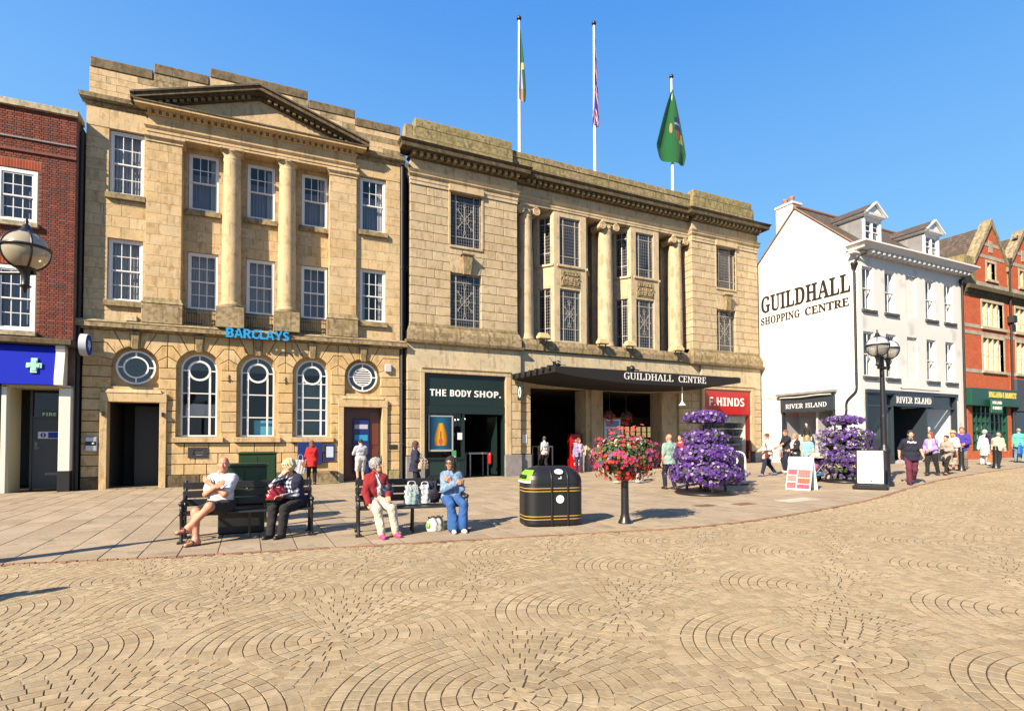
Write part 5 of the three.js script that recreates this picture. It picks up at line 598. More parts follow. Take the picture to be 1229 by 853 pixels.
  const gl = thing('gable_lettering', 'big dark brown painted words on the white gable', 'sign', [X, 0, 0], -Math.PI / 2), brown = M(0.014, 0.008, 0.006, { roughness: 0.95 });
  obj('lettering', txt('GUILDHALL', 'fb', 0.04, 8.92, 5.24, 0.97, 0.001, 0.012, 4, 0.018), brown, gl); obj('lettering', [txt('SHOPPING', 'fb', 0.0, 8.24, 2.5, 0.44, 0.001, 0.012, 4, 0.022), txt('CENTRE', 'fb', 2.8, 8.24, 2.4, 0.44, 0.001, 0.012, 4, 0.022)], brown, gl);
  const dp = M(0.012, 0.009, 0.009, { roughness: 0.5 });
  obj('downpipe', [tube([[X + 0.25, 10.7, Z + 0.3], [X + 0.02, 10.6, Z + 0.1], [X - 0.08, 10.2, Z - 0.12], [X - 0.08, 9.6, Z - 0.12]], 0.055, 8), rod([X - 0.08, 4.3, Z - 0.12], [X - 0.08, 9.8, Z - 0.12], 0.06, 10), tube([[X - 0.08, 4.35, Z - 0.12], [X - 0.08, 4.0, Z - 0.15], [X - 0.08, 3.5, Z - 0.62], [X - 0.08, 3.0, Z - 0.66], [X - 0.08, 2.4, Z - 0.8], [X - 0.08, 0.2, Z - 0.82]], 0.055, 8), lathe([[0.06, 0], [0.16, 0.25], [0.16, 0.34], [0, 0.34]], 12).translate(X - 0.08, 9.95, Z - 0.12)], dp, w);
  obj('downpipe', [rod([35.95, 0, Z + 0.1], [35.95, 10.4, Z + 0.1], 0.06, 10), lathe([[0.06, 0], [0.15, 0.2], [0.15, 0.36], [0, 0.36]], 12).translate(35.95, 10.2, Z + 0.1)], dp, w); obj('side_band', [bx(X - 0.03, X, 3.95, 4.0, -0.2, 1.1)], M(0.55, 0.45, 0.35), w);
  // mannequins in the windows
  const skin = M(0.62, 0.58, 0.54, { roughness: 0.5 });
  const dummy = (label, pos, turn, top, low) => { const o = thing('mannequin', label, 'mannequin', pos, turn, 'mannequins in the clothes shop windows'); obj('torso', [lathe([[0, 0.98], [0.16, 0.98], [0.15, 1.05], [0.125, 1.15], [0.16, 1.33], [0.19, 1.42], [0.14, 1.49], [0.06, 1.52], [0, 1.52]], 16).scale(1.15, 1, 0.7), rod([-0.2, 1.43, 0], [-0.27, 1.0, 0.02], 0.055, 8, 0.06), rod([0.2, 1.43, 0], [0.27, 1.0, 0.02], 0.055, 8, 0.06)], top, o); obj('head', [lathe([[0, 0], [0.05, 0.02], [0.085, 0.12], [0.08, 0.2], [0.04, 0.26], [0, 0.265]], 14).translate(0, 1.55, 0.01), rod([0, 1.48, 0], [0, 1.6, 0], 0.045, 8), rod([-0.27, 1.0, 0.02], [-0.27, 0.78, 0.03], 0.038, 8, 0.04), rod([0.27, 1.0, 0.02], [0.27, 0.78, 0.03], 0.038, 8, 0.04)], skin, o); obj('trousers', [-1, 1].map(s => rod([s * 0.1, 0.04, 0], [s * 0.09, 1.0, 0], 0.07, 10, 0.1)), low, o); obj('stand', new THREE.CylinderGeometry(0.2, 0.2, 0.04, 18).translate(0, 0.02, 0).toNonIndexed(), MT.lead, o); };
  const bk = M(0.015, 0.015, 0.02), wh = M(0.6, 0.6, 0.6), pu = M(0.22, 0.12, 0.35), gr = M(0.2, 0.2, 0.21);
  dummy('mannequin in a dark suit in the side window of the white shop', [X + 0.75, 0.8, 3.7], -1.4, wh, bk); dummy('mannequin in a black jacket at the hall end of the side window', [X + 0.8, 0.8, 2.2], -1.5, bk, gr); dummy('mannequin in lilac in the middle of the side window', [X + 0.9, 0.8, 2.95], -1.5, pu, pu);
  dummy('mannequin in a grey coat at the corner of the street window', [27.95, 0.5, Z - 0.7], 0.1, gr, gr); dummy('first of two dark mannequins in the far street window', [33.0, 0.5, Z - 0.6], 0, bk, bk); dummy('second of two dark mannequins in the far street window', [33.7, 0.5, Z - 0.6], 0, bk, M(0.08, 0.05, 0.06));
}
// ---------------------------------------------------------------- two gabled brick shops at the right
const Zb = 5.62;
function gabled(name, label, x0, xa, x1, strip) {
  const b = thing(name, label, 'building'), st = MT.pale, s2 = M(0.5, 0.45, 0.36, { map: T.stone });
  const hw = Math.min(xa - (x0 + strip), x1 - xa), gx0 = xa - hw, gx1 = xa + hw, W = [[xa - 0.45, xa + 0.45, 10.98, 11.98], [xa - 1.1, xa + 1.2, 8.14, 9.6], [xa - 1.1, xa + 1.2, 5.6, 7.5]];
  const cut = [4.3, 5.6, 7.5, 8.14, 9.6, 9.8, 10.4, 10.98, 11.98], g = []; for (let k = 0; k < cut.length - 1; k++) { const ym = (cut[k] + cut[k + 1]) / 2; let iv = [[x0, x1]]; for (const h of W) if (ym > h[2] && ym < h[3]) iv = iv.flatMap(([p, q]) => h[1] <= p || h[0] >= q ? [[p, q]] : [[p, h[0]], [h[1], q]]); for (const [p, q] of iv) g.push(bx(p, q, cut[k], cut[k + 1], Zb - 0.35, Zb)); }
  g.push(poly([[gx0, 11.98], [gx1, 11.98], [xa, 14.25]], 0.35, Zb)); obj('brick_wall', g, MT.brickFar, b);
  obj('stone_band', [5.42, 7.62, 8.0, 10.5, 11.2, 12.2, 12.95].map((y, k) => k < 5 ? bx(x0, x1, y, y + (k === 3 ? 0.25 : 0.2), Zb - 0.1, Zb + 0.02) : poly([[xa - hw * (14.25 - y) / 2.27 * 0.96, y], [xa + hw * (14.25 - y) / 2.27 * 0.96, y], [xa + hw * (14.05 - y) / 2.27 * 0.96, y + 0.2], [xa - hw * (14.05 - y) / 2.27 * 0.96, y + 0.2]], 0.1, Zb + 0.02)).filter((q, k) => k !== 4), s2, b);
  obj('cornice', tiers(x0, x1, Zb - 0.3, Zb, [[9.8, 9.95, 0.03, 0.06], [9.95, 10.15, 0.1, 0.16], [10.15, 10.38, 0.28, 0.3]], 0, 0), MT.grime, b);
  obj('gable_coping', [-1, 1].map(s => { const p = [[xa, 14.62], [xa + s * (hw + 0.15), 12.02], [xa + s * (hw + 0.15), 11.7], [xa, 14.25]]; return poly(s > 0 ? p : p.reverse(), 0.55, Zb + 0.12); }), M(0.45, 0.4, 0.32, { map: T.mossy }), b);
  obj('kneeler', [cb(x0 - 0.02, gx0 + 0.1, 10.38, 12.1, Zb - 0.8, Zb + 0.05, 0.03)], MT.moss, b); obj('niche', [bx(xa - 0.2, xa + 0.2, 12.6, 13.3, Zb, Zb + 0.03)], s2, b);
  W.forEach((h, k) => { const n = k ? 4 : 2, gs = [bx(h[0] - 0.15, h[0], h[2], h[3], Zb - 0.25, Zb + 0.02), bx(h[1], h[1] + 0.15, h[2], h[3], Zb - 0.25, Zb + 0.02), bx(h[0] - 0.15, h[1] + 0.15, h[3], h[3] + 0.16, Zb - 0.25, Zb + 0.025), bx(h[0] - 0.2, h[1] + 0.2, h[2] - 0.14, h[2], Zb - 0.25, Zb + 0.1)]; const xs = lines(h[0], h[1], n); for (let i = 1; i < n; i++) gs.push(cb(xs[i] - 0.08, xs[i] + 0.08, h[2], h[3], Zb - 0.2, Zb, 0.02)); const win = obj('window', gs, st, b); for (let i = 0; i < n; i++) { pane(xs[i], xs[i + 1], h[2], h[3], Zb - 0.16, MT.glass, win); obj('frame', [bx(xs[i] + 0.08, xs[i] + 0.13, h[2], h[3], Zb - 0.18, Zb - 0.13), bx(xs[i + 1] - 0.13, xs[i + 1] - 0.08, h[2], h[3], Zb - 0.18, Zb - 0.13), bx(xs[i], xs[i + 1], (h[2] + h[3]) / 2, (h[2] + h[3]) / 2 + 0.05, Zb - 0.18, Zb - 0.13)], MT.white, win); obj('curtain', bx(xs[i] + 0.14, xs[i + 1] - 0.3, h[2], h[3], Zb - 0.3, Zb - 0.29), M(0.55, 0.55, 0.52), win); } });
  const Q = []; for (const s of [-1, 1]) { const e = xa + s * (hw + (s < 0 ? strip : 0)), ye = 11.9 - (s < 0 ? strip * 1.0 : 0); Q.push([[xa, 14.25, Zb - 0.4], [e, ye, Zb - 0.4], [e, ye, Zb - 14], [xa, 14.25, Zb - 14]], [[xa, 14.1, Zb - 0.4], [xa, 14.1, Zb - 14], [e, ye - 0.15, Zb - 14], [e, ye - 0.15, Zb - 0.4]], [[xa, 14.25, Zb - 0.4], [xa, 14.1, Zb - 0.4], [e, ye - 0.15, Zb - 0.4], [e, ye, Zb - 0.4]]); }
  obj('roof', quadsToGeo(Q), MT.tile, b); shell(b, x0, x1, 0, 11.5, -4, Zb - 0.35, [4.6, 7.8, 10.3]); obj('side_wall', bx(x0 - 0.02, x0 + 0.25, 4, 11.4, -6, Zb - 0.4), MT.brickFar, b);
  return b;
}
{
  const b1 = gabled('gabled_brick_shop', 'orange brick gabled building over the green health shop', 36.42, 39.42, 41.25, 1.05);
  const gn = M(0.008, 0.07, 0.04, { roughness: 0.4 });
  obj('shop_pier', [bx(36.42, 36.9, 0, 3.5, Zb - 0.3, Zb + 0.02), bx(40.85, 41.25, 0, 3.5, Zb - 0.3, Zb + 0.02), bx(36.9, 40.85, 0, 0.95, Zb - 0.3, Zb)], MT.brickFar, b1);
  const sf = obj('shopfront', [bx(36.9, 37.0, 0.95, 3.5, Zb - 0.2, Zb + 0.01), bx(40.75, 40.85, 0.95, 3.5, Zb - 0.2, Zb + 0.01), ...lines(36.95, 40.8, 8).map(x => bx(x - 0.03, x + 0.03, 0.95, 3.5, Zb - 0.15, Zb - 0.03)), ...[1.5, 2.05, 2.6, 3.1].map(y => bx(36.95, 40.8, y - 0.025, y + 0.025, Zb - 0.14, Zb - 0.04))], gn, b1);
  pane(36.95, 40.8, 0.95, 3.5, Zb - 0.1, MT.glass, sf); obj('shop_back', [bx(36.6, 41, 0.3, 4, Zb - 1.6, Zb - 1.5)], M(0.1, 0.1, 0.08), b1); { const g = []; for (let k = 0; k < 60; k++) { const x = rr(37, 40.6), y = 1.0 + Math.floor(rnd() * 4) * 0.55; g.push(bx(x, x + rr(0.08, 0.2), y, y + rr(0.15, 0.35), Zb - 0.6, Zb - 0.4)); } obj('stock', g, M(0.3, 0.3, 0.2), b1, { kind: 'stuff' }); }
  const fs = thing('health_shop_sign', 'dark green fascia with gold lettering over the health shop', 'sign'); obj('board', cb(36.15, 41.45, 3.5, 4.5, Zb - 0.1, Zb + 0.35, 0.03), gn, fs); obj('lettering', [txt('HOLLAND & BARRETT', 'fb', 38.0, 4.0, 3.1, 0.34, Zb + 0.35, 0.015)], M(0.7, 0.55, 0.1), fs);
  const hs = thing('green_hanging_sign', 'green projecting sign hanging under the health shop fascia', 'sign', [38.4, 0, Zb + 0.5]); obj('board', cb(-0.62, 0.62, 3.1, 3.9, 0, 0.06, 0.01), M(0.01, 0.12, 0.06), hs); obj('lettering', [txt('HOLLAND', 'sb', -0.5, 3.6, 1.0, 0.18, 0.06, 0.008), txt('& BARRETT', 'sb', -0.5, 3.3, 1.0, 0.18, 0.06, 0.008)], MT.white, hs); obj('bracket', rod([0, 3.95, 0.03], [0, 3.95, -0.2], 0.02, 6), MT.iron, hs);
  const b2 = gabled('gabled_brick_office', 'brick gabled building cut off by the right edge of the picture', 41.32, 43.25, 46.2, 0);
  obj('downpipe', [rod([41.3, 0, Zb + 0.12], [41.3, 12.3, Zb + 0.12], 0.06, 10), bx(41.1, 41.5, 8.6, 9.0, Zb + 0.02, Zb + 0.35), lathe([[0.06, 0], [0.16, 0.3], [0, 0.3]], 10).translate(41.3, 12.2, Zb + 0.12)], M(0.02, 0.02, 0.02), b2);
  obj('shopfront', [bx(41.5, 46.2, 3.3, 5.2, Zb - 0.2, Zb + 0.25), bx(41.5, 41.7, 0, 3.4, Zb - 0.2, Zb + 0.05), bx(45.9, 46.2, 0, 3.4, Zb - 0.2, Zb + 0.05), bx(41.7, 46, 0, 0.8, Zb - 0.2, Zb)], M(0.05, 0.06, 0.08), b2); pane(41.7, 45.9, 0.8, 3.3, Zb - 0.1, MT.glassDark, b2);
  const bi = thing('roof_pigeon', 'dark pigeon perched on the far brick gable', 'bird', [42.65, 13.86, Zb - 0.1], -0.4); obj('body', [new THREE.SphereGeometry(0.1, 12, 10).scale(1, 0.85, 1.7).translate(0, 0.12, 0), new THREE.SphereGeometry(0.055, 10, 8).translate(0, 0.24, 0.14), rod([0, 0.12, -0.12], [0, 0.06, -0.32], 0.05, 6, 0.03), rod([0.03, 0, 0], [0.03, 0.08, 0], 0.01, 5), rod([-0.03, 0, 0], [-0.03, 0.08, 0], 0.01, 5)], M(0.03, 0.03, 0.035), bi);
}
// ---------------------------------------------------------------- people: joints, limbs as tapered capsules joined smoothly, meshed as one surface
const V = (x, y, z) => new THREE.Vector3(x, y, z);
const smin = (a, b, k) => { const h = Math.max(k - Math.abs(a - b), 0) / k; return Math.min(a, b) - h * h * k * 0.25; };
function cone(a, b, ra, rb) {                                          // distance to a capsule whose radius runs from ra to rb
  const ax = a.x, ay = a.y, az = a.z, dx = b.x - ax, dy = b.y - ay, dz = b.z - az, l2 = Math.max(1e-9, dx * dx + dy * dy + dz * dz);
  return (x, y, z) => { const px = x - ax, py = y - ay, pz = z - az; let t = (px * dx + py * dy + pz * dz) / l2; t = t < 0 ? 0 : t > 1 ? 1 : t; const qx = px - dx * t, qy = py - dy * t, qz = pz - dz * t; return Math.sqrt(qx * qx + qy * qy + qz * qz) - (ra + (rb - ra) * t); };
}
function blob(prims, k) { return (x, y, z) => { let d = 9; for (let i = 0; i < prims.length; i++) d = smin(d, prims[i](x, y, z), k); return d; }; }
function netMesh(f, lo, hi, c) {                                       // surface nets over a grid, empty blocks skipped
  const n = [0, 1, 2].map(k => Math.ceil((hi[k] - lo[k]) / c / 4) * 4 + 1), [nx, ny, nz] = n, F = new Float32Array(nx * ny * nz).fill(1), B = 4, far = c * B * 0.9 + c;
  const id = (i, j, k) => (k * ny + j) * nx + i;
  for (let k = 0; k < nz - 1; k += B) for (let j = 0; j < ny - 1; j += B) for (let i = 0; i < nx - 1; i += B) {
    const d = f(lo[0] + (i + 2) * c, lo[1] + (j + 2) * c, lo[2] + (k + 2) * c); const sk = Math.abs(d) > far * 1.25;
    for (let w = k; w <= Math.min(nz - 1, k + B); w++) for (let v = j; v <= Math.min(ny - 1, j + B); v++) for (let u = i; u <= Math.min(nx - 1, i + B); u++) { const q = id(u, v, w); if (sk) { if (F[q] === 1) F[q] = d > 0 ? 0.999 : -0.999; } else if (Math.abs(F[q]) >= 0.999) F[q] = f(lo[0] + u * c, lo[1] + v * c, lo[2] + w * c); }
  }
  const vi = new Int32Array(nx * ny * nz).fill(-1), P = [], I = [];
  for (let k = 0; k < nz - 1; k++) for (let j = 0; j < ny - 1; j++) for (let i = 0; i < nx - 1; i++) {
    let m = 0, sx = 0, sy = 0, sz = 0; const val = []; let neg = 0; for (let q = 0; q < 8; q++) { const v = F[id(i + (q & 1), j + (q >> 1 & 1), k + (q >> 2))]; val.push(v); if (v < 0) neg++; }
    if (neg === 0 || neg === 8) continue;
    for (let a = 0; a < 8; a++) for (const bit of [1, 2, 4]) if (!(a & bit)) { const b = a | bit; if (val[a] < 0 !== val[b] < 0) { const t = val[a] / (val[a] - val[b]); sx += (a & 1) + (bit === 1 ? t : 0); sy += (a >> 1 & 1) + (bit === 2 ? t : 0); sz += (a >> 2) + (bit === 4 ? t : 0); m++; } }
    vi[id(i, j, k)] = P.length / 3; P.push(lo[0] + (i + sx / m) * c, lo[1] + (j + sy / m) * c, lo[2] + (k + sz / m) * c);
  }
  const quad = (a, b, cc, d, s) => { if (a < 0 || b < 0 || cc < 0 || d < 0) return; s ? I.push(a, b, cc, a, cc, d) : I.push(a, cc, b, a, d, cc); };
  for (let k = 1; k < nz - 1; k++) for (let j = 1; j < ny - 1; j++) for (let i = 1; i < nx - 1; i++) { const s = F[id(i, j, k)] < 0;
    if (s !== F[id(i + 1, j, k)] < 0) quad(vi[id(i, j - 1, k - 1)], vi[id(i, j, k - 1)], vi[id(i, j, k)], vi[id(i, j - 1, k)], s);
    if (s !== F[id(i, j + 1, k)] < 0) quad(vi[id(i - 1, j, k - 1)], vi[id(i - 1, j, k)], vi[id(i, j, k)], vi[id(i, j, k - 1)], s);
    if (s !== F[id(i, j, k + 1)] < 0) quad(vi[id(i - 1, j - 1, k)], vi[id(i, j - 1, k)], vi[id(i, j, k)], vi[id(i - 1, j, k)], s); }
  const g = new THREE.BufferGeometry(); g.setAttribute('position', new THREE.Float32BufferAttribute(P, 3)); g.setIndex(I); g.computeVertexNormals(); return g;
}
function bounds(pts, pad) { const lo = [9, 9, 9], hi = [-9, -9, -9]; for (const p of pts) [p.x, p.y, p.z].forEach((v, k) => { lo[k] = Math.min(lo[k], v - pad); hi[k] = Math.max(hi[k], v + pad); }); return [lo, hi]; }
function ik(a, t, l1, l2, pole) { const d = t.clone().sub(a); let L_ = d.length(); const m = (l1 + l2) * 0.998; if (L_ > m) { d.multiplyScalar(m / L_); L_ = m; } const e = d.clone().divideScalar(L_), c = (l1 * l1 - l2 * l2 + L_ * L_) / (2 * L_), h = Math.sqrt(Math.max(0, l1 * l1 - c * c)), p = pole.clone().sub(e.clone().multiplyScalar(pole.dot(e))).normalize(); return [a.clone().addScaledVector(e, c).addScaledVector(p, h), a.clone().add(d)]; }
const clothTex = tex(128, (u, v) => { const c = 0.82 + 0.26 * fbm(u, v, 8, 4, 301) - 0.06 * ((Math.floor(u * 64) + Math.floor(v * 64)) % 2); return [c, c, c]; }, true, 3), clothBump = tex(128, (u, v) => fbm(u * 1, v, 5, 4, 311), false, 2.2);
const fab = (r, g, b, o = {}) => new THREE.MeshStandardMaterial({ color: L(r, g, b), roughness: 0.95, map: clothTex, bumpMap: clothBump, bumpScale: 0.03, ...o });
const wob = (x, y, z) => 0.0035 * Math.sin(x * 31 + y * 13 + 2 * Math.sin(z * 9)) * Math.sin(y * 21 + z * 27 + 2 * Math.sin(x * 11)) + 0.0012 * Math.sin(y * 71 + x * 37 + z * 31);
function person(o) {
  const H = o.h || 1.68, s = H / 1.7, b = o.build || 1, c = (o.cell || 0.012), g = thing('person', o.label, 'person', [o.x, gy(o.x) + (o.y || 0), o.z], o.turn || 0);
  const sit = !!o.sit, lean = o.lean || 0, hipY = sit ? o.sit : (o.hip || 0.885) * s, hip = V(0, hipY, 0);
  const up = V(0, Math.cos(lean), Math.sin(lean)), fw = V(0, -Math.sin(lean), Math.cos(lean)), at = (x, y, z) => hip.clone().add(V(x * s, 0, 0)).addScaledVector(up, y * s).addScaledVector(fw, z * s);
  const sw = (o.male ? 0.168 : 0.142), J = { sL: at(sw, 0.44, 0), sR: at(-sw, 0.44, 0), hL: at(0.085, 0, 0), hR: at(-0.085, 0, 0), neck: at(0, 0.53, 0) };
  const ua = 0.285 * s, fa = 0.255 * s, th = 0.425 * s, sh = 0.405 * s, T3 = a => V(a[0] * s, a[1] * s, a[2] * s);
  const foot = { L: o.footL || [0.1, 0.08, 0.02], R: o.footR || [-0.1, 0.08, 0] }, hand = { L: o.handL || [0.25, 0.8, 0.03], R: o.handR || [-0.25, 0.8, 0.03] };
  for (const q of ['L', 'R']) { const sg = q === 'L' ? 1 : -1; [J['k' + q], J['a' + q]] = ik(J['h' + q], T3(foot[q]), th, sh, V(sg * 0.12, 0.25, 1)); [J['e' + q], J['w' + q]] = ik(J['s' + q], T3(hand[q]), ua, fa, o['pole' + q] ? V(...o['pole' + q]) : V(sg * 0.5, -0.35, -0.8)); }
  // head frame
  const hy = o.headYaw || 0, hp = o.headPitch || 0, hf = V(Math.sin(hy) * Math.cos(hp), -Math.sin(hp), Math.cos(hy) * Math.cos(hp)), hr = V(Math.cos(hy), 0, -Math.sin(hy)), hu = hf.clone().cross(hr), hc = J.neck.clone().addScaledVector(up, 0.125 * s).addScaledVector(hf, 0.025), hk = 1 / (0.98 * s);
  const loc = (x, y, z) => { const dx = (x - hc.x) * hk, dy = (y - hc.y) * hk, dz = (z - hc.z) * hk; return [dx * hr.x + dy * hr.y + dz * hr.z, dx * hu.x + dy * hu.y + dz * hu.z, dx * hf.x + dy * hf.y + dz * hf.z]; };
  const ell = (p, cx, cy, cz, rx, ry, rz) => { const x = (p[0] - cx), y = (p[1] - cy), z = (p[2] - cz), k0 = Math.hypot(x / rx, y / ry, z / rz), k1 = Math.hypot(x / rx / rx, y / ry / ry, z / rz / rz); return k1 < 1e-6 ? -Math.min(rx, ry, rz) : k0 * (k0 - 1) / k1; };
  const headF = (x, y, z) => { const p = loc(x, y, z), q = [Math.abs(p[0]), p[1], p[2]]; let d = ell(p, 0, 0.035, -0.012, 0.076, 0.092, 0.096); d = smin(d, ell(p, 0, -0.035, 0.022, 0.06, 0.08, 0.07), 0.03); d = smin(d, ell(p, 0, -0.09, 0.05, 0.033, 0.026, 0.033), 0.03); d = smin(d, ell(q, 0.035, -0.02, 0.062, 0.026, 0.024, 0.024), 0.02); d = smin(d, ell(p, 0, 0.036, 0.078, 0.05, 0.014, 0.018), 0.02); d = Math.max(d, -ell(q, 0.032, 0.008, 0.105, 0.019, 0.013, 0.022)); d = smin(d, ell(q, 0.031, 0.008, 0.078, 0.013, 0.011, 0.012), 0.004); d = smin(d, ell(p, 0, -0.005, 0.093, 0.009, 0.028, 0.016), 0.012); d = smin(d, ell(p, 0, -0.024, 0.101, 0.015, 0.01, 0.014), 0.01); d = smin(d, ell(p, 0, -0.056, 0.088, 0.024, 0.008, 0.01), 0.008); d = Math.max(d, -ell(p, 0, -0.0565, 0.101, 0.022, 0.0018, 0.008)); d = smin(d, ell(q, 0.079, 0, -0.008, 0.012, 0.032, 0.02), 0.008); const n = J.neck, c2 = cone(n.clone().addScaledVector(up, -0.05), hc.clone().addScaledVector(hu, -0.05).addScaledVector(hf, -0.02), 0.056 * s, 0.05 * s); return smin(d / hk, c2(x, y, z), 0.03); };
  // hands
  const handF = q => { const w = J['w' + q], e = J['e' + q], d = w.clone().sub(e).normalize(), sg = q === 'L' ? 1 : -1, n0 = o['palm' + q] ? V(...o['palm' + q]) : V(-sg, 0, 0.15), n = n0.sub(d.clone().multiplyScalar(n0.dot(d))).normalize(), a = d.clone().cross(n).multiplyScalar(sg), S = 1.0 * s, curl = o.curl ?? 0.5, pr = [], tip = w.clone(); const P0 = (l, ac, nn) => w.clone().addScaledVector(d, l * S).addScaledVector(a, ac * S).addScaledVector(n, nn * S);
    for (let k = 0; k < 4; k++) { const ac = (k - 1.5) * 0.02, base = P0(0.085 - Math.abs(k - 1.2) * 0.006, ac, 0), ln = [0.036, 0.041, 0.038, 0.03][k] * S; pr.push(cone(P0(0.012, ac * 0.75, 0), base, 0.014 * S, 0.0115 * S)); let p = base, ang = 0.15; for (let m = 0; m < 3; m++) { ang += curl * (m ? 0.75 : 0.6); const nx = p.clone().addScaledVector(d, Math.cos(ang) * ln * (1 - m * 0.2)).addScaledVector(n, Math.sin(ang) * ln * (1 - m * 0.2)).addScaledVector(a, ac * 0.06); pr.push(cone(p, nx, 0.0095 * S, 0.0085 * S)); p = nx; } tip.copy(p); }
    const t0 = P0(0.025, -0.03, 0.006), t1 = P0(0.058, -0.052, 0.02), t2 = P0(0.085, -0.055, 0.038); pr.push(cone(P0(0.01, -0.01, 0), t0, 0.014, 0.013), cone(t0, t1, 0.0125, 0.0105), cone(t1, t2, 0.0105, 0.009), cone(e.clone().lerp(w, 0.75), w, 0.03 * s, 0.025 * s)); const f = blob(pr, 0.009); return [f, bounds([w, P0(0.17, -0.06, 0.04), P0(0.17, 0.05, -0.02), P0(0.09, 0.05, 0.1), e.clone().lerp(w, 0.8), tip], 0.035)]; };
  // body
  const tors = k => [cone(at(-0.08, 0.03, 0), at(0.08, 0.03, 0), 0.112 * b * s + k, 0.112 * b * s + k), cone(at(-0.055, 0.2, 0.015 * b), at(0.055, 0.2, 0.015 * b), 0.105 * b * s + k, 0.105 * b * s + k), cone(at(-0.075, 0.36, 0.01), at(0.075, 0.36, 0.01), 0.112 * (b * 0.6 + 0.4) * s + k, 0.112 * (b * 0.6 + 0.4) * s + k), cone(at(-sw + 0.02, 0.43, -0.005), at(sw - 0.02, 0.43, -0.005), 0.054 * s + k, 0.054 * s + k), cone(at(0, 0.42, 0), at(0, 0.53, 0.0), 0.08 * s + k, 0.052 * s + k), cone(at(0, 0.5, -0.01), at(-sw * 0.85, 0.45, -0.005), 0.045 * s + k, 0.042 * s + k), cone(at(0, 0.5, -0.01), at(sw * 0.85, 0.45, -0.005), 0.045 * s + k, 0.042 * s + k)];
  if (!o.male) for (const q of [-1, 1]) tors.bust = true;
  const bust = k => o.male ? [] : [cone(at(-0.075, 0.33, 0.075), at(-0.07, 0.34, 0.08), 0.058 * s + k, 0.055 * s + k), cone(at(0.075, 0.33, 0.075), at(0.07, 0.34, 0.08), 0.058 * s + k, 0.055 * s + k)];
  const arm = (q, k, f1 = 1) => { const r = [cone(J['s' + q], J['e' + q].clone().lerp(J['s' + q], f1 >= 0.5 ? 0 : 1 - f1 * 2), (o.male ? 0.051 : 0.045) * s + k, 0.04 * s + k)]; if (f1 > 0.5) r.push(cone(J['e' + q], J['e' + q].clone().lerp(J['w' + q], Math.min(1, (f1 - 0.5) * 2)), 0.04 * s + k, 0.029 * s + k)); return r; };
  const leg = (q, k, f1 = 1, fl = 0) => { const r = [cone(J['h' + q], J['h' + q].clone().lerp(J['k' + q], Math.min(1, f1 * 2)), 0.092 * (0.5 + b / 2) * s + k, 0.06 * s + k)]; if (f1 > 0.5) r.push(cone(J['k' + q], J['k' + q].clone().lerp(J['a' + q], Math.min(1, (f1 - 0.5) * 2)), 0.06 * s + k, (0.042 + fl) * s + k)); return r; };
  const footDir = q => { const y = o['toe' + q] || 0; return V(Math.sin(y), 0, Math.cos(y)); }, sole = q => { const a = J['a' + q], d = footDir(q), tl = o['tip' + q] || 0, h1 = a.clone().addScaledVector(d, -0.045 * s).add(V(0, -0.04 * s, 0)), t1 = a.clone().addScaledVector(d, 0.15 * s).add(V(0, -0.05 * s + tl, 0)); return [h1, t1, a]; };
  const ft = (q, k) => { const [h1, t1, a] = sole(q); return [cone(h1, t1, 0.036 * s + k, 0.03 * s + k), cone(a, a.clone().add(V(0, -0.02, 0)), 0.042 * s + k, 0.042 * s + k)]; };
  const bodyF = blob([...tors(0), ...arm('L', 0), ...arm('R', 0), ...leg('L', 0), ...leg('R', 0), ...ft('L', 0), ...ft('R', 0)], 0.045);
  const skin = (o.skin || [0.56, 0.31, 0.2]).map(v => v * AL), geos = [], paint = (gg, fn) => { const p = gg.attributes.position, a = new Float32Array(p.count * 3); for (let i = 0; i < p.count; i++) a.set(fn(p.getX(i), p.getY(i), p.getZ(i)), i * 3); gg.setAttribute('color', new THREE.BufferAttribute(a, 3)); return gg; };
  const bb = bounds(Object.values(J), 0.19); geos.push(paint(netMesh(bodyF, ...bb, c * 1.1), () => skin));
  const hb = bounds([hc, J.neck], 0.15); geos.push(paint(netMesh(headF, hb[0], hb[1], Math.min(0.007, c * 0.5)), (x, y, z) => { const p = loc(x, y, z), ax = Math.abs(p[0]); const e = Math.hypot(ax - 0.032, (p[1] - 0.008) * 1.3); if (p[2] > 0.06 && e < 0.0075) return [0.03, 0.02, 0.015]; if (p[2] > 0.06 && e < 0.0135) return [0.5, 0.45, 0.42]; if (p[2] > 0.06 && Math.abs(p[1] + 0.056) < 0.011 && ax < 0.026) return [skin[0] * 0.85, skin[1] * 0.5, skin[2] * 0.5]; if (p[2] > 0.06 && Math.abs(p[1] - 0.034 + ax * 0.1) < 0.006 && ax > 0.012 && ax < 0.05) return (o.hair || [0.1, 0.06, 0.04]).map(v => v * 0.7 + 0.02); return skin; }));
  for (const q of ['L', 'R']) { const [f, hbb] = handF(q); geos.push(paint(netMesh(f, hbb[0], hbb[1], Math.max(0.005, c * 0.45)), () => skin)); }
  const body = shade(new THREE.Mesh(mergeGeometries(geos.map(q => q.toNonIndexed())), new THREE.MeshStandardMaterial({ vertexColors: true, roughness: 0.6 }))); body.name = 'body'; g.add(body);
  const put = (name, f, bnd, m, cell = c) => { const q = netMesh(f, bnd[0], bnd[1], cell); boxUVs(q); const me = shade(new THREE.Mesh(q, m)); me.name = name; g.add(me); return me; };
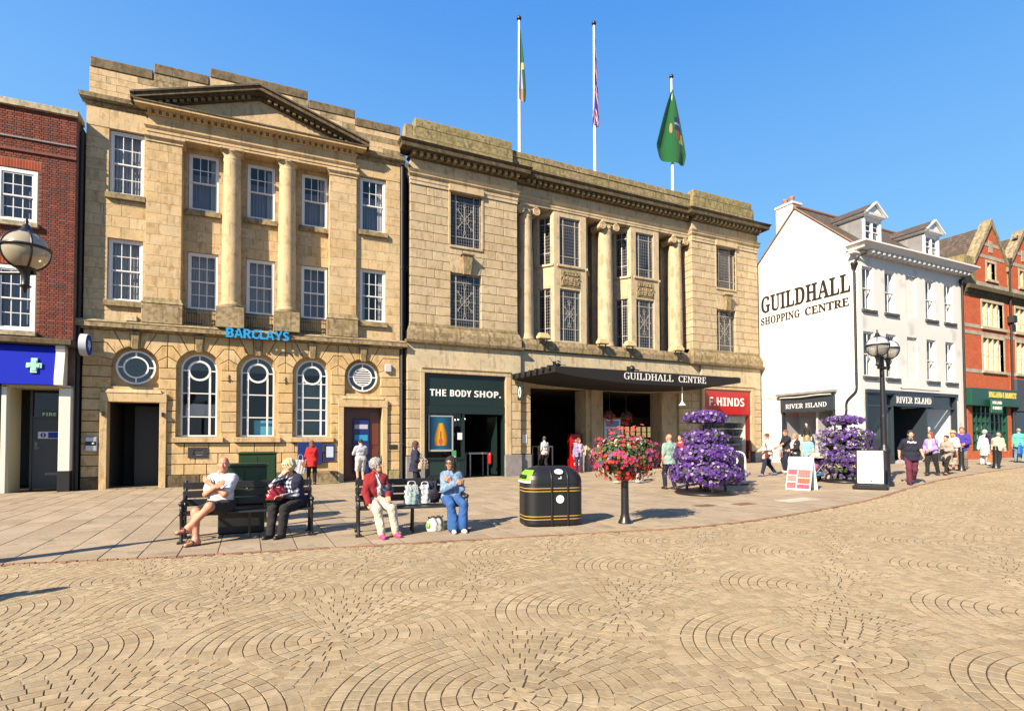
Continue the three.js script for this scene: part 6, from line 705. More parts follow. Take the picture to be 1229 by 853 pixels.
  // clothes
  const t = o.top; if (t) { const k = t.k || 0.012, hem = t.hem ?? -0.06, sl = t.sleeve ?? 1, pr = [...tors(k), ...bust(k)]; if (hem < -0.1) { if (sit) { for (const q of ['L', 'R']) pr.push(cone(J['h' + q], J['h' + q].clone().lerp(J['k' + q], Math.min(0.6, -hem)), 0.1 * b * s + k, 0.085 * s + k)); } else pr.push(cone(at(0, -0.02, 0), at(0, hem, 0), 0.15 * b * s + k * 0.5, 0.165 * b * s + k)); } for (const q of ['L', 'R']) if (sl > 0) pr.push(...arm(q, k + (t.loose || 0.004), sl)); const f0 = blob(pr, 0.04), f = (x, y, z) => { let d = f0(x, y, z) + wob(x, y, z); const py = (x - hip.x) * up.x + (y - hip.y) * up.y + (z - hip.z) * up.z; d = Math.max(d, (hem * s - py)); if (t.open) { const fz = (y - hip.y) * fw.y + (z - hip.z) * fw.z; if (fz > 0.02) d = Math.max(d, (t.open - Math.abs(x - 0.012))); } const nk = loc(x, y, z); d = Math.max(d, -(Math.hypot(nk[0] * 0.85, nk[1] + 0.145 + (t.neck || 0), nk[2] + 0.0) - 0.062)); return d; }; const pts = [at(-0.3, hem - 0.02, -0.1), at(0.3, 0.6, 0.1), J.sL, J.sR, J.eL, J.eR, J.wL, J.wR, J.hL, J.hR]; if (sit && hem < -0.1) pts.push(J.kL, J.kR); put(t.name || 'shirt', f, bounds(pts, 0.16), t.m); }
  const u = o.under; if (u) { const f = blob([...tors(u.k || 0.006), ...bust(u.k || 0.006), ...(u.sleeve ? [...arm('L', 0.007, u.sleeve), ...arm('R', 0.007, u.sleeve)] : [])], 0.04); put(u.name || 'vest', (x, y, z) => { const nk = loc(x, y, z), py = (y - hip.y) * up.y + (z - hip.z) * up.z; return Math.max(f(x, y, z), (u.hem ?? -0.05) * s - py, -(Math.hypot(nk[0] * 0.9, nk[1] + 0.15, nk[2] + 0.0) - 0.065)); }, bounds([at(-0.3, -0.1, -0.1), at(0.3, 0.6, 0.1), J.eL, J.eR, J.wL, J.wR], 0.16), u.m); }
  const l = o.low; if (l) { const k = l.k || 0.014, pr = [tors(k * 0.8)[0]]; let pts = [J.hL, J.hR, at(0, 0.12, 0)]; if (l.skirt) { if (sit) { for (const q of ['L', 'R']) pr.push(...leg(q, k + 0.02, l.len || 0.8, 0.02)); const mk = J.kL.clone().lerp(J.kR, 0.5); pr.push(cone(at(0, 0, 0.05), mk, 0.1 * s, 0.085 * s)); } else pr.push(cone(at(0, 0.02, 0), V((J.aL.x + J.aR.x) / 2, hipY * (1 - (l.len || 0.5)), (J.aL.z + J.aR.z) / 2 * 0.6), 0.13 * b * s, (l.flare || 0.19) * s)); pts.push(J.kL, J.kR, J.aL, J.aR); } else for (const q of ['L', 'R']) { pr.push(...leg(q, k, l.len ?? 1, l.flare || 0.006)); pts.push(J['k' + q], J['a' + q]); } const f0 = blob(pr, 0.04), cutY = l.skirt && !sit ? hipY * (1 - (l.len || 0.5)) : -9; put(l.name || 'trousers', (x, y, z) => { const py = (y - hip.y) * up.y + (z - hip.z) * up.z; return Math.max(f0(x, y, z) + wob(x, y, z), sit ? -9 : py - 0.13 * s, cutY - y); }, bounds(pts, 0.24), l.m); if (l.stripe) for (const q of ['L', 'R']) { const sg = q === 'L' ? 1 : -1, o2 = V(sg * 0.075 * s, 0, 0); const st = obj('stripe', [rod(J['h' + q].clone().add(o2.clone().multiplyScalar(1.35)).toArray(), J['k' + q].clone().add(o2).toArray(), 0.012, 6), rod(J['k' + q].clone().add(o2).toArray(), J['a' + q].clone().add(o2.clone().multiplyScalar(0.8)).toArray(), 0.012, 6)], MT.white, g); } }
  if (o.shoe) for (const q of ['L', 'R']) { const [h1, t1] = sole(q), f = blob(ft(q, 0.008), 0.03), fy = Math.min(h1.y, t1.y) - 0.042 * s; put('shoe', (x, y, z) => Math.max(f(x, y, z), o.sandal ? y - fy - 0.035 : -9, y - (J['a' + q].y + (o.boot || 0.012))), bounds([h1, t1, J['a' + q]], 0.08), o.shoe, Math.min(c, 0.009)); if (o.sandal) obj('strap', [new THREE.TorusGeometry(0.044, 0.012, 6, 16).rotateY(o['toe' + q] || 0).translate(...h1.clone().lerp(t1, 0.62).add(V(0, 0.012, 0)).toArray())], o.shoe, g); }
  // hair
  if (o.hair && o.style !== 'bald') { const st = o.style || 'short', hm = new THREE.MeshStandardMaterial({ color: L(...o.hair), roughness: 0.75, map: clothTex, bumpMap: clothBump, bumpScale: 0.05 }); const vol = st === 'perm' ? 0.028 : st === 'short' ? 0.008 : 0.016; const f = (x, y, z) => { const p = loc(x, y, z), w = 0.006 * Math.sin(p[0] * 110 + p[1] * 40) * Math.sin(p[2] * 90) * (st === 'perm' ? 1.6 : 0.7); let d = ell(p, 0, 0.038, -0.016, 0.078 + vol, 0.094 + vol, 0.098 + vol); d = Math.max(d, -(ell(p, 0, -0.03, 0.105, 0.072 + (st === 'short' ? 0.02 : 0), 0.105, 0.09))); const low = st === 'short' ? -0.03 : st === 'perm' ? -0.07 : st === 'bob' ? -0.1 : -0.04; if (st === 'bob' || st === 'long') { const bk = ell(p, 0, st === 'long' ? -0.13 : -0.05, -0.06, 0.098, st === 'long' ? 0.2 : 0.1, 0.06); const sd = ell([Math.abs(p[0]), p[1], p[2]], 0.078, st === 'long' ? -0.13 : -0.045, st === 'long' ? 0.012 : -0.005, 0.026, st === 'long' ? 0.2 : 0.09, 0.05); d = smin(d, smin(bk, sd, 0.02), 0.03); } else d = Math.max(d, low - p[1] + Math.max(0, p[2]) * 0.6); d += w; return d / hk; }; put('hair', f, bounds([hc, hc.clone().add(V(0, st === 'long' ? -0.18 : -0.03, 0))], 0.17), hm, Math.min(0.009, c * 0.75)); }
  if (o.glasses) { const q = [-1, 1].map(sg => new THREE.SphereGeometry(0.026, 12, 8).scale(1, 0.75, 0.3).translate(sg * 0.032, 0.008, 0.093)); q.push(new THREE.BoxGeometry(0.03, 0.006, 0.006).translate(0, 0.014, 0.104), new THREE.BoxGeometry(0.005, 0.006, 0.1).translate(0.074, 0.012, 0.045), new THREE.BoxGeometry(0.005, 0.006, 0.1).translate(-0.074, 0.012, 0.045)); const m4 = new THREE.Matrix4().makeBasis(hr, hu, hf).scale(V(1 / hk, 1 / hk, 1 / hk)).setPosition(hc); obj('sunglasses', q.map(e => e.applyMatrix4(m4)), MT.black, g); }
  g.userData.J = undefined; const wm = k => { const p = J[k].clone().applyAxisAngle(V(0, 1, 0), o.turn || 0).add(g.position); return p; };
  return { g, J, w: wm };
}
function boxUVs(g) { const p = g.attributes.position, n = g.attributes.normal, uv = new Float32Array(p.count * 2); for (let i = 0; i < p.count; i++) { uv[i * 2] = p.getX(i) + 0.62 * p.getZ(i); uv[i * 2 + 1] = p.getY(i) + 0.25 * p.getZ(i); } g.setAttribute('uv', new THREE.BufferAttribute(uv, 2)); return g; }
// ---------------------------------------------------------------- the people
const SK = [0.6, 0.33, 0.215], SKr = [0.62, 0.26, 0.16], SKb = [0.42, 0.22, 0.13];
const white = fab(0.75, 0.75, 0.78), navy = fab(0.012, 0.014, 0.035), black = fab(0.014, 0.013, 0.015), cream = fab(0.7, 0.62, 0.48), bShoe = M(0.015, 0.014, 0.014, { roughness: 0.5 }), wShoe = M(0.7, 0.7, 0.7, { roughness: 0.6 }), brShoe = M(0.08, 0.035, 0.02, { roughness: 0.6 });
const P = {};
P.man = person({ label: 'bald man in white polo shirt with folded arms and crossed legs on the bench', x: -0.4, z: 12.36, turn: R(-30), h: 1.76, male: true, build: 1.15, sit: 0.52, lean: -0.12, skin: SKr, hair: [0.3, 0.22, 0.15], style: 'bald', headYaw: 0.35, headPitch: -0.08, top: { name: 'polo_shirt', m: white, sleeve: 0.36, k: 0.016, loose: 0.012, hem: -0.1 }, low: { name: 'shorts', m: fab(0.035, 0.028, 0.025), len: 0.42, k: 0.022 }, shoe: brShoe, sandal: true, footR: [-0.06, 0.08, 0.5], footL: [-0.16, 0.26, 0.52], toeR: -0.35, toeL: -0.5, handL: [-0.06, 0.87, 0.16], handR: [0.05, 0.83, 0.2], poleL: [0.8, -1, 0.1], poleR: [-0.8, -1, 0.1], palmL: [0, 0, -1], palmR: [0, 0, -1], curl: 0.3, cell: 0.01 });
const check = fab(1, 1, 1, { map: tex(64, (u, v) => { const a = Math.floor(u * 8) % 2, b = Math.floor(v * 8) % 2; return a && b ? [0.95, 0.95, 0.97] : a || b ? [0.4, 0.42, 0.52] : [0.06, 0.07, 0.16]; }, true, 3.4) });
P.check = person({ label: 'fair-haired woman in navy gilet and checked sleeves, hand at her face, on the bench', x: 0.72, z: 12.3, turn: R(-42), h: 1.64, build: 1.15, sit: 0.53, lean: 0.2, skin: SK, hair: [0.72, 0.6, 0.36], style: 'perm', headYaw: -0.25, headPitch: 0.25, under: { name: 'checked_blouse', m: check, sleeve: 0.92, k: 0.008 }, top: { name: 'gilet', m: fab(0.02, 0.025, 0.055), sleeve: 0, k: 0.022, open: 0.07, hem: -0.12 }, low: { m: black, k: 0.02 }, shoe: bShoe, footL: [0.1, 0.08, 0.46], footR: [-0.08, 0.08, 0.52], handR: [-0.05, 1.06, 0.27], poleR: [-0.8, -1, 0.3], handL: [0.0, 0.7, 0.36], palmL: [0, -1, 0.1], palmR: [0.2, 0, -1], cell: 0.01 });
P.red = person({ label: 'grey-haired woman in a dark red fleece and cream trousers on the bench', x: 1.97, z: 12.95, turn: R(4), h: 1.62, build: 1.12, sit: 0.53, lean: -0.14, skin: SK, hair: [0.36, 0.35, 0.34], style: 'perm', headYaw: 0.75, headPitch: -0.15, under: { name: 'blouse', m: white, k: 0.01 }, top: { name: 'fleece_jacket', m: fab(0.3, 0.012, 0.018), sleeve: 0.95, k: 0.015, loose: 0.008, open: 0.03, hem: -0.14 }, low: { m: fab(0.72, 0.64, 0.5), len: 0.96, k: 0.018 }, shoe: M(0.62, 0.06, 0.22, { roughness: 0.6 }), footL: [0.2, 0.08, 0.46], footR: [-0.05, 0.08, 0.5], toeL: 0.2, toeR: -0.05, handR: [-0.2, 0.56, 0.24], poleR: [-1, 0, -0.5], handL: [0.12, 0.68, 0.3], palmL: [0, -1, 0.2], cell: 0.01 });
P.jean = person({ label: 'long-haired woman in sunglasses, denim jacket and jeans with folded arms on the bench', x: 3.3, z: 13.0, turn: R(-6), h: 1.66, build: 0.98, sit: 0.53, lean: -0.1, skin: SKb, hair: [0.02, 0.015, 0.012], style: 'long', headYaw: -0.65, glasses: true, top: { name: 'denim_jacket', m: fab(0.2, 0.32, 0.46, { map: tex(64, (u, v) => { const n = fbm(u, v, 12, 3, 501); const c = 0.6 + 0.7 * n; return [c, c, Math.min(1, c * 1.05)]; }, true, 3) }), sleeve: 0.92, k: 0.014, loose: 0.005, hem: -0.04 }, under: { name: 'jumper', m: fab(0.03, 0.03, 0.12), hem: -0.1, k: 0.004 }, low: { name: 'jeans', m: fab(0.03, 0.12, 0.36), flare: 0.05, len: 0.97, k: 0.012 }, shoe: wShoe, footL: [0.08, 0.08, 0.44], footR: [-0.08, 0.08, 0.46], toeL: 0.15, toeR: -0.1, handL: [-0.05, 0.87, 0.13], handR: [0.05, 0.83, 0.165], poleL: [0.8, -1, 0.1], poleR: [-0.8, -1, 0.1], palmL: [0, 0, -1], palmR: [0, 0, -1], cell: 0.01 });
const PI = Math.PI, mid = { cell: 0.014 };
P.atmW = person({ ...mid, label: 'woman in a bright red jacket using the wall cash machine', x: 2.12, z: 0.78, turn: PI - 0.1, h: 1.66, build: 1.1, skin: SK, hair: [0.22, 0.06, 0.03], style: 'bob', headPitch: 0.2, top: { name: 'jacket', m: fab(0.6, 0.015, 0.015), k: 0.016, loose: 0.012, hem: -0.2 }, low: { m: black }, shoe: bShoe, handR: [-0.06, 1.1, 0.34], handL: [0.1, 1.08, 0.36], palmL: [0, -1, 0], palmR: [0, -1, 0], footL: [0.12, 0.08, 0], footR: [-0.1, 0.08, 0.03] });
P.atmM = person({ ...mid, label: 'man in pale shirt and white shorts at the cash machine in the door', x: 3.98, z: 0.32, turn: PI + 0.1, h: 1.72, male: true, build: 1.05, skin: SK, hair: [0.02, 0.015, 0.012], headPitch: 0.25, top: { m: fab(0.5, 0.52, 0.6), sleeve: 0.42, k: 0.022, loose: 0.01, hem: -0.1 }, low: { name: 'shorts', m: fab(0.68, 0.66, 0.62), len: 0.5, k: 0.03 }, shoe: wShoe, handR: [-0.12, 1.15, 0.35], handL: [0.16, 1.1, 0.34], palmL: [0, -1, 0], palmR: [0, -1, 0] });
P.navyW = person({ ...mid, label: 'dark-haired woman in navy coat with a beige shoulder bag outside the green shop', x: 4.73, z: 5.44, turn: 1.5, h: 1.62, build: 1.12, skin: SK, hair: [0.1, 0.04, 0.025], style: 'bob', headYaw: -0.2, headPitch: 0.15, top: { name: 'coat', m: fab(0.018, 0.022, 0.06), k: 0.017, hem: -0.22, loose: 0.012 }, low: { m: black }, shoe: bShoe, footL: [0.09, 0.08, 0.2], footR: [-0.09, 0.08, -0.14], handR: [-0.2, 0.95, 0.2], handL: [0.22, 1.0, 0.22] });
P.whiteM = person({ ...mid, label: 'man in white polo shirt walking into the dark hall entrance', x: 12.72, z: -0.6, turn: PI + 0.25, h: 1.8, male: true, build: 1.05, skin: SK, hair: [0.1, 0.08, 0.06], top: { name: 'polo_shirt', m: white, sleeve: 0.4, k: 0.018, hem: -0.1 }, low: { m: black }, shoe: bShoe, footL: [0.1, 0.08, 0.18], footR: [-0.1, 0.1, -0.18] });
P.lilac = person({ ...mid, label: 'woman in lilac top and dark jeans leaving the hall beside the red machine', x: 14.2, z: 0.1, turn: -0.35, h: 1.68, build: 1.08, skin: SK, hair: [0.2, 0.09, 0.05], style: 'bob', headYaw: 0.6, under: { name: 'blouse', m: fab(0.62, 0.5, 0.68), k: 0.01 }, top: { name: 'cardigan', m: fab(0.32, 0.26, 0.5), k: 0.02, open: 0.05, hem: -0.12 }, low: { name: 'jeans', m: fab(0.02, 0.03, 0.08) }, shoe: bShoe, handL: [0.12, 1.02, 0.28], palmL: [-0.5, 0, -1], footL: [0.09, 0.08, 0.12], footR: [-0.09, 0.08, -0.08] });
P.pinkC = person({ ...mid, label: 'person in peach clothes half hidden behind the ball of flowers', x: 15.15, z: 0.6, turn: -0.5, h: 1.6, build: 1.1, skin: SK, hair: [0.3, 0.2, 0.1], style: 'bob', top: { m: fab(0.68, 0.4, 0.3), sleeve: 0.6, hem: -0.1 }, low: { m: fab(0.6, 0.42, 0.35), len: 0.75 }, shoe: M(0.6, 0.3, 0.3), footL: [0.09, 0.08, 0.12], footR: [-0.09, 0.08, -0.1] });
P.olive = person({ ...mid, label: 'person in olive trousers striding left behind the ball of flowers', x: 12.4, z: 6.2, turn: -1.95, h: 1.7, male: true, skin: SK, hair: [0.1, 0.07, 0.05], top: { m: fab(0.3, 0.3, 0.25), hem: -0.1 }, low: { m: fab(0.12, 0.1, 0.045), len: 0.96 }, shoe: M(0.55, 0.45, 0.32), hip: 0.84, footL: [0.08, 0.08, 0.36], footR: [-0.08, 0.13, -0.4], handL: [0.24, 0.85, -0.15], handR: [-0.24, 0.85, 0.2] });
P.green = person({ ...mid, label: 'balding man in pale green shirt beside the big tower of purple flowers', x: 12.05, z: 8.82, turn: 3.0, h: 1.78, male: true, build: 1.22, skin: SKr, hair: [0.5, 0.48, 0.45], style: 'bald', headYaw: 0.3, top: { m: fab(0.27, 0.42, 0.37), sleeve: 0.44, k: 0.016, loose: 0.01, hem: -0.12 }, low: { m: navy }, shoe: bShoe, footL: [0.1, 0.08, 0.1], footR: [-0.1, 0.08, -0.1] });
P.redTop = person({ ...mid, label: 'dark-haired person in red top behind the big tower of purple flowers', x: 14.0, z: 7.2, turn: -1.2, h: 1.76, skin: SK, hair: [0.02, 0.015, 0.012], top: { m: fab(0.5, 0.02, 0.03), hem: -0.1 }, low: { m: navy }, shoe: bShoe });
P.walkW = person({ ...mid, label: 'woman in a white cardigan and jeans striding past the white gable', x: 18.37, z: 7.27, turn: -1.85, h: 1.74, build: 1.12, skin: SK, hair: [0.16, 0.06, 0.03], style: 'short', headPitch: 0.35, top: { name: 'cardigan', m: fab(0.74, 0.68, 0.62), k: 0.017, loose: 0.014, hem: -0.2 }, low: { name: 'jeans', m: fab(0.014, 0.02, 0.06), len: 0.98 }, shoe: M(0.12, 0.16, 0.28), hip: 0.85, footL: [0.08, 0.08, 0.3], footR: [-0.08, 0.12, -0.36], handL: [0.14, 1.0, 0.28], handR: [-0.18, 0.95, 0.26], palmL: [0, 0, -1] });
P.darkM = person({ ...mid, label: 'man in a dark shirt reaching out an arm by the side shop window', x: 20.3, z: 6.6, turn: -1.9, h: 1.82, male: true, skin: SKr, hair: [0.2, 0.08, 0.04], headPitch: 0.15, top: { m: fab(0.012, 0.014, 0.025), sleeve: 0.45, k: 0.02, hem: -0.12 }, low: { m: navy }, shoe: wShoe, handL: [0.1, 1.0, 0.42], handR: [-0.2, 0.95, 0.3] });
P.blackW = person({ ...mid, label: 'fair-haired woman in a black cardigan over white, by the side shop window', x: 19.4, z: 7.7, turn: -1.8, h: 1.66, build: 1.2, skin: SK, hair: [0.5, 0.3, 0.14], style: 'bob', headPitch: 0.2, under: { name: 'blouse', m: white, hem: -0.22, k: 0.016 }, top: { name: 'cardigan', m: black, k: 0.017, open: 0.06, hem: -0.1 }, low: { m: navy }, shoe: bShoe, handL: [0.12, 1.0, 0.3], handR: [-0.14, 1.0, 0.3] });
P.turq = person({ ...mid, label: 'blonde woman in a turquoise top behind the white menu board', x: 18.1, z: 9.18, turn: -1.2, h: 1.6, build: 1.2, skin: SK, hair: [0.62, 0.42, 0.16], style: 'bob', headPitch: 0.3, top: { m: fab(0.25, 0.58, 0.62), sleeve: 0.38, k: 0.022, hem: -0.1 }, low: { m: fab(0.3, 0.2, 0.14) }, shoe: brShoe, handL: [0.18, 0.95, 0.3], handR: [-0.1, 0.85, 0.28] });
P.tee = person({ ...mid, label: 'man in navy T-shirt and maroon tracksuit trousers walking towards the setts', x: 18.61, z: 12.32, turn: -0.95, h: 1.74, male: true, build: 1.18, skin: SK, hair: [0.03, 0.02, 0.015], style: 'short', headPitch: 0.1, top: { name: 't_shirt', m: fab(0.012, 0.014, 0.035), sleeve: 0.45, k: 0.017, loose: 0.01, hem: -0.14 }, low: { name: 'tracksuit_trousers', m: fab(0.13, 0.02, 0.05), k: 0.016, flare: 0.02, stripe: true }, shoe: M(0.03, 0.02, 0.08), hip: 0.86, footR: [-0.07, 0.08, 0.2], footL: [0.05, 0.12, -0.22], handL: [0.26, 0.86, 0.3], handR: [-0.3, 0.82, 0.02] });
P.purp = person({ ...mid, label: 'red-haired woman in lilac cardigan and black trousers on the pavement', x: 22.3, z: 11.0, turn: -1.45, h: 1.6, build: 1.08, skin: SK, hair: [0.3, 0.09, 0.04], style: 'bob', headYaw: -0.3, under: { name: 'blouse', m: white, k: 0.01 }, top: { name: 'cardigan', m: fab(0.4, 0.3, 0.66), k: 0.02, open: 0.05, hem: -0.08 }, low: { m: black }, shoe: bShoe, footL: [0.14, 0.08, -0.2], footR: [-0.08, 0.08, 0.18], handL: [0.08, 0.98, 0.28], handR: [-0.16, 0.92, 0.26] });
P.grey = person({ ...mid, label: 'short-haired woman in grey cardigan and black leggings stepping off the pavement', x: 22.9, z: 11.2, turn: -1.6, h: 1.5, build: 1.12, skin: SK, hair: [0.06, 0.05, 0.045], style: 'short', headYaw: -0.2, top: { name: 'cardigan', m: fab(0.42, 0.36, 0.3), k: 0.017, loose: 0.014, hem: -0.3 }, low: { name: 'leggings', m: black, k: 0.008 }, shoe: bShoe, hip: 0.85, footL: [0.06, 0.08, 0.22], footR: [-0.06, 0.14, -0.26], handL: [0.1, 1.0, 0.26], handR: [-0.1, 1.0, 0.26] });
P.hat = person({ ...mid, label: 'woman in white blouse, straw hat and grey-green skirt beside the near bollard', x: 25.6, z: 10.1, turn: -1.35, h: 1.6, build: 1.12, skin: SKr, hair: [0.6, 0.4, 0.16], style: 'bob', top: { name: 'blouse', m: white, sleeve: 0.8, k: 0.02, hem: -0.06 }, low: { name: 'skirt', m: fab(0.34, 0.34, 0.25), skirt: true, len: 0.72, flare: 0.2 }, shoe: brShoe, handL: [0.08, 1.0, 0.24], handR: [-0.2, 0.9, 0.2] });
P.purM = person({ ...mid, label: 'man in a purple-blue jacket behind the near bollard', x: 26.7, z: 9.9, turn: -1.2, h: 1.78, male: true, build: 1.1, skin: SKr, hair: [0.22, 0.1, 0.05], top: { name: 'jacket', m: fab(0.06, 0.04, 0.34), k: 0.018, loose: 0.014, hem: -0.14 }, low: { m: fab(0.2, 0.16, 0.12) }, shoe: brShoe, handL: [0.12, 1.0, 0.28], handR: [-0.2, 0.95, 0.2] });
P.vest = person({ ...mid, label: 'white-haired woman in long white clothes and a dark scarf, back turned', x: 31.0, z: 8.8, turn: 2.1, h: 1.66, build: 1.15, skin: SK, hair: [0.6, 0.58, 0.5], style: 'perm', under: { name: 'shirt', m: white, k: 0.012 }, top: { name: 'tunic', m: white, k: 0.017, hem: -0.42, loose: 0.014 }, low: { m: white, k: 0.017, flare: 0.03 }, shoe: bShoe, footL: [0.1, 0.08, 0.16], footR: [-0.1, 0.08, -0.12] });
P.beige = person({ ...mid, label: 'stooped man in a cream jacket beyond the far bollard', x: 29.2, z: 10.0, turn: 1.5, h: 1.56, male: true, build: 1.18, lean: 0.25, skin: SKr, hair: [0.4, 0.36, 0.32], top: { name: 'jacket', m: fab(0.66, 0.57, 0.42), k: 0.018, loose: 0.014, hem: -0.12 }, low: { m: black }, shoe: bShoe, handL: [0.2, 0.85, 0.32], handR: [-0.2, 0.8, 0.25], footL: [0.1, 0.08, 0.12], footR: [-0.1, 0.08, -0.12] });
P.turqM = person({ ...mid, label: 'man in a turquoise shirt and pale jeans at the right edge of the picture', x: 34.4, z: 8.7, turn: 2.1, h: 1.72, male: true, build: 1.25, skin: SK, hair: [0.35, 0.33, 0.3], top: { m: fab(0.12, 0.5, 0.45), sleeve: 0.45, k: 0.017, hem: -0.12 }, low: { name: 'jeans', m: fab(0.2, 0.34, 0.52) }, shoe: bShoe, footL: [0.1, 0.08, 0.18], footR: [-0.1, 0.08, -0.15] });
P.out = person({ ...mid, label: 'person standing beyond the left edge whose shadow falls on the setts', x: -4.05, z: 16.05, turn: 1.2, h: 1.74, male: true, skin: SK, hair: [0.1, 0.07, 0.05], top: { m: navy, hem: -0.12 }, low: { m: black }, shoe: bShoe });
obj('shirt_print', [[-0.11, 0.02], [-0.05, 0.0], [0.0, 0.015], [0.06, 0.0]].map(([x, y]) => poly([[x, y], [x + 0.05, y + 0.005], [x + 0.065, y + 0.05], [x + 0.01, y + 0.045]], 0.02, 0)).map(g => g.rotateX(-0.12).translate(0, 1.27, 0.156)), MT.white, P.tee.g);
// things they carry or wear loose
{
  const strap = (pts, r, m, name, g) => obj(name, tube(pts.map(p => p.toArray ? p.toArray() : p), r, 6), m, g);
  const sack = (name, label, cat, pos, w, h, d, m, turn = 0, group) => { const o = thing(name, label, cat, pos, turn, group); const f = (x, y, z) => { const t = Math.max(0, Math.min(1, y / h)), ww = w / 2 * (1 - 0.35 * t * t), dd = d / 2 * (1 - 0.55 * t * t), k = Math.hypot(x / ww, z / dd); return Math.max((k - 1) * Math.min(ww, dd), y - h, -y) * 0.8 + 0.012 * Math.sin(x * 60 + y * 25) * Math.sin(z * 50 + y * 40) * (0.4 + t); }; const q = netMesh(f, [-w, -0.02, -d], [w, h + 0.03, d], 0.012); boxUVs(q); const me = shade(new THREE.Mesh(q, m)); me.name = 'bag'; o.add(me); return o; };
  const handles = (o, h, w, m, up = 0.14) => { for (const s of [-1, 1]) obj('handle', tube([[-w, h - 0.03, s * 0.03], [-w * 0.8, h + up * 0.8, s * 0.015], [0, h + up, 0], [w * 0.8, h + up * 0.8, s * 0.015], [w, h - 0.03, s * 0.03]], 0.008, 6), m, o); };
  const plastic = (r, g, b) => new THREE.MeshPhysicalMaterial({ color: L(r, g, b), roughness: 0.35, transmission: 0.25, thickness: 0, map: clothTex });
  const rb = sack('handbag', 'dark red leather handbag on the lap of the woman in the gilet', 'handbag', [0.42, 0.62, 12.5], 0.36, 0.17, 0.2, M(0.24, 0.01, 0.02, { roughness: 0.3 }), 0.6); handles(rb, 0.15, 0.1, M(0.2, 0.01, 0.02, { roughness: 0.4 }), 0.08);
  const nb = sack('waist_pouch', 'navy pouch on the lap of the woman in the red fleece', 'handbag', [2.12, 0.66, 13.06], 0.24, 0.17, 0.12, M(0.02, 0.025, 0.05, { roughness: 0.5 }), 0.1); strap([[-0.08, 0.15, 0], [-0.18, 0.42, -0.1], [-0.2, 0.5, -0.2]], 0.008, MT.black, 'strap', nb);
  const s1 = sack('carrier_bag', 'white carrier bag with a mint green side standing on the bench', 'carrier bag', [2.58, 0.47, 12.93], 0.27, 0.33, 0.18, plastic(0.55, 0.76, 0.7), 0.1, 'shopping on and under the bench'); handles(s1, 0.33, 0.07, plastic(0.8, 0.8, 0.8), 0.07); obj('top_panel', poly([[-0.11, 0.17], [0.11, 0.17], [0.09, 0.32], [-0.09, 0.32]], 0.008, 0.082).rotateX(-0.1), plastic(0.78, 0.8, 0.8), s1);
  const s2 = sack('carrier_bag', 'plain white carrier bag between the mint one and the rucksack', 'carrier bag', [2.83, 0.47, 12.9], 0.22, 0.32, 0.16, plastic(0.78, 0.78, 0.8), -0.2, 'shopping on and under the bench'); handles(s2, 0.32, 0.06, plastic(0.8, 0.8, 0.8), 0.06);
  const s3 = sack('carrier_bag', 'white carrier bag with lime green ends on the ground before the bench', 'carrier bag', [2.98, 0.0, 13.05], 0.34, 0.24, 0.24, plastic(0.78, 0.8, 0.76), 0.1, 'shopping on and under the bench'); for (const q of [-1, 1]) obj('green_end', new THREE.SphereGeometry(0.075, 12, 10).scale(0.5, 0.8, 1).translate(q * 0.14, 0.09, 0), plastic(0.3, 0.6, 0.12), s3);
  const bp = sack('rucksack', 'dark navy rucksack leaning on the bench back', 'rucksack', [3.03 - 0.06, 0.47, 12.82], 0.3, 0.38, 0.24, fab(0.015, 0.018, 0.045), 0); obj('pocket', new THREE.SphereGeometry(0.12, 14, 10).scale(1, 0.9, 0.5).translate(0, 0.14, 0.12), fab(0.025, 0.02, 0.04), bp); handles(bp, 0.41, 0.05, fab(0.02, 0.02, 0.04), 0.06);
  const mg = thing('magazine', 'folded pink and white paper lying on the bench seat', 'paper', [2.36, 0.475, 12.95], 0.4); obj('sheet', [cb(-0.11, 0.11, 0, 0.012, -0.08, 0.08, 0.003)], M(0.68, 0.55, 0.6), mg);
  let w = P.atmW.w('wL'); const c1 = sack('carrier_bag', 'white carrier bag with an orange disc hanging by the woman in red', 'carrier bag', [w.x - 0.34, 0.42, w.z + 0.42], 0.44, 0.5, 0.16, plastic(0.78, 0.78, 0.76), 0); obj('print', new THREE.CylinderGeometry(0.075, 0.075, 0.01, 20).rotateX(PI / 2).translate(0.1, 0.34, 0.085), plastic(0.75, 0.16, 0.05), c1); handles(c1, 0.5, 0.08, plastic(0.75, 0.75, 0.75), 0.2);
  const sb = sack('shoulder_bag', 'beige shoulder bag on the woman in the navy coat', 'handbag', [4.93, 0.72, 5.68], 0.36, 0.3, 0.14, M(0.36, 0.28, 0.2, { roughness: 0.6 }), 0.2); strap([[-0.14, 0.27, 0], [-0.22, 0.55, -0.12], [-0.24, 0.68, -0.22], [-0.12, 0.6, -0.24], [0.1, 0.28, -0.02]], 0.012, M(0.5, 0.42, 0.32), 'strap', sb);
  w = P.walkW.w('wL'); const rh = sack('handbag', 'red handbag swinging at the front of the woman in the white cardigan', 'handbag', [17.98, gy(18) + 0.72, 7.55], 0.22, 0.2, 0.14, M(0.22, 0.02, 0.02, { roughness: 0.4 }), 0.3); strap([[-0.08, 0.18, 0], [0.02, 0.4, -0.02], [0.2, 0.62, -0.14], [0.1, 0.3, -0.06]], 0.008, M(0.1, 0.02, 0.02), 'strap', rh);
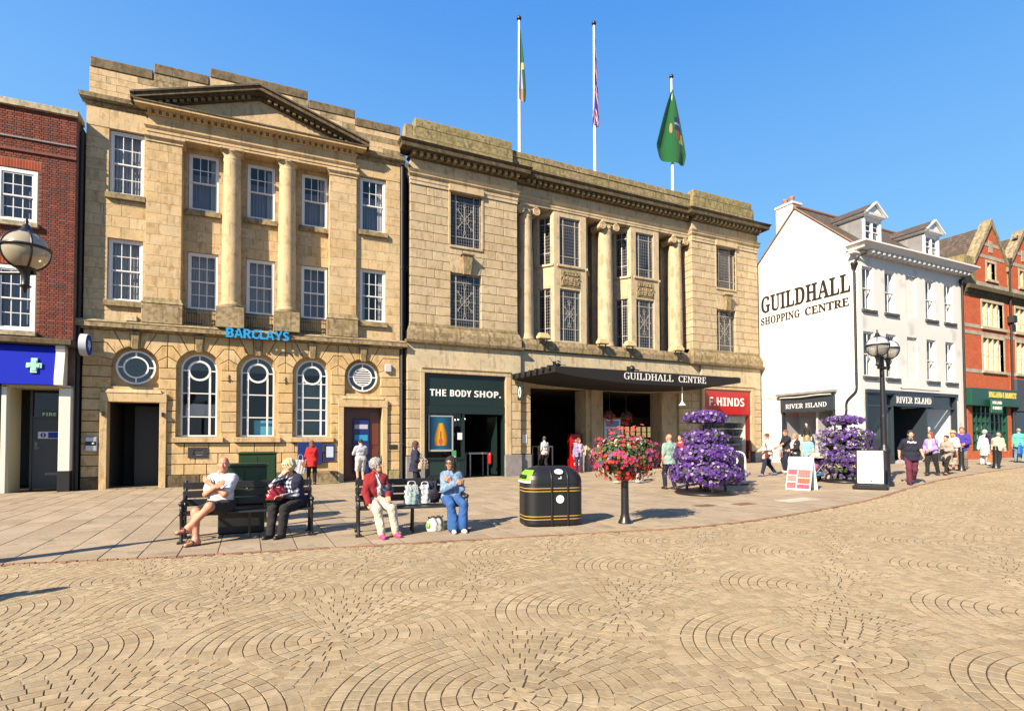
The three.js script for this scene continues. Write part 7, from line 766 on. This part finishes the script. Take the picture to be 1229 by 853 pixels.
  const wb = sack('tote_bag', 'white bag with a red triangle held by the woman in the white cardigan', 'carrier bag', [18.72, gy(18.7) + 0.72, 7.55], 0.32, 0.36, 0.1, plastic(0.75, 0.75, 0.75), 0.1); obj('print', poly([[-0.07, 0.06], [0.07, 0.06], [0, 0.24]], 0.01, 0.06), M(0.6, 0.05, 0.06), wb); handles(wb, 0.36, 0.07, plastic(0.7, 0.7, 0.7), 0.12);
  const bk = sack('handbag', 'black handbag held by the blonde woman in turquoise', 'handbag', [18.28, gy(18) + 0.68, 9.58], 0.34, 0.24, 0.14, M(0.01, 0.01, 0.01, { roughness: 0.25 }), 0); handles(bk, 0.24, 0.08, MT.black, 0.1);
  const pb = sack('handbag', 'small black bag at the waist of the red-haired woman', 'handbag', [22.32, gy(22.3) + 0.78, 11.34], 0.24, 0.17, 0.1, M(0.012, 0.012, 0.012, { roughness: 0.3 }), 0); strap([[-0.1, 0.15, 0], [-0.14, 0.4, -0.12], [-0.06, 0.6, -0.2]], 0.007, MT.black, 'strap', pb);
  const gb = sack('handbag', 'maroon handbag on the arm of the woman in the grey cardigan', 'handbag', [23.25, gy(23) + 0.62, 11.25], 0.26, 0.24, 0.14, M(0.12, 0.03, 0.025, { roughness: 0.4 }), 0); handles(gb, 0.24, 0.06, M(0.1, 0.03, 0.02), 0.12);
  const tb = sack('handbag', 'tan handbag carried beside the near bollard', 'handbag', [25.95, gy(26) + 0.72, 10.2], 0.22, 0.24, 0.12, M(0.4, 0.2, 0.06, { roughness: 0.5 }), 0); handles(tb, 0.24, 0.05, M(0.3, 0.15, 0.05), 0.14);
  const ob = sack('shopping_bag', 'brown-orange shopping bag by the stooped man in cream', 'shopping bag', [28.55, gy(28.6) + 0.25, 10.05], 0.38, 0.36, 0.18, M(0.4, 0.16, 0.06, { roughness: 0.6 }), 0); handles(ob, 0.36, 0.08, M(0.3, 0.12, 0.05), 0.2);
  const ub = sack('carrier_bag', 'bright blue carrier bag held by the man in turquoise', 'carrier bag', [34.0, gy(34) + 0.45, 8.9], 0.32, 0.4, 0.16, plastic(0.01, 0.18, 0.7), 0); handles(ub, 0.4, 0.07, plastic(0.01, 0.15, 0.6), 0.14);
  const ol = sack('carrier_bag', 'white bag carried behind the post of the flower ball', 'carrier bag', [12.72, gy(12.5) + 0.05, 6.5], 0.4, 0.5, 0.16, plastic(0.78, 0.78, 0.78), 0.2); handles(ol, 0.5, 0.08, plastic(0.7, 0.7, 0.7), 0.2);
  const sc = obj('scarf', [tube([[30.86, gy(31) + 1.42, 8.9], [30.9, gy(31) + 1.36, 9.02], [30.98, gy(31) + 1.0, 9.06], [31.02, gy(31) + 0.8, 9.06]], 0.09, 8).scale(1, 1, 1)], fab(0.03, 0.02, 0.07)); tag(sc, 'dark navy scarf down the back of the woman in white', 'scarf');
  const ht = thing('straw_hat', 'straw hat worn by the woman in the grey-green skirt', 'hat', P.hat.w('neck').add(V(0, 0.19, 0)).toArray()); obj('brim', lathe([[0.09, 0.0], [0.155, -0.015], [0.16, -0.005], [0.1, 0.015]], 22), M(0.6, 0.4, 0.16, { map: clothTex }), ht); obj('crown', lathe([[0.1, 0], [0.095, 0.07], [0.05, 0.1], [0, 0.105]], 20), M(0.62, 0.42, 0.18, { map: clothTex }), ht);
}
// ---------------------------------------------------------------- street furniture
{
  const paint = M(0.013, 0.013, 0.015, { roughness: 0.38 }), slatM = [M(0.02, 0.02, 0.023, { roughness: 0.42, map: T.grain }), M(0.026, 0.025, 0.027, { roughness: 0.45, map: T.grain })];
  const bench = (label, pos, turn, len) => {
    const b = thing('bench', label, 'bench', pos, turn, 'black slatted benches'), h = len / 2;
    for (let k = 0; k < 4; k++) obj('seat_slat', cb(-h, h, 0.425, 0.455, -0.42 + k * 0.115, -0.42 + k * 0.115 + 0.1, 0.008), slatM[k % 2], b);
    for (let k = 0; k < 3; k++) { const y = 0.52 + k * 0.135, z = -0.46 - k * 0.028; obj('back_slat', cb(-h, h, y, y + 0.115, z - 0.03, z, 0.008), slatM[k % 2], b); }
    for (const s of [-1, 1]) {
      const x = s * (h - 0.04), e = [], up = (p, r) => tube(p, r, 8);
      e.push(up([[x, 0, 0.02], [x, 0.2, -0.02], [x, 0.36, 0.0], [x, 0.5, 0.03], [x, 0.6, 0.0]], 0.026), up([[x, 0.6, 0.02], [x, 0.63, -0.15], [x, 0.63, -0.32], [x, 0.68, -0.46]], 0.028), up([[x, 0, -0.5], [x, 0.22, -0.42], [x, 0.42, -0.42], [x, 0.66, -0.5], [x, 0.93, -0.57]], 0.028), up([[x, 0.4, 0.02], [x, 0.39, -0.2], [x, 0.4, -0.44]], 0.026), up([[x, 0.16, -0.46], [x, 0.3, -0.3], [x, 0.32, -0.15], [x, 0.2, -0.02]], 0.02), bx(x - 0.05, x + 0.05, 0, 0.03, -0.06, 0.1), bx(x - 0.05, x + 0.05, 0, 0.03, -0.58, -0.44), new THREE.TorusGeometry(0.07, 0.016, 6, 16).rotateY(Math.PI / 2).translate(x, 0.5, -0.12), new THREE.TorusGeometry(0.05, 0.014, 6, 16).rotateY(Math.PI / 2).translate(x, 0.51, -0.27), new THREE.SphereGeometry(0.04, 10, 8).translate(x, 0.61, 0.04));
      obj('end_frame', e, paint, b);
    }
    obj('centre_leg', [rod([0, 0, -0.12], [0, 0.42, -0.12], 0.018, 8), rod([0, 0, -0.4], [0, 0.42, -0.3], 0.018, 8)], paint, b);
    return b;
  };
  bench('black slatted bench with the man in white and the fair-haired woman', [0.02, 0, 12.5], R(-1), 1.98); bench('black slatted bench with the woman in red and shopping bags', [2.55, 0, 13.2], R(-8), 1.9);
  const lb = thing('low_black_box', 'low black steel box standing behind the first bench', 'cabinet', [-0.1, 0, 11.72]); obj('body', cb(-0.36, 0.36, 0, 0.5, -0.14, 0.14, 0.02), paint, lb); obj('lid', cb(-0.38, 0.38, 0.5, 0.54, -0.16, 0.16, 0.01), paint, lb);
  const gn = M(0.016, 0.05, 0.014, { roughness: 0.4 });
  const cab = (label, x0, x1, z, h, d) => { const c = thing('utility_cabinet', label, 'cabinet', [(x0 + x1) / 2, 0, z], 0, 'green roadside cabinets'), w = (x1 - x0) / 2; obj('body', cb(-w + 0.02, w - 0.02, 0, h - 0.06, -d, 0, 0.01), gn, c); obj('lid', [tier(-w + 0.02, w - 0.02, -d - 0.02, 0, h - 0.06, h - 0.03, 0.0, 0.03), tier(-w + 0.02, w - 0.02, -d - 0.02, 0, h - 0.03, h, 0.03, -0.03)], gn, c); for (const s of [-1, 1]) obj('door', cb(s > 0 ? 0.006 : -w + 0.05, s > 0 ? w - 0.05 : -0.006, 0.1, h - 0.1, -0.01, 0.012, 0.004), gn, c); obj('handle', bx(0.03, 0.055, h * 0.5, h * 0.5 + 0.14, 0.01, 0.03), MT.lead, c); };
  cab('broad green utility cabinet right behind the first bench', -0.48, 0.35, 10.6, 1.15, 0.45); cab('taller green utility cabinet at the back, showing over the broad one', -0.23, 0.62, 8.2, 1.34, 0.45);
  // recycling bin
  const bn = thing('recycling_bin', 'big black domed recycling bin with yellow bands and a lime opening', 'bin', [5.17, 0, 13.28], R(-12));
  { const sec = (hw, hd, r, n = 10) => { const p = []; for (const [cx, cz, a0] of [[hw - r, hd - r, 0], [-hw + r, hd - r, 1], [-hw + r, -hd + r, 2], [hw - r, -hd + r, 3]]) for (let k = 0; k <= n; k++) { const a = (a0 + k / n) * Math.PI / 2; p.push([cx + r * Math.cos(a), cz + r * Math.sin(a)]); } return p; };
    const loft = (rows) => { const Q = []; for (let i = 0; i < rows.length - 1; i++) { const [A, ya] = rows[i], [B, yb] = rows[i + 1], n = A.length; for (let k = 0; k < n; k++) { const j = (k + 1) % n; Q.push([[A[k][0], ya, A[k][1]], [B[k][0], yb, B[k][1]], [B[j][0], yb, B[j][1]], [A[j][0], ya, A[j][1]]]); } } const [A, y] = rows[rows.length - 1]; const g = quadsToGeo(Q), t = poly(A, 0.01, 0).rotateX(-Math.PI / 2).scale(1, 1, -1).translate(0, y - 0.005, 0); return [g, t.index ? t.toNonIndexed() : t]; };
    const smooth = gs => { const g = gs[0]; return [g, gs[1]]; };
    const S = (w, d) => sec(w, d, Math.min(w, d) * 0.62), black = M(0.009, 0.009, 0.011, { roughness: 0.45 });
    obj('body', smooth(loft([[S(0.55, 0.36), 0.02], [S(0.56, 0.37), 0.06], [S(0.56, 0.37), 0.72], [S(0.555, 0.365), 0.78]])), black, bn);
    obj('hood', smooth(loft([[S(0.565, 0.375), 0.78], [S(0.555, 0.365), 0.86], [S(0.53, 0.34), 0.93], [S(0.49, 0.3), 0.99], [S(0.43, 0.25), 1.04], [S(0.35, 0.18), 1.08], [S(0.24, 0.1), 1.105]])), black, bn);
    const gold = M(0.55, 0.34, 0.05, { roughness: 0.4 }); for (const y of [0.13, 0.185, 0.64, 0.695]) obj('band', loft([[S(0.566, 0.376), y], [S(0.566, 0.376), y + 0.014]])[0], gold, bn);
    for (const x of [-0.09, 0.22]) obj('rib', [tube([[x, 0.03, 0.38], [x, 0.75, 0.38]], 0.016, 8), tube([[x, 0.75, 0.38], [x, 0.9, 0.365], [x, 1.02, 0.28], [x, 1.09, 0.16]], 0.014, 8)], black, bn);
    const part = (rows, k0, k1) => { const Q = []; for (let i = 0; i < rows.length - 1; i++) { const [A, ya] = rows[i], [B, yb] = rows[i + 1]; for (let k = k0; k < k1; k++) { const a = k % A.length, j = (k + 1) % A.length; Q.push([[A[a][0], ya, A[a][1]], [B[a][0], yb, B[a][1]], [B[j][0], yb, B[j][1]], [A[j][0], ya, A[j][1]]]); } } return quadsToGeo(Q); };
    const lip = obj('opening_panel', part([[S(0.572, 0.382), 0.81], [S(0.563, 0.373), 0.86], [S(0.538, 0.348), 0.93], [S(0.498, 0.308), 0.99], [S(0.45, 0.268), 1.03]], 15, 27), M(0.2, 0.6, 0.03, { roughness: 0.4 }), bn); obj('aperture', part([[S(0.565, 0.375), 0.87], [S(0.548, 0.358), 0.92], [S(0.536, 0.346), 0.945]], 18, 24), MT.black, lip); obj('notice_strip', part([[S(0.578, 0.388), 0.8], [S(0.578, 0.388), 0.835]], 15, 27), MT.white, bn);
    obj('sticker', new THREE.CylinderGeometry(0.075, 0.075, 0.008, 28).rotateX(Math.PI / 2).translate(0.07, 0.5, 0.375), MT.white, bn); obj('badge', new THREE.CylinderGeometry(0.085, 0.085, 0.008, 28).scale(1, 1, 0.75).rotateX(0.85).translate(0.06, 1.0, 0.325), M(0.5, 0.52, 0.55), bn); obj('mark', poly([[-0.03, 0], [0.03, 0], [0.03, 0.05], [0.015, 0.05], [0.015, 0.02], [-0.03, 0.015]], 0.006, 0.38).translate(0.07, 0.87, -0.012), MT.white, bn); }
  // flowers
  const petal = (() => { const Q = []; for (let k = 0; k < 5; k++) { const a = k * 1.2566, p = (r, t, y) => [Math.cos(a + t) * r, y, Math.sin(a + t) * r]; Q.push([[0, 0, 0], p(0.75, 0.5, 0.22), p(1, 0, 0.3), p(0.75, -0.5, 0.22)]); } return boxUV(quadsToGeo(Q)); })();
  const leafG = boxUV(quadsToGeo([[[0, 0, 0], [0.35, 0.1, 0.45], [0, 0.02, 1], [-0.35, 0.1, 0.45]]]));
  const leafy = (r, g, b) => new THREE.MeshPhysicalMaterial({ color: new THREE.Color(1, 1, 1), roughness: 0.8, transmission: 0.25, thickness: 0 });
  function scatter(name, parent, geo, mat, n, place, size, cols) { const im = shade(new THREE.InstancedMesh(geo, mat, n)), d = new THREE.Object3D(); for (let i = 0; i < n; i++) { const [p, nr] = place(); d.position.set(...p); d.quaternion.setFromUnitVectors(V(0, 1, 0), V(nr[0] + rr(-0.5, 0.5), nr[1] + rr(-0.35, 0.5), nr[2] + rr(-0.5, 0.5)).normalize()); d.rotateY(rnd() * 7); const s = rr(...size); d.scale.set(s, s, s); d.updateMatrix(); im.setMatrixAt(i, d.matrix); im.setColorAt(i, L(...pick(cols))); } im.name = name; im.userData.kind = 'stuff'; parent.add(im); }
  const onEll = (cx, cy, cz, rx, ry, rz, inner, ymin = -1) => () => { for (;;) { const u = V(rr(-1, 1), rr(ymin, 1), rr(-1, 1)), l = u.length(); if (l > 1 || l < 0.05) continue; u.divideScalar(l); if (u.y < ymin) continue; const k = rr(inner, 1.06) * (0.94 + 0.13 * Math.sin(u.x * 6 + u.y * 9 + cy * 7) * Math.sin(u.z * 7 + cy * 5)); return [[cx + u.x * rx * k, cy + u.y * ry * k, cz + u.z * rz * k], [u.x, u.y, u.z]]; } };
  const fb = thing('flower_ball_planter', 'ball of red, pink and purple flowers on a black post', 'planter', [6.47, 0, 13.86]);
  obj('post', [lathe([[0.13, 0], [0.13, 0.03], [0.1, 0.08], [0.085, 0.14], [0.075, 0.2], [0.07, 0.8], [0.085, 0.82], [0.085, 0.86], [0.07, 0.88], [0.07, 1.0], [0, 1.0]], 24)], paint, fb); obj('bowl', lathe([[0, 0.92], [0.2, 0.94], [0.42, 1.06], [0.46, 1.16], [0, 1.18]], 24), M(0.02, 0.03, 0.015), fb);
  scatter('leaves', fb, leafG, leafy(1, 1, 1), 1700, onEll(0, 1.26, 0, 0.64, 0.42, 0.6, 0.72, -0.8), [0.05, 0.1], [[0.05, 0.1, 0.02], [0.07, 0.14, 0.025], [0.035, 0.07, 0.018], [0.12, 0.18, 0.05]]);
  scatter('pink_flowers', fb, petal, leafy(1, 1, 1), 200, onEll(0, 1.27, 0, 0.68, 0.42, 0.64, 0.95, -0.5), [0.035, 0.055], [[0.5, 0.012, 0.1], [0.42, 0.01, 0.08], [0.5, 0.04, 0.2]]);
  scatter('red_flowers', fb, petal, leafy(1, 1, 1), 240, onEll(0, 1.22, 0, 0.66, 0.46, 0.62, 0.96, -0.9), [0.03, 0.05], [[0.62, 0.02, 0.012], [0.55, 0.012, 0.01], [0.65, 0.06, 0.015]]);
  scatter('trailing_red_flowers', fb, petal, leafy(1, 1, 1), 110, () => { const a = rnd() * 7, r = rr(0.02, 0.24), y = rr(0.84, 1.08); return [[Math.cos(a) * r * 1.1, y, Math.sin(a) * r + 0.12], [Math.cos(a), -0.3, Math.sin(a)]]; }, [0.03, 0.05], [[0.65, 0.025, 0.012], [0.6, 0.05, 0.015]]);
  scatter('upright_red_flowers', fb, petal, leafy(1, 1, 1), 50, () => { const k = Math.floor(rnd() * 6); return [[-0.34 + k * 0.12 + rr(-0.05, 0.05), 1.72 + (k % 3) * 0.05 - k * 0.0 + rr(-0.05, 0.05), rr(-0.08, 0.15)], [0, 1, 0.3]]; }, [0.03, 0.045], [[0.62, 0.02, 0.015], [0.7, 0.04, 0.03]]);
  scatter('purple_flowers', fb, petal, leafy(1, 1, 1), 70, onEll(0, 1.24, 0, 0.67, 0.42, 0.62, 0.96, -0.6), [0.03, 0.045], [[0.16, 0.04, 0.4], [0.3, 0.05, 0.45], [0.6, 0.3, 0.62]]);
  scatter('pale_leaves', fb, leafG, leafy(1, 1, 1), 45, onEll(-0.12, 1.42, 0.12, 0.4, 0.26, 0.45, 0.95, 0), [0.05, 0.1], [[0.4, 0.45, 0.2], [0.5, 0.52, 0.3]]);
  const tower = (label, x, z, k, tiersF, green) => {
    const t = thing('flower_tower', label, 'planter', [x, gy(x), z], 0, 'towers of purple flowers');
    obj('stand', [lathe([[0, 0.0], [0.75 * k, 0.0], [0.78 * k, 0.04], [0.7 * k, 0.1], [0, 0.1]], 28), ...[0, 1, 2, 3].map(q => rod([Math.cos(q * 1.57 + 0.5) * 0.5 * k, 0, Math.sin(q * 1.57 + 0.5) * 0.5 * k], [Math.cos(q * 1.57 + 0.5) * 0.45 * k, 0.45, Math.sin(q * 1.57 + 0.5) * 0.45 * k], 0.04, 8)), rod([0, 0, 0], [0, 2.0, 0], 0.08, 10)], paint, t);
    for (const [y, r, h, n] of tiersF) {
      obj('pot', lathe([[0, y - h * 0.5], [r * 0.5, y - h * 0.5], [r * 0.66, y + h * 0.1], [0, y + h * 0.12]], 22), M(0.012, 0.013, 0.012), t);
      scatter('leaves', t, leafG, leafy(1, 1, 1), Math.round(n * green * 0.8), onEll(0, y, 0, r * 0.94, h * 0.92, r * 0.94, 0.72, -0.7), [0.06, 0.11], [[0.05, 0.1, 0.02], [0.08, 0.13, 0.025], [0.035, 0.07, 0.018], [0.13, 0.17, 0.05]]);
      scatter('flowers', t, petal, leafy(1, 1, 1), n, onEll(0, y, 0, r, h, r, 0.93, -0.75), [0.038, 0.058], [[0.09, 0.016, 0.27], [0.13, 0.03, 0.36], [0.065, 0.01, 0.2], [0.1, 0.018, 0.3], [0.16, 0.05, 0.42], [0.11, 0.022, 0.32], [0.08, 0.012, 0.25], [0.45, 0.36, 0.6]]);
    }
  };
  tower('big tower of purple and white petunias in front of the jeweller', 12.02, 10.38, 1.15, [[2.2, 0.62, 0.22, 420], [1.62, 0.66, 0.26, 400], [1.14, 0.92, 0.42, 1000], [0.6, 1.1, 0.44, 1400]], 0.9);
  tower('smaller, greener tower of purple flowers by the tall lamp post', 18.06, 10.57, 0.95, [[2.05, 0.6, 0.18, 320], [1.5, 0.84, 0.34, 460], [1.2, 0.9, 0.26, 220], [0.78, 1.0, 0.32, 560], [0.42, 0.92, 0.3, 130]], 1.4);
  for (const [x, l] of [[15.0, 'hanging basket of red flowers on the left under the canopy'], [15.95, 'hanging basket of red flowers on the right under the canopy']]) { const hb = thing('hanging_basket', l, 'hanging basket', [x, 2.75, 1.5], 0, 'hanging baskets under the canopy'); obj('bowl', lathe([[0, -0.18], [0.12, -0.15], [0.2, 0.05], [0, 0.06]], 16), M(0.03, 0.025, 0.015), hb); obj('chain', [rod([0, 0.05, 0], [0, 1.45, 0], 0.01, 5)], MT.iron, hb); scatter('leaves', hb, leafG, leafy(1, 1, 1), 160, onEll(0, 0, 0, 0.26, 0.22, 0.26, 0.7), [0.05, 0.09], [[0.04, 0.08, 0.02], [0.06, 0.1, 0.02]]); scatter('flowers', hb, petal, leafy(1, 1, 1), 70, onEll(0, -0.1, 0, 0.28, 0.34, 0.28, 0.9), [0.04, 0.06], [[0.6, 0.015, 0.012], [0.55, 0.02, 0.02]]); }
  // lamps
  const globe = (p, r, parent, cap) => {
    const [x, y, z] = p, opal = new THREE.MeshPhysicalMaterial({ color: L(0.75, 0.68, 0.5), roughness: 0.2, transmission: 0.55, thickness: 0 });
    const L0 = obj('lantern', [lathe([[0.0, r * 1.72], [r * 0.05, r * 1.7], [r * 0.1, r * 1.5], [r * 0.06, r * 1.42], [r * 0.16, r * 1.32], [r * 0.22, r * 1.12], [r * 0.42, r * 0.92], [r * 0.46, r * 0.84], [0, r * 0.84]], 22).translate(x, y, z), new THREE.TorusGeometry(r * 1.02, r * 0.075, 8, 36).rotateX(Math.PI / 2).translate(x, y + r * 0.12, z), ...[0, 1, 2, 3].map(k => new THREE.TorusGeometry(r * 1.02, r * 0.05, 6, 14, Math.PI).rotateZ(-Math.PI / 2).rotateY(k * Math.PI / 2 + 0.5).translate(x, y, z)), lathe([[r * 0.45, -r * 0.9], [r * 0.3, -r * 1.02], [r * 0.18, -r * 1.3], [r * 0.16, -r * 1.75], [r * 0.28, -r * 1.85], [r * 0.1, -r * 1.95], [r * 0.07, -r * 2.15], [0, -r * 2.2]], 16).translate(x, y, z)], paint, parent);
    if (cap) obj('cap', new THREE.SphereGeometry(r, 28, 10, 0, Math.PI * 2, 0.5, 1.0).translate(x, y, z), M(0.5, 0.52, 0.54, { roughness: 0.3 }), L0);
    obj('glass_globe', new THREE.SphereGeometry(r * 0.985, 28, 20).translate(x, y, z), cap ? new THREE.MeshPhysicalMaterial({ color: L(0.85, 0.85, 0.82), roughness: 0.12, transmission: 0.75, thickness: 0 }) : opal, L0);
  };
  { const l = thing('street_lamp', 'lamp post with two glass globes behind the white poster stand', 'street lamp', [17.55, gy(17.5), 12.15]); obj('post', [lathe([[0.24, 0], [0.24, 0.08], [0.19, 0.14], [0.17, 0.3], [0.15, 0.34], [0.14, 1.0], [0.17, 1.04], [0.17, 1.1], [0.1, 1.2], [0.085, 1.3], [0.085, 2.1], [0.1, 2.14], [0.075, 2.2], [0.06, 3.9], [0.08, 3.94], [0, 4.0]], 22)], paint, l); const a = [[-0.466, 4.22, 0.165], [0.543, 4.22, -0.128]]; for (const p of a) { obj('arm', tube([[0, 3.6, 0], [p[0] * 0.6, 3.62, p[2] * 0.6], [p[0], 3.72, p[2]]], 0.03, 8), paint, l); globe(p, 0.3, l, true); } l.rotation.z = 0.012; obj('ring', new THREE.TorusGeometry(0.1, 0.03, 8, 18).rotateX(Math.PI / 2).translate(0, 3.62, 0), paint, l); }
  { const l = thing('left_street_lamp', 'round lantern with black bands on an arm at the left edge', 'street lamp', [-3.3, 0, 13.02]); obj('post', [lathe([[0.24, 0], [0.24, 0.08], [0.17, 0.3], [0.14, 0.34], [0.14, 1.0], [0.16, 1.08], [0.085, 1.3], [0.06, 3.7], [0.07, 3.8], [0, 3.9]], 22)], paint, l); for (const s of [1, -1]) { obj('arm', rod([0, 3.76, 0], [s * 0.78, 3.76, s * 0.32], 0.025, 8), paint, l); globe([s * 0.68, 4.04, s * 0.32], 0.25, l, false); } }
  // boards and bollards
  const ab = thing('menu_board', 'white folding board with rows of food pictures', 'a-board', [14.9, gy(14.9), 11.3], R(-78)); for (const s of [1, -1]) { const p = obj('panel', cb(-0.36, 0.36, 0, 0.98, -0.015, 0.015, 0.006).rotateX(-0.26 * s).translate(0, 0, s * 0.25), MT.white, ab); if (s > 0) { const g = []; for (const [x0, x1, y0, y1] of [[-0.33, -0.06, 0.46, 0.62], [-0.03, 0.33, 0.38, 0.62], [-0.33, -0.06, 0.25, 0.44], [-0.03, 0.33, 0.2, 0.36], [-0.33, -0.06, 0.05, 0.23], [-0.03, 0.33, 0.05, 0.18]]) g.push([x0, x1, y0, y1]); const cs = [[0.35, 0.12, 0.2], [0.6, 0.2, 0.2], [0.6, 0.28, 0.3], [0.3, 0.14, 0.08], [0.5, 0.16, 0.16], [0.25, 0.1, 0.2]]; const pt = tex(64, (u, v) => { const n = fbm(u, v, 8, 3, 401); return n > 0.56 ? [1, 0.98, 0.95] : n > 0.46 ? [1, 0.7, 0.65] : [0.55, 0.3, 0.3]; }, true, 5); g.forEach((q, k) => obj('picture', bx(q[0], q[1], q[2], q[3], 0.016, 0.019).rotateX(-0.26).translate(0, 0, 0.25), M(...cs[k].map(v => v * 1.6), { map: pt }), p)); } }
  obj('hinge', bx(-0.34, 0.34, 0.95, 0.98, -0.04, 0.04), MT.white, ab);
  const st = thing('poster_stand', 'blank white poster stand on a black foot before the lamp post', 'sign stand', [16.42, gy(16.4), 12.4], R(-64)); obj('foot', [cb(-0.44, 0.44, 0, 0.12, -0.28, 0.28, 0.05), cb(-0.4, 0.4, 0.1, 0.16, -0.1, 0.1, 0.03)], paint, st); obj('frame', poly([[-0.36, 0.14], [0.36, 0.14], [0.36, 1.14], [-0.36, 1.14]], 0.06, 0.03, 0.008, 0), paint, st); obj('panel', cb(-0.32, 0.32, 0.17, 1.12, 0.028, 0.042, 0.003), M(0.8, 0.8, 0.8), st); obj('mark', [new THREE.CylinderGeometry(0.022, 0.022, 0.006, 14).rotateX(Math.PI / 2).translate(0.03, 0.24, 0.045), bx(-0.13, -0.07, 0.228, 0.245, 0.042, 0.046)], MT.black, st);
  const hb = thing('jeweller_board', 'black pavement board with a round white frame by the purple tower', 'a-board', [14.7, gy(14.7), 8.95], R(-30)); obj('frame', [tube([[-0.36, 0.05, 0], [-0.36, 0.95, 0], [-0.28, 1.07, 0], [0.28, 1.07, 0], [0.36, 0.95, 0], [0.36, 0.05, 0]], 0.03, 8)], MT.white, hb); obj('panel', cb(-0.33, 0.33, 0.14, 1.04, -0.012, 0.012, 0.004), MT.black, hb); obj('print', [new THREE.TorusGeometry(0.14, 0.03, 6, 20).translate(-0.02, 0.8, 0.014), bx(-0.22, 0.22, 0.5, 0.56, 0.012, 0.018), bx(-0.2, 0.1, 0.38, 0.43, 0.012, 0.018)], MT.white, hb); obj('foot', [cb(-0.42, 0.42, 0, 0.05, -0.22, 0.22, 0.02)], paint, hb);
  for (const [x, z, l] of [[25.5, 10.42, 'black bollard nearer the white shop'], [28.4, 10.3, 'black bollard nearer the brick shops']]) { const b = thing('bollard', l, 'bollard', [x, gy(x), z], 0, 'black bollards at the pavement edge'); obj('shaft', lathe([[0.14, 0], [0.14, 0.05], [0.11, 0.09], [0.105, 0.2], [0.09, 0.24], [0.085, 0.74], [0.105, 0.76], [0.105, 0.8], [0.085, 0.82], [0.095, 0.9], [0.06, 0.95], [0, 0.96]], 20), paint, b); obj('cap', new THREE.CylinderGeometry(0.1, 0.1, 0.012, 20).translate(0, 0.95, 0), M(0.4, 0.36, 0.3), b); }
  // pushchair
  const pc = thing('pushchair', 'pushchair with bright bags and a fluffy hood behind the menu board', 'pushchair', [17.35, gy(17.3), 10.0], R(-100)); for (const [x, z] of [[-0.24, -0.32], [0.24, -0.32], [-0.2, 0.36], [0.2, 0.36]]) { const w = obj('wheel', new THREE.TorusGeometry(0.13, 0.03, 8, 22).rotateY(Math.PI / 2).translate(x, 0.16, z), MT.black, pc); obj('rim', new THREE.CylinderGeometry(0.09, 0.09, 0.02, 18).rotateZ(Math.PI / 2).translate(x, 0.16, z), M(0.5, 0.5, 0.5), w); }
  obj('frame', [-1, 1].flatMap(s => [rod([s * 0.22, 0.16, 0.36], [s * 0.24, 0.95, -0.5], 0.016, 8), rod([s * 0.22, 0.16, -0.32], [s * 0.22, 0.6, 0.1], 0.016, 8)]).concat([rod([-0.24, 0.95, -0.5], [0.24, 0.95, -0.5], 0.02, 8)]), MT.lead, pc); obj('seat', [cb(-0.2, 0.2, 0.36, 0.44, -0.15, 0.3, 0.03), cb(-0.2, 0.2, 0.4, 0.85, -0.22, -0.14, 0.03)], fab(0.03, 0.035, 0.05), pc); obj('hood', new THREE.SphereGeometry(0.24, 18, 12, 0, Math.PI * 2, 0, 1.5).scale(1, 0.9, 1.1).translate(0, 0.8, -0.08), fab(0.5, 0.46, 0.42), pc); obj('cover', new THREE.SphereGeometry(0.2, 16, 12).scale(1, 0.8, 1.3).translate(0, 0.5, 0.14), fab(0.5, 0.12, 0.35), pc); obj('toy', new THREE.SphereGeometry(0.1, 14, 10).translate(-0.12, 0.45, 0.4), fab(0.7, 0.35, 0.03), pc); obj('basket', cb(-0.2, 0.2, 0.2, 0.32, -0.2, 0.2, 0.03), fab(0.05, 0.25, 0.4), pc);
}
renderer.render(scene, camera);
